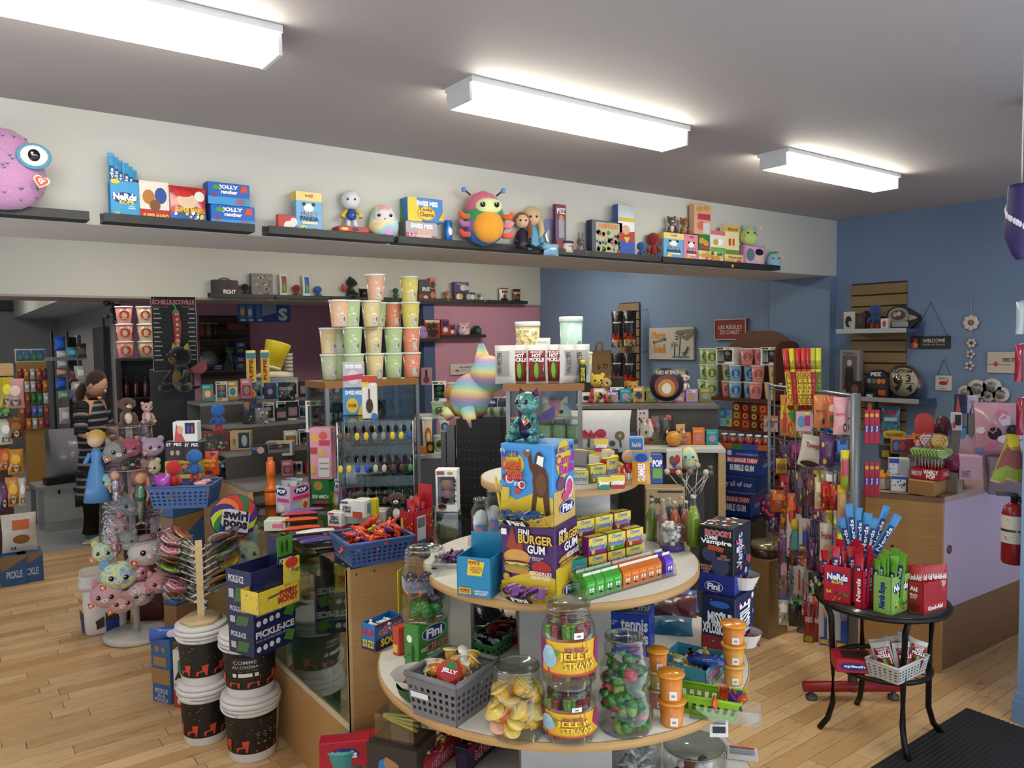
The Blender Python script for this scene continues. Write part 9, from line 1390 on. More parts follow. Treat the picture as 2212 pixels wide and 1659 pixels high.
for i in range(3):
 for j,(yb,yt)in enumerate(((959,886),(1072,999))):
  x0=1866+11*i;P=DD(x0,yb,3.95+.05*i);w=10.5*mpp(P);h=hz(x0,yt,P)-P. z;Qi(WV,'slim crimson candy rope box, %s on the %s right hook'%([QK,Qw,QB][i],[XB,XA][j]),Qq,P,w,.02,h,-1.05,'#a81c3a',[(Qt,.5,.85,.35,.06,'#d8b03a'),(Qt,.5,.45,.4,.12,'#2a3a9a'),('v',.35,.36,.65,.54,'Nerds',Qr,.03)],Qd='slim crimson boxes on the rack right')
# side table
SCt=Qb((3.175,1.645,0));st_=E_('side_table','black metal side table with two round tiers and splayed feet','side table',SCt,0);BM=M('#15110f',.4,.3)
SZ=.585;SR=.255
B(). Qc([(SR-.012,-.008),(SR-.012,0)],M('#3a3634',.15),48). Qa(WG,st_,(0,0,SZ));B(). Qg([(SR*cos(a),SR*sin(a),SZ-.008)for a in[2*pi*i/48 for i in range(49)]],.011,BM,8). Qa('top_ring',st_)
r2=.19;B(). Qg([(r2*cos(a),r2*sin(a),.3)for a in[2*pi*i/40 for i in range(41)]],.011,BM,8). Qa('shelf_ring',st_)
for i in range(9):a=pi*i/9;B(). Qg([(r2*cos(a),r2*sin(a),.3),(-r2*cos(a),-r2*sin(a),.3)],.0025,BM,5). Qa('shelf_wire',st_)
for x,y in((3.02,1.8),(3.31,1.81),(3.33,1.5),(3.05,1.485)):
 d=Qb((x-SCt. x,y-SCt. y,0));n=d. normalized();B(). Qg([n*.235+Qb((0,0,SZ-.01)),n*.205+Qb((0,0,SZ-.08)),n*.195+Qb((0,0,.3)),n*.195+Qb((0,0,.12)),n*.215+Qb((0,0,.05)),n*.25+Qb((0,0,.004))],.0125,BM,8). Qa('leg',st_)
sz=SZ+.001;NR=lambda bg:[(Qt,.5,.68,.42,.16,Xn),(Qu,.12,.62,.88,.8,'NeRds',Qr,.05),(Qu,.3,.52,.72,.61,'ROPE',XJ,.04),(Qu,.1,.25,.28,.34,'24','#e8d83a',.04),(WD,12,[Yf,'#3a8a3a','#7a1a2a'],.05,4,(.2,.05,.9,.3))]
NSd=[('v',.25,.12,.6,.8,'Nerds Rope',Qr,.04),(Qs,.7,.3,.85,.9,'#8a1228')]
def ropebox(lb,px,th,c,back,F,R,n,rc,hh,cols=None):
 t=Qm(WV,lb,Qq,px,sz,th,c,F,R,inner=hexs(c,.7),back=back,Ql=.15);w,d,h=t[QA]
 for i in range(n):q=t. matrix_basis@Qb((w*(-.36+.72*((i*2)%n)/max(1,n-1)),d*(.15+.75*i/n),.02));rope(rc[1]+' rope pack in the '+lb. split(' on ')[0],q,.036,hh+.02*((i*7)%3),th+random. uniform(-.5,.5),rc[0],Qd='rope packs in '+lb,tilt=random. uniform(-.12,.12))
 return t
RS=M('#b81830',.4)
ropebox('front crimson candy rope box on the side table',(1779,1838,1858,1308,1228),-1.3,'#c01c38',.02,NR(0),NSd,9,('#b8182e',Yi),.19);ropebox('second crimson candy rope box on the side table',(1846,1862,1886,1318,1235),-1.65,'#b81a34',.02,[('v',.2,.2,.8,.8,'Nerds',Qr,.03)],[('v',.3,.25,.7,.85,'Nerds Rope',Xn,.05)],7,('#c02038','glossy red'),.2)
ropebox('green candy rope box on the side table',(1886,1925,1964,1332,1250),-1.62,'#8aba5a',.02,[('v',.3,.15,.75,.85,'Nerds Rope',Xn,.05)],NR(0),11,('#6ab03a',Wk),.19)
t=Qm('popping_candy_box','red open popping candy box at the side table edge',Qq,(1962,1994,2045,1330,1262),sz,-1.7,'#a81c24',[(Qu,.1,.7,.6,.85,'Aid',Qr,.04),(Qu,.1,.45,.6,.62,'ING\nDY',Qr,.03),(Qt,.45,.2,.35,.12,'#7a1418')],[(Qs,.05,.05,.95,.3,Q5),(Qu,.2,.1,.8,.24,'Kool-Aid',Qr,.04)],inner='#c8c0bc',back=.03,Ql=.17);w,d,h=t[QA]
for i in range(6):bag('red popping candy pouch standing in its box, %s'%[QK,Qw,QB,QD,QL,Wl][i],t. matrix_basis@Qb((w*.3*(-1+.4*i)if i<6 else 0,d*(.15+.13*i),.045)),.06,.14,-1.3+.15*i,'#b02024',[(Qu,.1,.6,.9,.78,'Kool-Aid','#f0e8e8',.04),(Qu,.2,.4,.8,.55,'POPPING\nCANDY','#f0e8e8',.02)],d=.02,Qd='popping candy pouches')
for i in range(7):rope('blue candy rope pack behind the crimson boxes',DD(1842+i*6,1215,3.62),.035,.2+.02*((i*3)%4),-.9+.2*(i%3),'#2a86c8',Qd='blue rope packs on the side table',tilt=.12*(i-2))
for i in range(5):rope('green foil rope pack behind the blue ones',DD(1800+i*10,1240,3.6),.035,.1,-.9,'#4a9a4a',Qd='green foil rope packs behind',tilt=-.1*i)
zl_=.312;Qi(Qx,'red big chewy candy carton lying on the lower tier',Qq,Z(1806,1452,zl_),.15,.12,.055,-.35-.5,'#b81c34',[(Qt,.45,.5,.36,.3,Xn),(Qu,.2,.38,.75,.64,'splash',Qr,.04),(Qs,.9,.2,.98,.7,WS)],(),(),[(Qs,.2,.2,.9,.8,'#3a2a24')])
wb_=basket2(Ww,'white woven plastic basket of pickle pouches on the lower tier',(1940,1480),(1997,1452),1878,zl_,.07,'#d4d2ce',taper=.86,holes=(10,4),rim=.005)
for i in range(7):q=wb_. location+Qb((-.06+.02*i,.04*sin(i*2.3),.012));pouch('hot pickle pouch in the white woven basket, %s'%[QK,Qw,QB,QD,QL,Wl,Wv][i],q,-1.0+.25*(i%4),.075,.13,HP,lean=0,Qd='hot pickle pouches on the side table');[o for o in COL. objects if o. name. startswith('pickle_pouch')][-1]. rotation_euler=(-.15,-.3+.12*i,-1.0+.2*(i%4))
A=Z(2088,1534,0);mu=(Z(1893,1656,0)-A). normalized();mv=Qb((-mu. y,mu. x,0));mv=mv if mv. dot(Z(2212,1580,0)-A)>0 else-mv
o=B();o. add([tuple(A+Qb((0,0,.001))),tuple(A+mu*1.2+Qb((0,0,.001))),tuple(A+mu*1.2+mv*.9+Qb((0,0,.001))),tuple(A+mv*.9+Qb((0,0,.001)))]+[tuple(p+Qb((0,0,.011)))for p in(A,A+mu*1.2,A+mu*1.2+mv*.9,A+mv*.9)],[(0,1,2,3),(7,6,5,4),(0,4,5,1),(1,5,6,2),(2,6,7,3),(3,7,4,0)],M('#1a1b1e',.85))
mt_=tag(o. Qa('door_mat'),'black ribbed entrance mat on the wooden floor','mat');rb_=B()
for i in range(46):p=A+mv*(.01+.0192*i);rb_. add([tuple(p+Qb((0,0,.0112))),tuple(p+mu*1.2+Qb((0,0,.0112))),tuple(p+mu*1.2+mv*.009+Qb((0,0,.0138))),tuple(p+mv*.009+Qb((0,0,.0138))),tuple(p+mv*.013+Qb((0,0,.0112))),tuple(p+mu*1.2+mv*.013+Qb((0,0,.0112)))],[(0,1,2,3),(3,2,5,4)],M('#232428',.85))
rr_=rb_. Qa('ribs',mt_);rr_[XD]=Xy
# cash counter on the right
CC=Z(2030,1455,0);c2=Z(1870,1425,0);eu=(c2-CC);eu. z=0;eu. normalize();cz2=hz(2035,1075,CC)
cc_=E_('cash_counter','wooden cash counter with lilac front and brown plinth','counter',CC,0);LIL=M('#b3a0b8',.45,0,QQ);TAN=M('#a87c48',.5,0,WY)
fu=Z(2205,1370,0)-CC;fu. z=0;fu. normalize();ang=atan2(fu. y,fu. x);el=(c2-CC). length+.03
def slab(name,x0,x1,y0,y1,z0,z1,m,sk=0):
 v=[CC*0+fu*x+eu*y+Qb((0,0,z))for z in(z0,z1)for y in(y0,y1)for x in(x0,x1)]
 return B(). add([tuple(p)for p in v],[(0,2,3,1),(4,5,7,6),(0,1,5,4),(2,6,7,3),(0,4,6,2),(1,3,7,5)],m). Qa(name,cc_)
slab(WA,0,.02,0,el,0,cz2,TAN);slab(Xr,.02,2.,0,.02,.32,cz2-.03,LIL);slab('plinth',.02,2.,.012,.03,0,.32,M('#7a5634',.5,0,Xa));slab('worktop',0,2.,0,el,cz2-.03,cz2,M('#a88a84',.5));slab(Wa,.0,2.,el-.02,el,0,cz2-.03,TAN)
B(). Qc([(.022,0),(.022,.003)],M('#6a4a2c',.5),18,Matrix. Rotation(ang,4,'Z')@Tm(.07,-.001,.62,rx=pi/2)). Qa('finger_hole',cc_);B(). Qc([(.008,0),(.008,.003)],M('#4a3018',.5),10,Tm(*(eu*.22-fu*.003+Qb((0,0,.62))),rz=atan2(eu. y,eu. x),rx=pi/2)). Qa('knot_plug',cc_)
zc2=cz2+.001
def cnt(lb,x0,x1,yb,yt,c,F=(),d=.06,th=-1.0,n=Qx,R=(),z=None):return cart(n,lb,Qq,(x0,x1,yb,yt),zc2 if z is None else z,th,d,c,F,R)
P,w,d,h=fit2(1960,2018,2106,1074,1042,zc2,-1.5);wt=Qi('wooden_tray','low oak plinth box under the lollipop display',Wq,P,w,min(d,.4),h,-1.5,M('#9a7040',.45,0,Xa))
zt2=zc2+h+.001
wp=Qm('lollipop_display','red lettered lollipop display box on the oak plinth',Qq,(1966,2030,2073,1040,1016),zt2,-1.5,'#a81e26',[(Qu,.04,.3,.4,.75,'WHIRLY POP','#e8d8d8',.03),(Qu,.45,.5,.95,.9,'WHIRLY',Qr,.04),(Qu,.55,.1,.85,.48,'POP',Qr,.04)],[(Qu,.2,.25,.9,.75,'WHIRLY POP','#d8b8b8',.02)],inner='#8a2a2a',Ql=.2);w_,d_,h_=wp[QA]
for i in range(9):
 for j in range(2):putlolly('green white swirl lollipop in the red lettered box',wp. matrix_basis@Qb((-w_*.45+w_*.11*i,d_*(.25+.35*j),h_+.075)),Matrix. Rotation(-1.,4,'Z'),1,'green lollipops in the red box',.62)
for i,(x,y,ci,s,lb)in enumerate(((2004,952,0,.9,'large red heart swirl lollipop above the green ones'),(2029,954,2,.95,'large yellow round lollipop above the green ones'),(2014,962,6,.7,'amber lollipop between the two large ones'),(1990,960,3,.7,'pink lollipop at the left of the large ones'))):putlolly(lb,DD(x,y,dist(wp. location)+.08),Matrix. Rotation(-.95,4,'Z'),ci,'large lollipops on the counter',s)
o=cnt('tall pink card display with scalloped top on the counter',2072,2122,1036,985,'#c09aa8',[(Qu,.1,.1,.5,.4,'SWEET','#8a5a6a',.02)],.1,-1.0,z=zt2);B(). prism([(-.06,0),(.06,0),(.06,.1),(.045,.13),(.03,.11),(.015,.14),(0,.115),(-.02,.14),(-.035,.11),(-.05,.12)],.004,M('#b8949c',.5),Tm(.02,.1,.08)). Qa('scalloped_back',o)
for i,(x0,x1,yb,yt,c,F,lb,z)in enumerate(((1925,1958,1062,1028,'#d8d4d4',[(Qs,0,.8,1,1,'#2a3a9a'),(WD,12,[Yd,'#8a8a94'],.07,3,(.05,.05,.95,.75))],'white comic trading card pack on the counter',0),(1920,1944,1030,990,Xp,[(Qs,0,.75,1,1,'#2a3a9a'),(WD,10,[Yd,'#8a8a94'],.07,4,(.05,.05,.95,.7))],'upright blue and white trading card pack',.07),(1942,1964,1032,990,'#a8aca8',[(Qs,.1,.1,.9,.9,'#8a8e8c')],'grey printed pack leaning on the card packs',.07),(1925,1979,980,947,'#b8622a',[(Qs,.05,.1,.6,.9,'#2a3a5a'),(Qt,.2,.5,.12,.3,'#4a7ab0'),(Qt,.45,.5,.12,.3,Q5),(Qs,.6,0,1,1,'#8a1a1a')],'orange arcade candy tray with red side',.17),(1900,1925,990,960,'#3a3a2a',[(Qs,.2,.1,.8,.6,'#b8b02a')],'black and yellow candy carton behind the rack',.13),(2054,2088,958,920,'#3a4a6a',[(Qt,.3,.4,.2,.3,'#c89a7a'),(Qs,.5,.1,.95,.9,'#4a8ab0')],'blue princess dispenser pack on the counter',.17),(2064,2088,893,852,'#2a2a4a',[(QO,[(0,0),(.5,0),(.3,.6),(.15,.9)],'#b84a3a'),(Qs,.4,.4,.8,.95,'#14142a')],'navy winter hero dispenser pack on top',.34),(2088,2113,893,855,'#b8b0c8',[(QO,[(.2,0),(.4,0),(.5,.6)],XT),(QO,[(.6,0),(.8,0),(.5,.6)],'#b82a3a'),(Qt,.5,.65,.25,.12,'#8a8a9a')],'striped hot air balloon dispenser pack on top',.34),(2088,2122,940,895,'#5a8ab8',[(Qs,.1,.1,.9,.4,'#8a6a5a'),(Qt,.5,.6,.3,.2,'#b8c8d8')],'sky blue princess pack above the card display',.19),(2056,2078,930,892,'#c8c0c8',[(Qs,.3,.3,.9,.9,'#2a2030'),(Qt,.2,.3,.15,.2,Ya)],'white and black hero pack above the princess pack',.26))):
 o=cnt(lb,x0,x1,yb,yt,c,F,.05,-1.0,z=zc2+z)
 if z:B(). box(-.02,.02,.005,.045,-z,-.0005,M('#6a6460',.6)). Qa(XC,o)
o=Qi(Q2,'stepped grey block behind the counter sweets',Wq,Z(2000,1010,zc2)+Qb((.1,.25,0)),.5,.12,.16,-1.0,'#7a7078')
P=DD(1996,940,dist(wp. location)+.22);o=E_('arcade_display','red domed arcade candy header card on orange box','sign',P,-1.0);m_=mpp(P);B(). prism([(-18*m_,0),(18*m_,0),(18*m_,30*m_)]+[(18*m_*cos(a),30*m_+18*m_*sin(a))for a in[pi*i/10 for i in range(1,10)]]+[(-18*m_,30*m_)],.006,M('#b83224',.45)). Qa('domed_card',o);B(). box(-20*m_,20*m_,-.02,.05,-16*m_,2*m_,M('#d87a2a',.5)). pr((Qb((-20*m_,-.02,-16*m_)),Qb((40*m_,0,0)),Qb((0,0,18*m_)),Qb((0,-1,0))),[(Qu,.1,.3,.9,.8,'PAC-MAN','#5a2a1a',.03)]). Qa('orange_box',o);B(). box(-.03,.03,.0,.04,zc2-P. z,-16*m_,M('#6a625c',.6)). Qa(XC,o)
P=DD(1932,947,4.75);o=E_('arcade_display','yellow arcade lettered header card on the counter','sign',P,-1.0);m_=mpp(P);B(). prism([(-20*m_,0),(20*m_,0),(22*m_,14*m_),(0,18*m_),(-22*m_,14*m_)],.006,M('#d8c020',.45)). pr((Qb((-18*m_,0,0)),Qb((36*m_,0,0)),Qb((0,0,15*m_)),Qb((0,-1,0))),[(Qu,.05,.3,.95,.8,'PAC-MAN','#6a5a14',.03)]). Qa('card',o);B(). box(-.05,.05,.006,.05,zc2-P. z,0,M('#2a2a2a',.6)). Qa(XC,o)
t=squish('dark maroon egg shaped toy on the counter',DD(2035,945,4.75),.1,.12,-1.0,'#4a1a24',eyes_=False,Qh=QP,cat='toy');B(). box(-.02,.02,-.02,.02,zc2-t. location. z,.004,M('#6a6460',.6)). Qa(XC,t)
for x in(1905,1920):P=Z(x,1056,zc2);t=E_('baby_bottle_candy',[XE,Xb][x>1910]+' orange capped baby bottle candy on the counter',QC,P,0);B(). Qc([(.022,0),(.024,.005),(.022,.05),(.018,.06)],M('#b8a898',.3),16). Qa(W5,t);B(). Qc([(.024,.06),(.024,.075),(.01,.085),(.008,.1)],M('#e08a2a',.35),16). Qa('cap',t)
t=E_('round_candy','pink and maroon round candy ball on the counter',QC,DD(2062,1000,4.5),0);B(). Qf((0,0,0),.05,M('#7a2a4a',.3),16). Qa('shell',t);B(). Qf((.01,-.025,.0),(.035,.03,.035),M('#d8808a',.3),12). Qa('filling',t);B(). box(-.03,.03,-.03,.03,zc2-t. location. z,-.045,M('#8a7a70',.6)). Qa(XC,t)
bag('large pink cellophane bag of plush creature candy',DD(2165,985,4.6),.26,.27,-1.0,'#c898a8',[(Qt,.3,.45,.12,.12,'#1a1418'),(Qt,.62,.5,.12,.12,'#1a1418'),(Qt,.5,.35,.15,.08,'#e8dce0'),(WD,10,['#8a9ac8','#d8c8d8','#d87a9a'],.1,3)],d=.14,Qh='',r=.2)
P=DD(2165,985,4.6);Qi(Q2,'lilac block under the pink cellophane bag',Wq,Qb((P. x-.1,P. y+.02,zc2)),.26,.12,max(.02,P. z-zc2-.001),-1.0,'#8a7684')
for i in range(9):P=DD(2150+7*i,1040-(3-abs(i-4))*2,4.05);o=bag('yellow and green sour stick pouch in the hanging fan, %s'%[QK,Qw,QB,QD,QL,Wl,Wv,W6,'ninth'][i],P,.045,.2,-1.0,'#a8923a',[(Qs,0,.8,1,1,X8),(Qs,.1,.3,.9,.7,'#8a4a4a'),(Qs,.1,.05,.9,.3,'#8aa02a')],d=.015,Qd='sour stick pouches in the fan');o. rotation_euler=(0,.3-.06*i,-1.0)
fx=DD(2184,950,4.02);o=B(). Qg([tuple(DD(2170,955,4.07)),tuple(DD(2215,950,4.1)),],.004,METAL,6). Qa('hanging_hook');tag(o,'steel hook carrying the fan of sour sticks','hook')
P=DD(2188,1216,dist(JX)+.12);t=E_('fire_extinguisher','red fire extinguisher with white labels hanging by the entrance','fire extinguisher',P,-1.0);m_=mpp(P);r=23*m_;h=150*m_
B(). Qc([(r*.9,0),(r,.01),(r,h*.72),(r*.8,h*.82),(r*.3,h*.88)],M('#8a1620',.3),28). Qa('cylinder',t);Qj(r*1.01,r*1.01,h,-1.6,.9,h*.3,h*.72,[(Qs,.05,.5,.95,.97,'#d0ccc0'),(Qs,.05,.03,.95,.42,'#cac6bc'),(WD,14,['#8a8680','#a8a49c'],.04,2)],None). Qa(Wz,t);B(). shell([(r*1.03,h*.46),(r*1.03,h*.5)],M('#3a3c40',.4),24). Qa('strap',t)
B(). Qc([(r*.3,h*.88),(r*.3,h*.96),(r*.4,h*.97),(r*.4,h)],M('#2a2a2c',.35),14). box(-r*1.4,r*.2,-.012,.012,h*.97,h*1.02,M('#2a2a30',.35)). Qa('valve',t);B(). Qg([(r*.3,0,h*.95),(r*1.2,0,h*.8),(r*1.25,0,h*.4)],.012,M(XQ,.5),8). Qa('hose',t);B(). box(r*.2,r*.2+max(.02,JX. x-P. x-.01),r*.9,r*.9+.02,h*.3,h*.7,M('#3a3a3c',.4)). Qa('wall_bracket',t)
P=DD(2205,480,2.9);t=E_('balloon_lantern','dark purple paper balloon with white teardrop dots','lantern',P,0);m_=mpp(P);rr=30*m_;hh=160*m_;prf=[(rr*.25,-hh*.5),(rr*.55,-hh*.42),(rr*.98,-hh*.2),(rr*1.02,-hh*.02),(rr*.9,hh*.2),(rr*.85,hh*.42),(rr*.8,hh*.5)]
B(). Qc(prf,M('#2a1c58',.6),28). Qa('paper_body',t);B(). Qg([(0,0,hh*.5),(0,0,ZC-P. z)],.002,M('#ccc',.5),5). Qa('hanging_string',t)
for i in range(40):a=i*2.4;zz=-.45+.9*((i*.618)%1);k=min(range(7),key=lambda q:abs(prf[q][1]-zz*hh));R_=prf[k][0]*1.0;B(). Qf((R_*cos(a),R_*sin(a),zz*hh),(.005,.005,.01),M('#d8d4e0',.6),7). Qa('teardrop_dot',t)
# right wall, near part: slatwall with shelves, signs
a=xw(1838,614,.02);b_=xw(1958,609,.02);wz=(a-b_). length;sl=E_(Wx,'brown slatwall panel on the blue wall with two shelves',Wx,Qb((XW-.022,a. y,0)),thw);za=a. z;n_=13;zb_=.9
for i in range(n_):B(). box(0,wz,0,.018,zb_+(za-zb_)*i/n_,zb_+(za-zb_)*(i+1)/n_-.014,M('#8e7650',.6)). Qa('slat',sl)
B(). box(0,wz,.018,.022,zb_,za,M('#3a2e20',.6)). Qa('backing',sl)
def wsh(lb,x0,x1,y,dp=.28):A_=xw(x0,y,.03+dp);C_=xw(x1,y,.03+dp);o=B(). box(0,(A_-C_). length,0,dp,-.03,0,M('#3a5078',.3)). box(0,(A_-C_). length,-.004,0,-.03,.006,M(Xi,.2,.6)). Qa('slatwall_shelf');o. location=Qb((XW-.03-dp,A_. y,A_. z));o. rotation_euler=(0,0,thw);tag(o,lb,'shelf','shelves on the slatwall');return A_
s1=wsh('upper glossy blue shelf on the brown slatwall',1806,1958,713);s2=wsh('lower glossy blue shelf on the brown slatwall',1860,1985,858)
def ws(lb,x0,x1,yb,yt,sh,c,F=(),d=.08,dx=.22,n=Qx,cat=Qq,z=0):A_=xw(x0,yb,dx);A_. z=sh. z+.001+z;P,w,h=fit(x0,x1,yb,yt,0,thw,A_);return Qi(n,lb,cat,A_,w,d,hz(x0,yt,A_)-A_. z,thw,c,F)
ws('white box with black helmet print on the wall shelf',1822,1846,709,674,s1,'#c8c0b4',[(Qt,.45,.45,.3,.32,'#1a1818'),(Qt,.6,.35,.15,.14,'#b8b0a4')]);ws('dark figure blister beside the helmet box',1848,1868,709,677,s1,'#2a2422',[(Qt,.5,.6,.3,.25,'#4a3a34')],.03);A_=xw(1890,709,.2);A_. z=s1. z;figure('blue and red spiky plush figure on the wall shelf',A_,.2,-1.2,Xo,Xo,'#a82a2a',Qh=Qv,eye=False);A_=xw(1872,709,.18);A_. z=s1. z;figure('small dark red plush figure behind the blue one',A_,.16,-1.2,'#3a1a1a','#8a1a1a','#3a1a1a',Qh=Qv,eye=False);ws('white small robot box in front on the wall shelf',1902,1918,710,688,s1,'#d0ccc8',[(Qt,.5,.5,.25,.3,'#a84a3a')],.04,.26)
A_=xw(1912,711,.16);A_. z=s1. z+.001;P,w,h=fit(1912,1984,711,662,0,thw,A_);o=B(). prism([(0,0),(w*.75,0),(w,h*.35),(w,h*.55),(w*.7,h*.85),(w*.5,h),(w*.25,h*.97),(w*.08,h*.8),(0,h*.5)],.05,M('#1c1a1c',.5)). pr((Qb((0,0,0)),Qb((w,0,0)),Qb((0,0,h)),Qb((0,-1,0))),[(Qt,.4,.55,.32,.38,'#8a8684'),(Qt,.4,.6,.22,.22,'#4a3a36'),(Qt,.3,.62,.07,.1,'#b8948a'),(Qt,.42,.66,.07,.1,'#c8a890'),(Qs,.2,.08,.7,.3,'#a8a4a0'),(QO,[(.72,.35),(.95,.42),(.95,.5),(.74,.62)],'#9a9694')]). Qa('spaceship_pack');o. location=A_;o. rotation_euler=(0,0,thw);tag(o,'spaceship shaped gift pack with black border on the wall shelf',WN)
ws('tall grey portrait figure box with dark coat print',1813,1856,852,756,s2,'#8a8688',[(Qs,.14,.12,.86,.88,'#5a5658'),(Qt,.5,.72,.12,.07,'#c8b0a4'),(QO,[(.25,.15),(.75,.15),(.68,.62),(.32,.62)],'#1a1818'),(Qu,.2,.9,.8,.96,'Potter','#3a3838',.02)],.06,.24);ws('maroon crest pouch before the portrait box',1827,1866,852,823,s2,'#2a141a',[(Qt,.5,.5,.2,.3,'#6a4a50')],.04,.28)
A_=xw(1866,853,.2);A_. z=s2. z+.001;P,w,h=fit(1866,1919,853,798,0,thw,A_);o=B(). prism([(0,0),(w,0),(w,h*.6)]+[(w/2+w/2*cos(a),h*.55+h*.45*sin(a))for a in[pi*i/10 for i in range(1,10)]]+[(0,h*.6)],.06,M('#181a2c',.5)). pr((Qb((0,0,0)),Qb((w,0,0)),Qb((0,0,h)),Qb((0,-1,0))),[(Qu,.28,.76,.72,.9,'PEZ','#e0e0e8',.05),(Qs,.1,.3,.9,.68,'#3a3230'),(Qt,.22,.58,.09,.1,'#8a8a84'),(Qt,.42,.58,.09,.1,'#6a6a5a'),(Qt,.62,.58,.09,.1,'#d8823a'),(Qt,.8,.58,.08,.1,'#d8722a'),(Qs,.6,.05,.9,.26,'#c85a2a')]). Qa('dispenser_gift_set');o. location=A_;o. rotation_euler=(0,0,thw);tag(o,'navy domed dispenser gift set on the lower wall shelf',WN)
A_=xw(1953,853,.16);A_. z=s2. z;r=33*mpp(A_)*1.05;t=E_('platform_plaque','round cream platform plaque with maroon rim in plastic','plaque',Qb((A_. x,A_. y,A_. z+r)),thw);B(). Qc([(r,-.01),(r,.02)],M('#6a2a30',.5),36,Tm(rx=pi/2)). Qc([(r*.9,-.01),(r*.9,.024)],M('#d4c8a0',.5),36,Tm(rx=pi/2)). Qa('disc',t);B(). pr((Qb((-r,-.025,-r)),Qb((2*r,0,0)),Qb((0,0,2*r)),Qb((0,-1,0))),[(Qu,.2,.2,.5,.75,'9',Wf,.06),(Qu,.6,.5,.76,.74,'3',Wf,.04),(Qu,.62,.2,.8,.42,'4',Wf,.04),(Qs,.56,.45,.84,.47,Wf),(Qu,.22,.78,.78,.9,'PLATFORM','#4a2024',.02)]). Qa(Q3,t);B(). Qc([(r*1.08,-.03),(r*1.1,.03)],M('#f4f6f8',.08,0,Xw),20,Tm(rx=pi/2)). Qa('plastic_wrap',t)
A_=xw(1924,930,.1);bag('blue jellybean bag hung below the lower shelf',A_,.14,.2,-1.2,'#3a8ab8',[(Qt,.5,.75,.35,.12,Ya),(Qs,.15,.4,.85,.55,'#c8d8e4'),(WD,8,['#8aa8c8','#2a6a4a'],.08,2,(.1,.05,.9,.35))],d=.05)
A_=xw(1872,905,.2);ws('navy alien dispenser box hanging under the shelf',1868,1890,892,848,Qb((0,0,xw(1868,892,.3). z)),'#1a1c34',[(Qs,.15,.15,.85,.6,'#4a3a30'),(Qt,.5,.3,.2,.2,'#c8683a'),(Qu,.2,.8,.8,.92,'PEZ',Qr,.03)],.05,.3)
o=wallsign('welcome_sign','black welcome sign with orange fox hanging on a cord',1966,2052,753,727,'#2c2f2e',[(Qu,.32,.5,.88,.8,'WELCOME',WQ,.02),(Qu,.32,.22,.88,.42,'Family and Friends','#c8c8c4',.0),(QO,[(.04,.02),(.2,.02),(.22,.35),(.17,.6),(.2,.9),(.14,.78),(.08,.9),(.1,.6),(.02,.4)],'#d8602a'),(Qt,.14,.3,.03,.18,'#e4d8cc')],.015,string=.27)
o=wallsign('lobster_sign','small white sign with red lobster hanging on a cord',2020,2055,843,811,'#d8d0c8',[(Qt,.5,.5,.28,.14,'#b83a34'),(QO,[(.6,.55),(.85,.75),(.8,.6)],'#b83a34'),(Qu,.2,.75,.8,.88,"L'HEURE DU",'#5a4a44',.0),(Qu,.3,.1,.7,.2,"L'amour",'#2a2422',.01)],.015,string=.13);
wallsign('heart_board','cream wooden board with pink heart and handwriting on the blue wall',2132,2200,805,760,'#cbbcae',[(Qs,0,.38,.75,.4,'#4a423c'),(Qt,.28,.42,.07,.12,'#c83a4a'),(Qu,.5,.52,.9,.72,'mes m','#4a423c',.01)],.02)
P0=xw(2097,697,.02);t=E_('daisy_garland','hanging string of four pale wooden daisies','garland',P0,thw)
for x,y,s_,n in((2097,697,18,8),(2098,741,11,6),(2096,765,10,5),(2094,790,11,5)):
 p=xw(x,y,.02);q=t. matrix_basis. inverted()@p;m_=mpp(p)*s_
 for k in range(n):a=2*pi*k/n;B(). Qf((q. x+m_*.62*cos(a),0,q. z+m_*.62*sin(a)),(m_*.33,.006,m_*.33),M('#d4c4bc',.6),10). Qa('petal',t)
 B(). Qf((q. x,-.004,q. z),(m_*.25,.008,m_*.25),M(XZ,.6)if s_>15 else M('#5a4a44',.6),10). Qa('flower_centre',t)
B(). Qg([(0,.004,.25),(0,.004,0),(.0,.004,-.6)],.0025,M('#a8a8a8',.6),5). Qa('string',t)
t=E_('photo_collage','white multi circle photo frame shaped like balloons','picture frame',xw(2125,868,.02),thw)
for x,y,r_ in((2086,848,14),(2111,840,18),(2143,836,17),(2135,852,13),(2162,852,15)):
 p=xw(x,y,.02);q=t. matrix_basis. inverted()@p;m_=mpp(p);B(). Qc([(r_*m_*1.12,-.006),(r_*m_*1.12,.006)],M('#d4ccc8',.5),26,Tm(q. x,0,q. z,rx=pi/2)). Qa('ring',t);B(). Qc([(r_*m_*.68,-.007),(r_*m_*.68,.007)],M('#8a8a88',.5,0,WI,.12),22,Tm(q. x,0,q. z,rx=pi/2)). Qa('photo',t)
for x in(2120,2130,2140,2158):p=t. matrix_basis. inverted()@xw(x,862,.02);e_=t. matrix_basis. inverted()@xw(2134,905,.02);B(). Qg([p,e_],.004,M('#d4d0cc',.5),5). Qa('balloon_string',t)
for i,(x,y,h_,c,lb)in enumerate(((2203,722,70,'#b8c4c8','clear foil toy hanging at the frame edge'),(2200,825,80,'#9a1c34','red ribbon toy hanging at the frame edge'),(2203,940,80,'#8a1a30','lower red ribbon toy hanging at the frame edge'))):P=DD(x,y,3.95);o=bag(lb,P,16*mpp(P),h_*mpp(P),-1.0,c,d=.04,r=.15);B(). Qg([(0,0,h_*mpp(P)),(.04,0,h_*mpp(P)+.01),(.2,-.0,h_*mpp(P)+.005)],.003,METAL,5). Qa('hook',o)
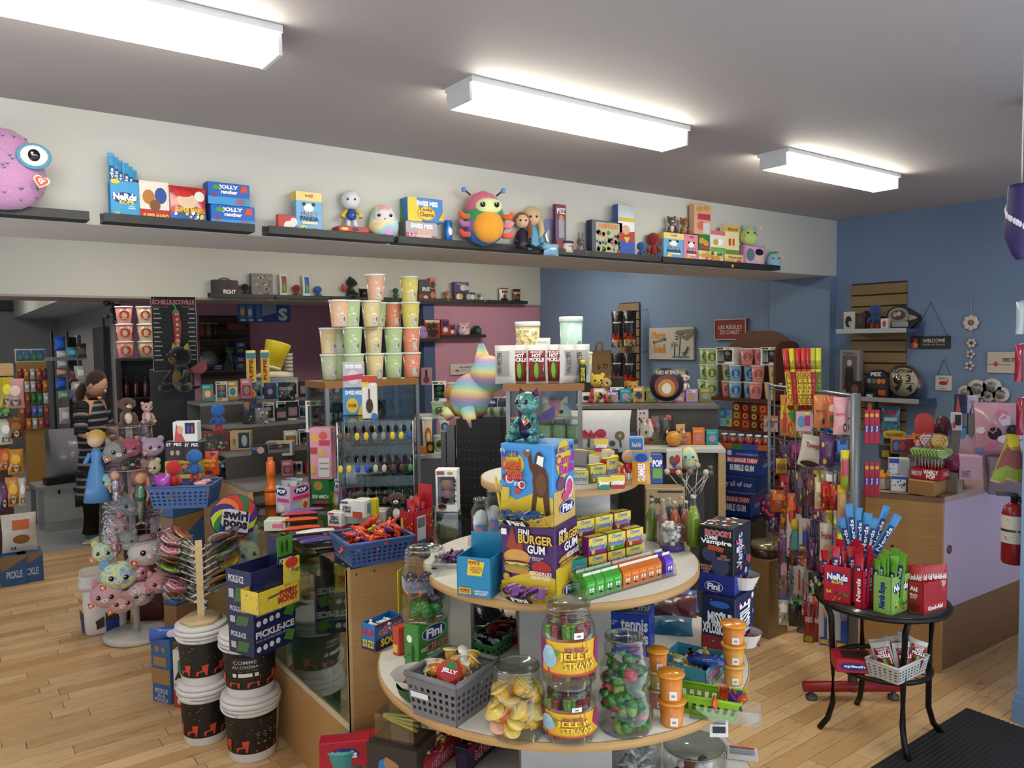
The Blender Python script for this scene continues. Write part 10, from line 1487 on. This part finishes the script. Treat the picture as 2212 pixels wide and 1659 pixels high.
# left: poster column, person, back room
BK=M('#101012',.5);Dk=5.75
P=DD(334,1100,Dk);P2=DD(430,1100,Dk);thk=atan2(P2. y-P. y,P2. x-P. x);wk=(P2-P). length;zk=DD(334,800,Dk). z
o=E_('black_column','black display column carrying the chili poster',Wy,Qb((P. x,P. y,0)),thk);B(). box(0,wk,0,.35,.06,zk,BK). Qa('panel',o);B(). box(.01,wk-.01,.01,.34,0,.06,M(XQ,.5)). Qa(XF,o);B(). box(wk*.1,wk*.9,.16,.18,zk,zk+.02,BK). Qa('top_rail',o)
A_=DD(331,803,Dk-.02);A_,w,h=fit(331,429,803,641,0,thk,A_)
rows_=[(Qs,.05+.0*(i%2),.83-.062*i,.05+.12+.03*(i%3),.845-.062*i,WR)for i in range(12)]+[(Qs,.83-.03*(i%2),.83-.062*i,.96,.845-.062*i,WR)for i in range(12)]+[(Qs,.04,.815-.062*i,.96,.817-.062*i,'#4a4642')for i in range(12)]
sign('chili_poster','tall black chili heat scale poster with a red pepper',corner(A_,w,thk),w,h,thk,Wf,[(Qs,.005,.004,.995,.008,WS),(Qs,.005,.004,.015,.996,WS),(Qs,.985,.004,.995,.996,WS)]+rows_+[(Qu,.04,.895,.96,.975,'ÉCHELLE SCOVILLE','#d87a80',.05),(Qu,.03,.85,.38,.88,'SENSATION','#8a5a34',.02),(Qu,.68,.85,.97,.88,'PIMENTS','#8a5a34',.02),(QO,[(.46,.79),(.62,.79),(.66,.62),(.62,.42),(.52,.26),(.48,.14),(.44,.3),(.5,.45),(.48,.62)],'#b83228'),(QO,[(.52,.42),(.63,.42),(.56,.3),(.5,.26)],'#d8862a'),(QO,[(.5,.27),(.55,.27),(.5,.16),(.47,.14)],'#c8c03a'),(QO,[(.45,.79),(.63,.79),(.56,.84),(.53,.9),(.46,.92),(.44,.9),(.5,.88),(.52,.84)],'#4a9a5a')]+[(Qu,.53,.75-.07*i,.6,.785-.07*i,str(10-i),'#f0e8e0',.02)for i in range(7)],.008)
pd=DD(395,845,Dk-.2);t=Qo('black dragon plush with red wings clinging to the black column',Qb((pd. x,pd. y,pd. z)),.3,-.95,'#141416','#6a5424',QN,wings='#8a1a1c',limb='#181818',earc='#c8b84a')
q=DD(300,1100,6.6);bs_=E_('black_shelf','black open shelf unit with sauce bottles behind the column','shelf unit',Qb((q. x-.1,q. y,0)),-.1);zq=DD(300,775,6.6). z
for x in(0,.42):B(). box(x,x+.02,0,.3,0,zq,BK). Qa(Ws,bs_)
for z_ in(.1,zq-.62,zq-.31,zq-.015):B(). box(.02,.42,0,.3,z_,z_+.015,BK). Qa(Q1,bs_)
B(). box(0,.44,.29,.3,0,zq,BK). Qa(Wa,bs_)
for k,z_ in enumerate((zq-.605,zq-.295)):
 for i in range(5):bottle('%s sauce bottle on the %s black shelf, %s'%([Xz,Yi][k],[XA,XB][k],[QK,Qw,QB,QD,QL][i]),Qb((q. x-.04+.07*i,q. y+.08,z_)),.17,['#8a4a1a','#7a2418'][k],'sauce bottles on the black shelf',Xj)
for i in range(3):
 for j in range(2):P=Qb((q. x-.03+.15*j,q. y+.1,zq+.002+.135*i));tub('%s printed treat tub, %s of the stack on the black shelf'%(['pink','cream'][j],[WL,QR,WG][i]),P,.13,.134,['#d8948a','#c8b49a'][j],-.1,('#c8542a','#e8c8a8'),'treat tubs on the black shelf')
P=YY(300,690,8.4);t=E_('garland_wreath','dark green tinsel wreath hanging under the header','wreath',P,0);b=B();rn=random. Random(4)
for i in range(90):a=rn. uniform(0,6.28);rr=.24+rn. uniform(-.06,.06);b. Qf((rr*cos(a),rn. uniform(-.05,.05),.1+rr*sin(a)),rn. uniform(.02,.035),M('#1c2a20',.4,0,QP),6)
w_=b. Qa('tinsel',t);w_[XD]=Xy;B(). Qg([(0,0,.33),(0,0,ZH-.02-P. z)],.004,BK,5). Qa('hanging_wire',t)
sign('wall_tablet','small blue screen tablet on the pink wall',YY(279,816,10.15),.17,.14,0,'#15161a',[(Qs,.12,.12,.88,.88,M(WP,.4,0,'glow',.4))],.03,'tablet')
# person
Pf=Z(213,1172,0);ps=E_('person','person in a striped dark tee dress and black leggings looking down','person',Qb((Pf. x,Pf. y+.05,0)),.85);S=(hz(225,800,Pf))/1.58
SK=M('#d0a084',.55)
me=bpy. data. meshes. new(W1);J={'pel':(0,.0,.82),'spi':(0,.01,1.0),'che':(0,.01,1.18),'nec':(0,-.01,1.32),'hd0':(0,-.03,1.38),'shL':(.15,.0,1.26),'elL':(.22,-.02,1.02),'wrL':(.14,-.2,.98),'haL':(.1,-.27,1.0),'shR':(-.15,0,1.26),'elR':(-.22,-.03,1.02),'wrR':(-.13,-.2,.97),'haR':(-.08,-.27,.99),'hpL':(.08,0,.78),'knL':(.085,-.02,.46),'anL':(.085,.01,.1),'hpR':(-.08,0,.78),'knR':(-.085,-.02,.46),'anR':(-.085,.01,.1)}
ks=list(J);ED=[('pel','spi'),('spi','che'),('che','nec'),('nec','hd0'),('che','shL'),('shL','elL'),('elL','wrL'),('wrL','haL'),('che','shR'),('shR','elR'),('elR','wrR'),('wrR','haR'),('pel','hpL'),('hpL','knL'),('knL','anL'),('pel','hpR'),('hpR','knR'),('knR','anR')]
rad=dict(pel=.12,spi=.11,che=.12,nec=.05,hd0=.05,shL=.055,elL=.038,wrL=.026,haL=.022,shR=.055,elR=.038,wrR=.026,haR=.022,hpL=.08,knL=.055,anL=.036,hpR=.08,knR=.055,anR=.036)
me. from_pydata([J[k]for k in ks],[(ks. index(a),ks. index(b))for a,b in ED],[]);bo=bpy. data. objects. new(W1,me);COL. objects. link(bo);bo. parent=ps;bo. scale=(S,)*3;me. materials. append(SK)
sk=bo. modifiers. new('skin','SKIN');sv=me. skin_vertices[0]. data
for i,k in enumerate(ks):sv[i]. radius=(rad[k],rad[k]);sv[i]. use_root=k=='pel'
bo. modifiers. new('sub','SUBSURF'). levels=1
def pm_(b,name):o=b. Qa(name,ps);o. scale=(S,)*3;return o
hm=Tm(0,-.06,1.45,rx=.5);b=B();b. Qf((0,0,0),(.072,.09,.108),SK,18,hm);b. Qf((0,-.092,-.015),(.011,.02,.018),SK,8,hm);b. Qf((0,-.085,-.05),(.022,.008,.006),M('#b06a60',.5),8,hm);b. Qf((0,-.075,-.095),(.025,.02,.018),SK,8,hm)
for s in(-1,1):b. Qf((s*.072,.01,-.005),(.008,.02,.03),SK,8,hm);b. Qf((s*.03,-.08,.012),(.011,.006,.006),M(Wd,.3),8,hm);b. Qf((s*.03,-.085,.012),.005,M('#2a1c14',.2),6,hm)
pm_(b,W2);HR=M(X5,.5,0,Qv,.6)
b=B();b. Qf((0,.025,.03),(.082,.092,.1),HR,18,hm);b. Qg([(0,.06,1.45),(.02,.12,1.38),(.03,.13,1.22),(.02,.11,1.04)],[.035,.05,.045,.012],HR,10);pm_(b,'hair')
b=B();NV,GR_=M('#17171f',.8),M('#8a8688',.8);zz=[.42+.022*i for i in range(41)]
def rb2(z):return .19-.05*(z-.5)/.35 if z<.85 else .14+.02*sin((z-.85)*7)-max(0,z-1.2)*.45
for i in range(len(zz)-1):b. shell([(rb2(zz[i]),zz[i]),(rb2(zz[i+1]),zz[i+1])],GR_ if i%3==2 else NV,22,Matrix. Diagonal((1.02,.74,1,1)))
pm_(b,'striped_dress');
for s in('L','R'):
 b=B();a,c=Qb(J['sh'+s]),Qb(J['el'+s])
 for i in range(8):b. Qg([a. lerp(c,i/8),a. lerp(c,(i+1)/8)],[.066-.002*i,.065-.002*i],GR_ if i%3==2 else NV,12)
 b. Qf(a,(.068,.066,.062),NV,12);pm_(b,'sleeve')
 b=B();b. Qg([Qb(J['hp'+s])+Qb((0,0,-.1)),J['kn'+s],J['an'+s]],[.13,.098,.07],M('#0e0e10',.8),12);pm_(b,'legging')
 x=J['an'+s][0];b=B();b. Qf((x,-.05,.035),(.045,.115,.035),M(WQ,.5),14);b. Qf((x,.0,.06),(.04,.06,.05),M('#4a7a64',.5),12);b. box(x-.042,x+.042,-.15,.07,0,.02,M('#e4e4e0',.5),bev=.01);pm_(b,'sneaker')
 b=B();hc=Qb(J['ha'+s]);
 for q in range(4):b. Qg([hc+Qb((-.02+.013*q,-.02,.0)),hc+Qb((-.02+.013*q,-.055,-.008)),hc+Qb((-.018+.012*q,-.078+.004*abs(q-1.5),-.03))],[.009,.008,.006],SK,6)
 b. Qg([hc+Qb((.03,.0,.005)),hc+Qb((.036,-.03,0)),hc+Qb((.02,-.05,-.01))],[.011,.009,.007],SK,6);pm_(b,'fingers')
B(). Qc([(.022,0),(.022,.03)],M('#3a7a4a',.5),12,Tm(0,.085*S,1.42*S,rx=.9)). Qa('hair_tie',ps)
# rack of bags at the left frame edge
q=DD(22,1205,6.9);lr=E_('snack_rack','tan topped snack rack with hanging bags at the left edge','rack',Qb((q. x-.2,q. y+.05,0)),.05);zr=DD(10,812,6.9). z
B(). box(-.1,.25,.05,.1,0,zr,M('#4a3c2c',.5)). Qa('panel',lr);B(). box(-.12,.28,-.05,.2,zr,zr+.09,M('#c8a06a',.45,0,Xa)). Qa('wooden_top',lr)
for k in range(7):B(). Qg([(-.1,-.12,.35+.17*k),(.26,-.12,.35+.17*k)],.004,METAL,5). Qa('cross_wire',lr)
LB=[(2,30,880,815,'#c8b02a','yellow and green chip bag'),(16,51,882,818,'#d8a0a0','pink candy floss bag'),(0,26,960,905,'#c8d0b8',WW),(20,51,948,902,'#7a4a1c','brown pretzel bag'),(2,22,1015,968,'#c8682a','orange striped bag'),(20,50,1024,970,'#c88a2a','amber nacho bag'),(16,43,1094,1030,'#d8923a','orange cracker bag'),(0,20,1102,1040,'#5a2a5a','purple jelly bag'),(42,57,1092,1032,XP,'white paprika bag'),(0,24,900,880,'#4a7a3a','green lettuce print bag')]
for x0,x1,yb,yt,c,lb in LB:P=DD((x0+x1)/2,yb,6.75);w=(x1-x0)*mpp(P);h=hz((x0+x1)/2,yt,P)-P. z;o=bag(lb+' on the left snack rack',P,w,h,.05,c,[(Qt,.5,.6,.3,.18,hexs(c,1.4)),(Qs,.2,.1,.8,.3,hexs(c,.6)),(QY,.5,.25,.15,'#d8d0c0')],'snack bags on the left rack',d=.05);B(). Qg([(0,0,h*.97),(0,.1,h)],.003,METAL,5). Qa('hook',o)
P=DD(42,1160,6.6);bag('large white and orange pretzel bag standing on a blue carton',Qb((P. x,P. y,.22)),.22,.28,-.05,'#d0ccc4',[(Qs,.3,.6,.8,.85,'#c8602a'),(Qt,.55,.35,.25,.12,Yb),(Qu,.25,.08,.4,.16,'12',WZ,.03)],d=.09)
for i,(x0,x1,lb)in enumerate(((0,33,'left blue pickle carton under the snack rack'),(36,70,'right blue pickle carton under the snack rack'))):P=DD(x0,1200-6*i,6.5+.02*i);P. z=0;Qi(Qy,lb,Q0,P,.16,.2,.215,.0,'#2a578e',[(QO,[(0,.5),(1,.9),(1,1),(0,1)],'#8a6a44'),(Qu,.2,.25,.8,.5,WK,'#b8c4d4',.03)])
q=DD(78,985,11.);w=56*mpp(q);ps_=E_('pegboard_stand','tan wooden pegboard stand with rows of sweets far back',Wy,q,0);q. z=0;ps_. location=q;z0,z1=hz(78,932,q),hz(78,782,q);TN=M('#a8803e',.5,0,WY)
B(). box(-w/2,w/2,0,.05,z0,z1,TN). Qa('pegboard',ps_);B(). box(-.1,.1,0,.05,.03,z0,TN). Qa('post',ps_);B(). Qc([(.26,0),(.26,.03)],TN,28). Qa('base_disc',ps_)
BC=['#7a2a3a','#5a6ab0',WM,'#b85a4a','#2a6a3a','#c8762a','#4a7ab0','#d0ccc8','#6a2a4a','#2a7a54','#b8b8c0','#9a4a2a']
for r_ in range(5):
 for i in range(5):P=q+Qb((-w*.4+w*.2*i,-.06,z0+.04+(z1-z0-.1)*r_/5));bag('%s sweet packet, %s in the %s row of the far pegboard'%(['plum',W4,'white','coral',Wk,WJ,'sky','pale','wine','jade','silver','rust'][(i*5+r_*3)%12],[QK,Qw,QB,QD,QL][i],['lowest',Qw,QB,QD,WG][r_]),P,w*.17,(z1-z0)/6.5,0,BC[(i*5+r_*3)%12],[(Qs,.2,.4,.8,.7,hexs(BC[(i*5+r_*3)%12],1.5))],'sweet packets on the far pegboard',d=.03)
for i in range(4):pouch('white and green pickle pouch on top of the far pegboard, %s'%[QK,Qw,QB,'last'][i],q+Qb((-w*.36+w*.22*i,.0,z1+.001)),0,.11,.16,[(Qs,.1,.1,.9,.9,'#3a6aa0'),(Qt,.5,.35,.2,.22,'#6a9a2a')],Qd='pouches on the far pegboard')
q=DD(148,1045,8.6);q. z=0;bn=E_('grey_bench','low grey metal bench beside the person','bench',q,.1);GB=M('#8a8c90',.5)
B(). box(-.3,.3,-.2,.2,.36,.4,GB). Qa('seat_board',bn);[B(). box(x-.02,x+.02,y-.02,y+.02,0,.36,GB). Qa('leg',bn)for x in(-.27,.27)for y in(-.17,.17)]
bag('big crinkled silver foil bundle on the bench',q+Qb((.05,0,.41)),.4,.5,-.2,'#8a8692',d=.3,r=.12,name='foil_bundle',cat='bundle');Qi(Qx,'black flat candy box on the bench edge',Qq,q+Qb((-.2,-.18,.401)),.25,.1,.07,.2,'#141414')
for k,(x,yb,yt,c,lb)in enumerate(((130,760,726,'#2a5ac0','upper blue glove packs'),(134,775,757,Xp,'white sachet strip'),(135,795,778,'#b8c0c8','second white sachet strip'),(134,812,798,'#c89a94','pink sachet strip'),(132,842,815,'#2a58b8','lower blue glove packs'),(137,862,845,'#8aa890','green sachet strip'),(155,772,750,'#5a9ab8','blue green juice pouches'),(176,775,742,'#4a4a34','olive snack pouches'),(160,830,795,'#5a2a34','maroon snack pouches'),(172,820,790,'#c8ccc8','silver green pouches'),(165,845,822,'#b8bcc8','silver packet row'),(160,862,840,'#4a5a8a','blue printed cards'),(168,868,850,'#c8623a','orange printed cards'),(140,915,880,'#c8b8b8','white bottle cards'))):
 P=DD(x,yb,10.2 if x<145 else 9.2);bag(lb+' hanging on the back room wall rack',P,22*mpp(P),(yb-yt)*mpp(P),.3,c,[(Qs,.2,.3,.8,.7,hexs(c,1.4))],'packets in the back room',d=.06)
q=DD(140,1000,10.3);q. z=0;wr2=E_('wall_rack','dark wire wall rack in the back room','rack',q,.3);zz2=hz(140,715,q);[B(). Qg([(x,.06,0),(x,.06,zz2)],.012,BK,6). Qa(X9,wr2)for x in(-.05,.12)];q2=DD(185,1000,9.3);q2. z=0;w3=E_('wall_rack','tall dark rack panel behind the person','rack',q2,.3);B(). box(-.08,.0,.08,.1,0,hz(185,728,q2),BK). Qa('panel',w3);B(). box(-.32,.0,-.1,.1,hz(160,778,q2),hz(160,775,q2)+.02,M('#7a8088',.4)). Qa(Q1,w3)
sign('wall_picture','pale blue canvas picture on the grey back room wall',YY(203,796,10.9)+Qb((-.15,0,0)),.18,.42,1.2,'#c0c8d4',[(Qs,.05,.05,.95,.5,'#90b4dc')],.03,'picture')
P=YY(232,875,10.6);o=wall('door_1',PKX-.06,PKX-.0,10.6,11.5,0,YY(232,705,10.6). z,mat=M('#54585c',.5));B(). box(PKX-.08,PKX-.06,10.55,10.6,0,2.05,M('#2c2e30',.5)). Qa('door_frame',o)
sign('wall_screen','dark wide menu screen high on the far wall',YY(42,672,15.4),1.1,.25,0,'#14181c',[(Qs,.02,.1,.98,.9,'#232c34')],.05,'screen')
RC=[('#7a2a5a','plum'),('#c85a2a','tangerine'),('#2a5a9a',W4),('#b8a03a','mustard'),('#8a1c2a','ruby'),('#3a7a4a',Wk),('#b8a8b0','pearl'),('#3a2a3a','dark'),('#c87a8a','pink'),('#5a3a24','cocoa')]
for r_ in range(7):
 for i in range(6):
  x=1694+25*i;yb=945+64*r_;c,nm_=RC[(i*3+r_*7)%10];P=DD(x,yb,dd_(x)+.09);bag('%s packet, %s across in rack layer %s'%(nm_,[QK,Qw,QB,QD,QL,Wl][i],['one','two','three','four','five','six','seven'][r_]),P,24*mpp(P),58*mpp(P),-.98+.15*((i+r_)%3-1),c,[(Qs,.12,.55,.88,.85,hexs(c,1.5)),(WD,6,[hexs(c,.6),'#d8c8a8',hexs(c,1.8)],.12,i+r_*6,(.1,.08,.9,.5))],'packets deep in the hanging rack',d=.03,r=.2)
# more boxes crowding the steps and tables
FN=['teal','crimson','ivory','navy',WJ,'lilac','olive','black','sky blue','rose','tan','grey'];FCo=['#2a8a8a','#a8242c','#d8d0c0','#22305a','#d0702a','#a890c0','#7a7a34','#1c1c20','#5a9ac8','#c87a8a','#b0905a','#8a8a8c']
rf=random. Random(21)
def filler(tier,x0,x1,z,Y,lbl,n,hmax=.12):
 for i in range(n):
  x=x0+(x1-x0)*i/n;k=rf. randrange(12);c=FCo[k];w=(x1-x0)/n*.9;h=rf. uniform(.6,1)*hmax;P=Qb((x,Y+rf. uniform(0,.05),z+.001))
  lb='%s boxed toy, %s along the %s'%(FN[k],[QK,Qw,QB,QD,QL,Wl,Wv,W6,'ninth','tenth','eleventh','twelfth'][i],lbl)
  if i%3==1:popbox(lb,P,w,w*.7,h,-.25,acc='#d0ccc8' if i%2 else c,fig=(FCo[(k+3)%12],FCo[(k+5)%12],FCo[(k+7)%12]),hair=FCo[(k+9)%12],Qd=WX+lbl)
  else:Qi('boxed_toy',lb,WN,P,w,.06,h,-.25,c,[(Qs,.12,.2,.88,.7,FCo[(k+4)%12]),(Qt,.5,.45,.25,.2,FCo[(k+2)%12]),(Qs,.1,.8,.7,.93,hexs(c,1.5))],Qd=WX+lbl)
filler(1,1.72,2.26,1.06,4.66,'second step',6);filler(2,1.6,2.26,1.2,4.93,'third step',8,.13);filler(3,1.38,2.26,1.33,5.18,'top step',11,.14);filler(0,1.62,1.98,CZ,4.45,'front step back',5,.1)
def filler2(y,x0,x1,z,lbl,n,hmax):
 for i in range(n):
  k=rf. randrange(12);c=FCo[k];w=(x1-x0)/n*.9;q=tb. matrix_basis@Qb((x0+(x1-x0)*i/n,y,z));Qi('boxed_toy','%s small box, %s along the %s'%(FN[k],[QK,Qw,QB,QD,QL,Wl,Wv,W6,'ninth','tenth'][i],lbl),WN,q,w,.06,rf. uniform(.6,1)*hmax,th3,c,[(Qt,.5,.45,.3,.25,FCo[(k+5)%12]),(Qs,.1,.75,.8,.92,hexs(c,1.4))],Qd='small boxes along the '+lbl)
filler2(.62,.02,.84,TZ+.221,'upper shelf of the back table',10,.1);filler2(.28,.3,.84,TZ+.001,'white table top',7,.11)
for i in range(9):
 a=-1.9+.34*i;q=Qb((GX+.19*cos(a-.2),GY+.19*sin(a-.2),1.271));k=rf. randrange(12);lemon('%s little candy box around the top tier rim, %s'%(FN[k],[QK,Qw,QB,QD,QL,Wl,Wv,W6,'ninth'][i]),q,.055,.025,.042+.012*(i%3),a+pi/2-.2,FCo[k],'#e6d04a',QI,Qd='little boxes around the top tier')
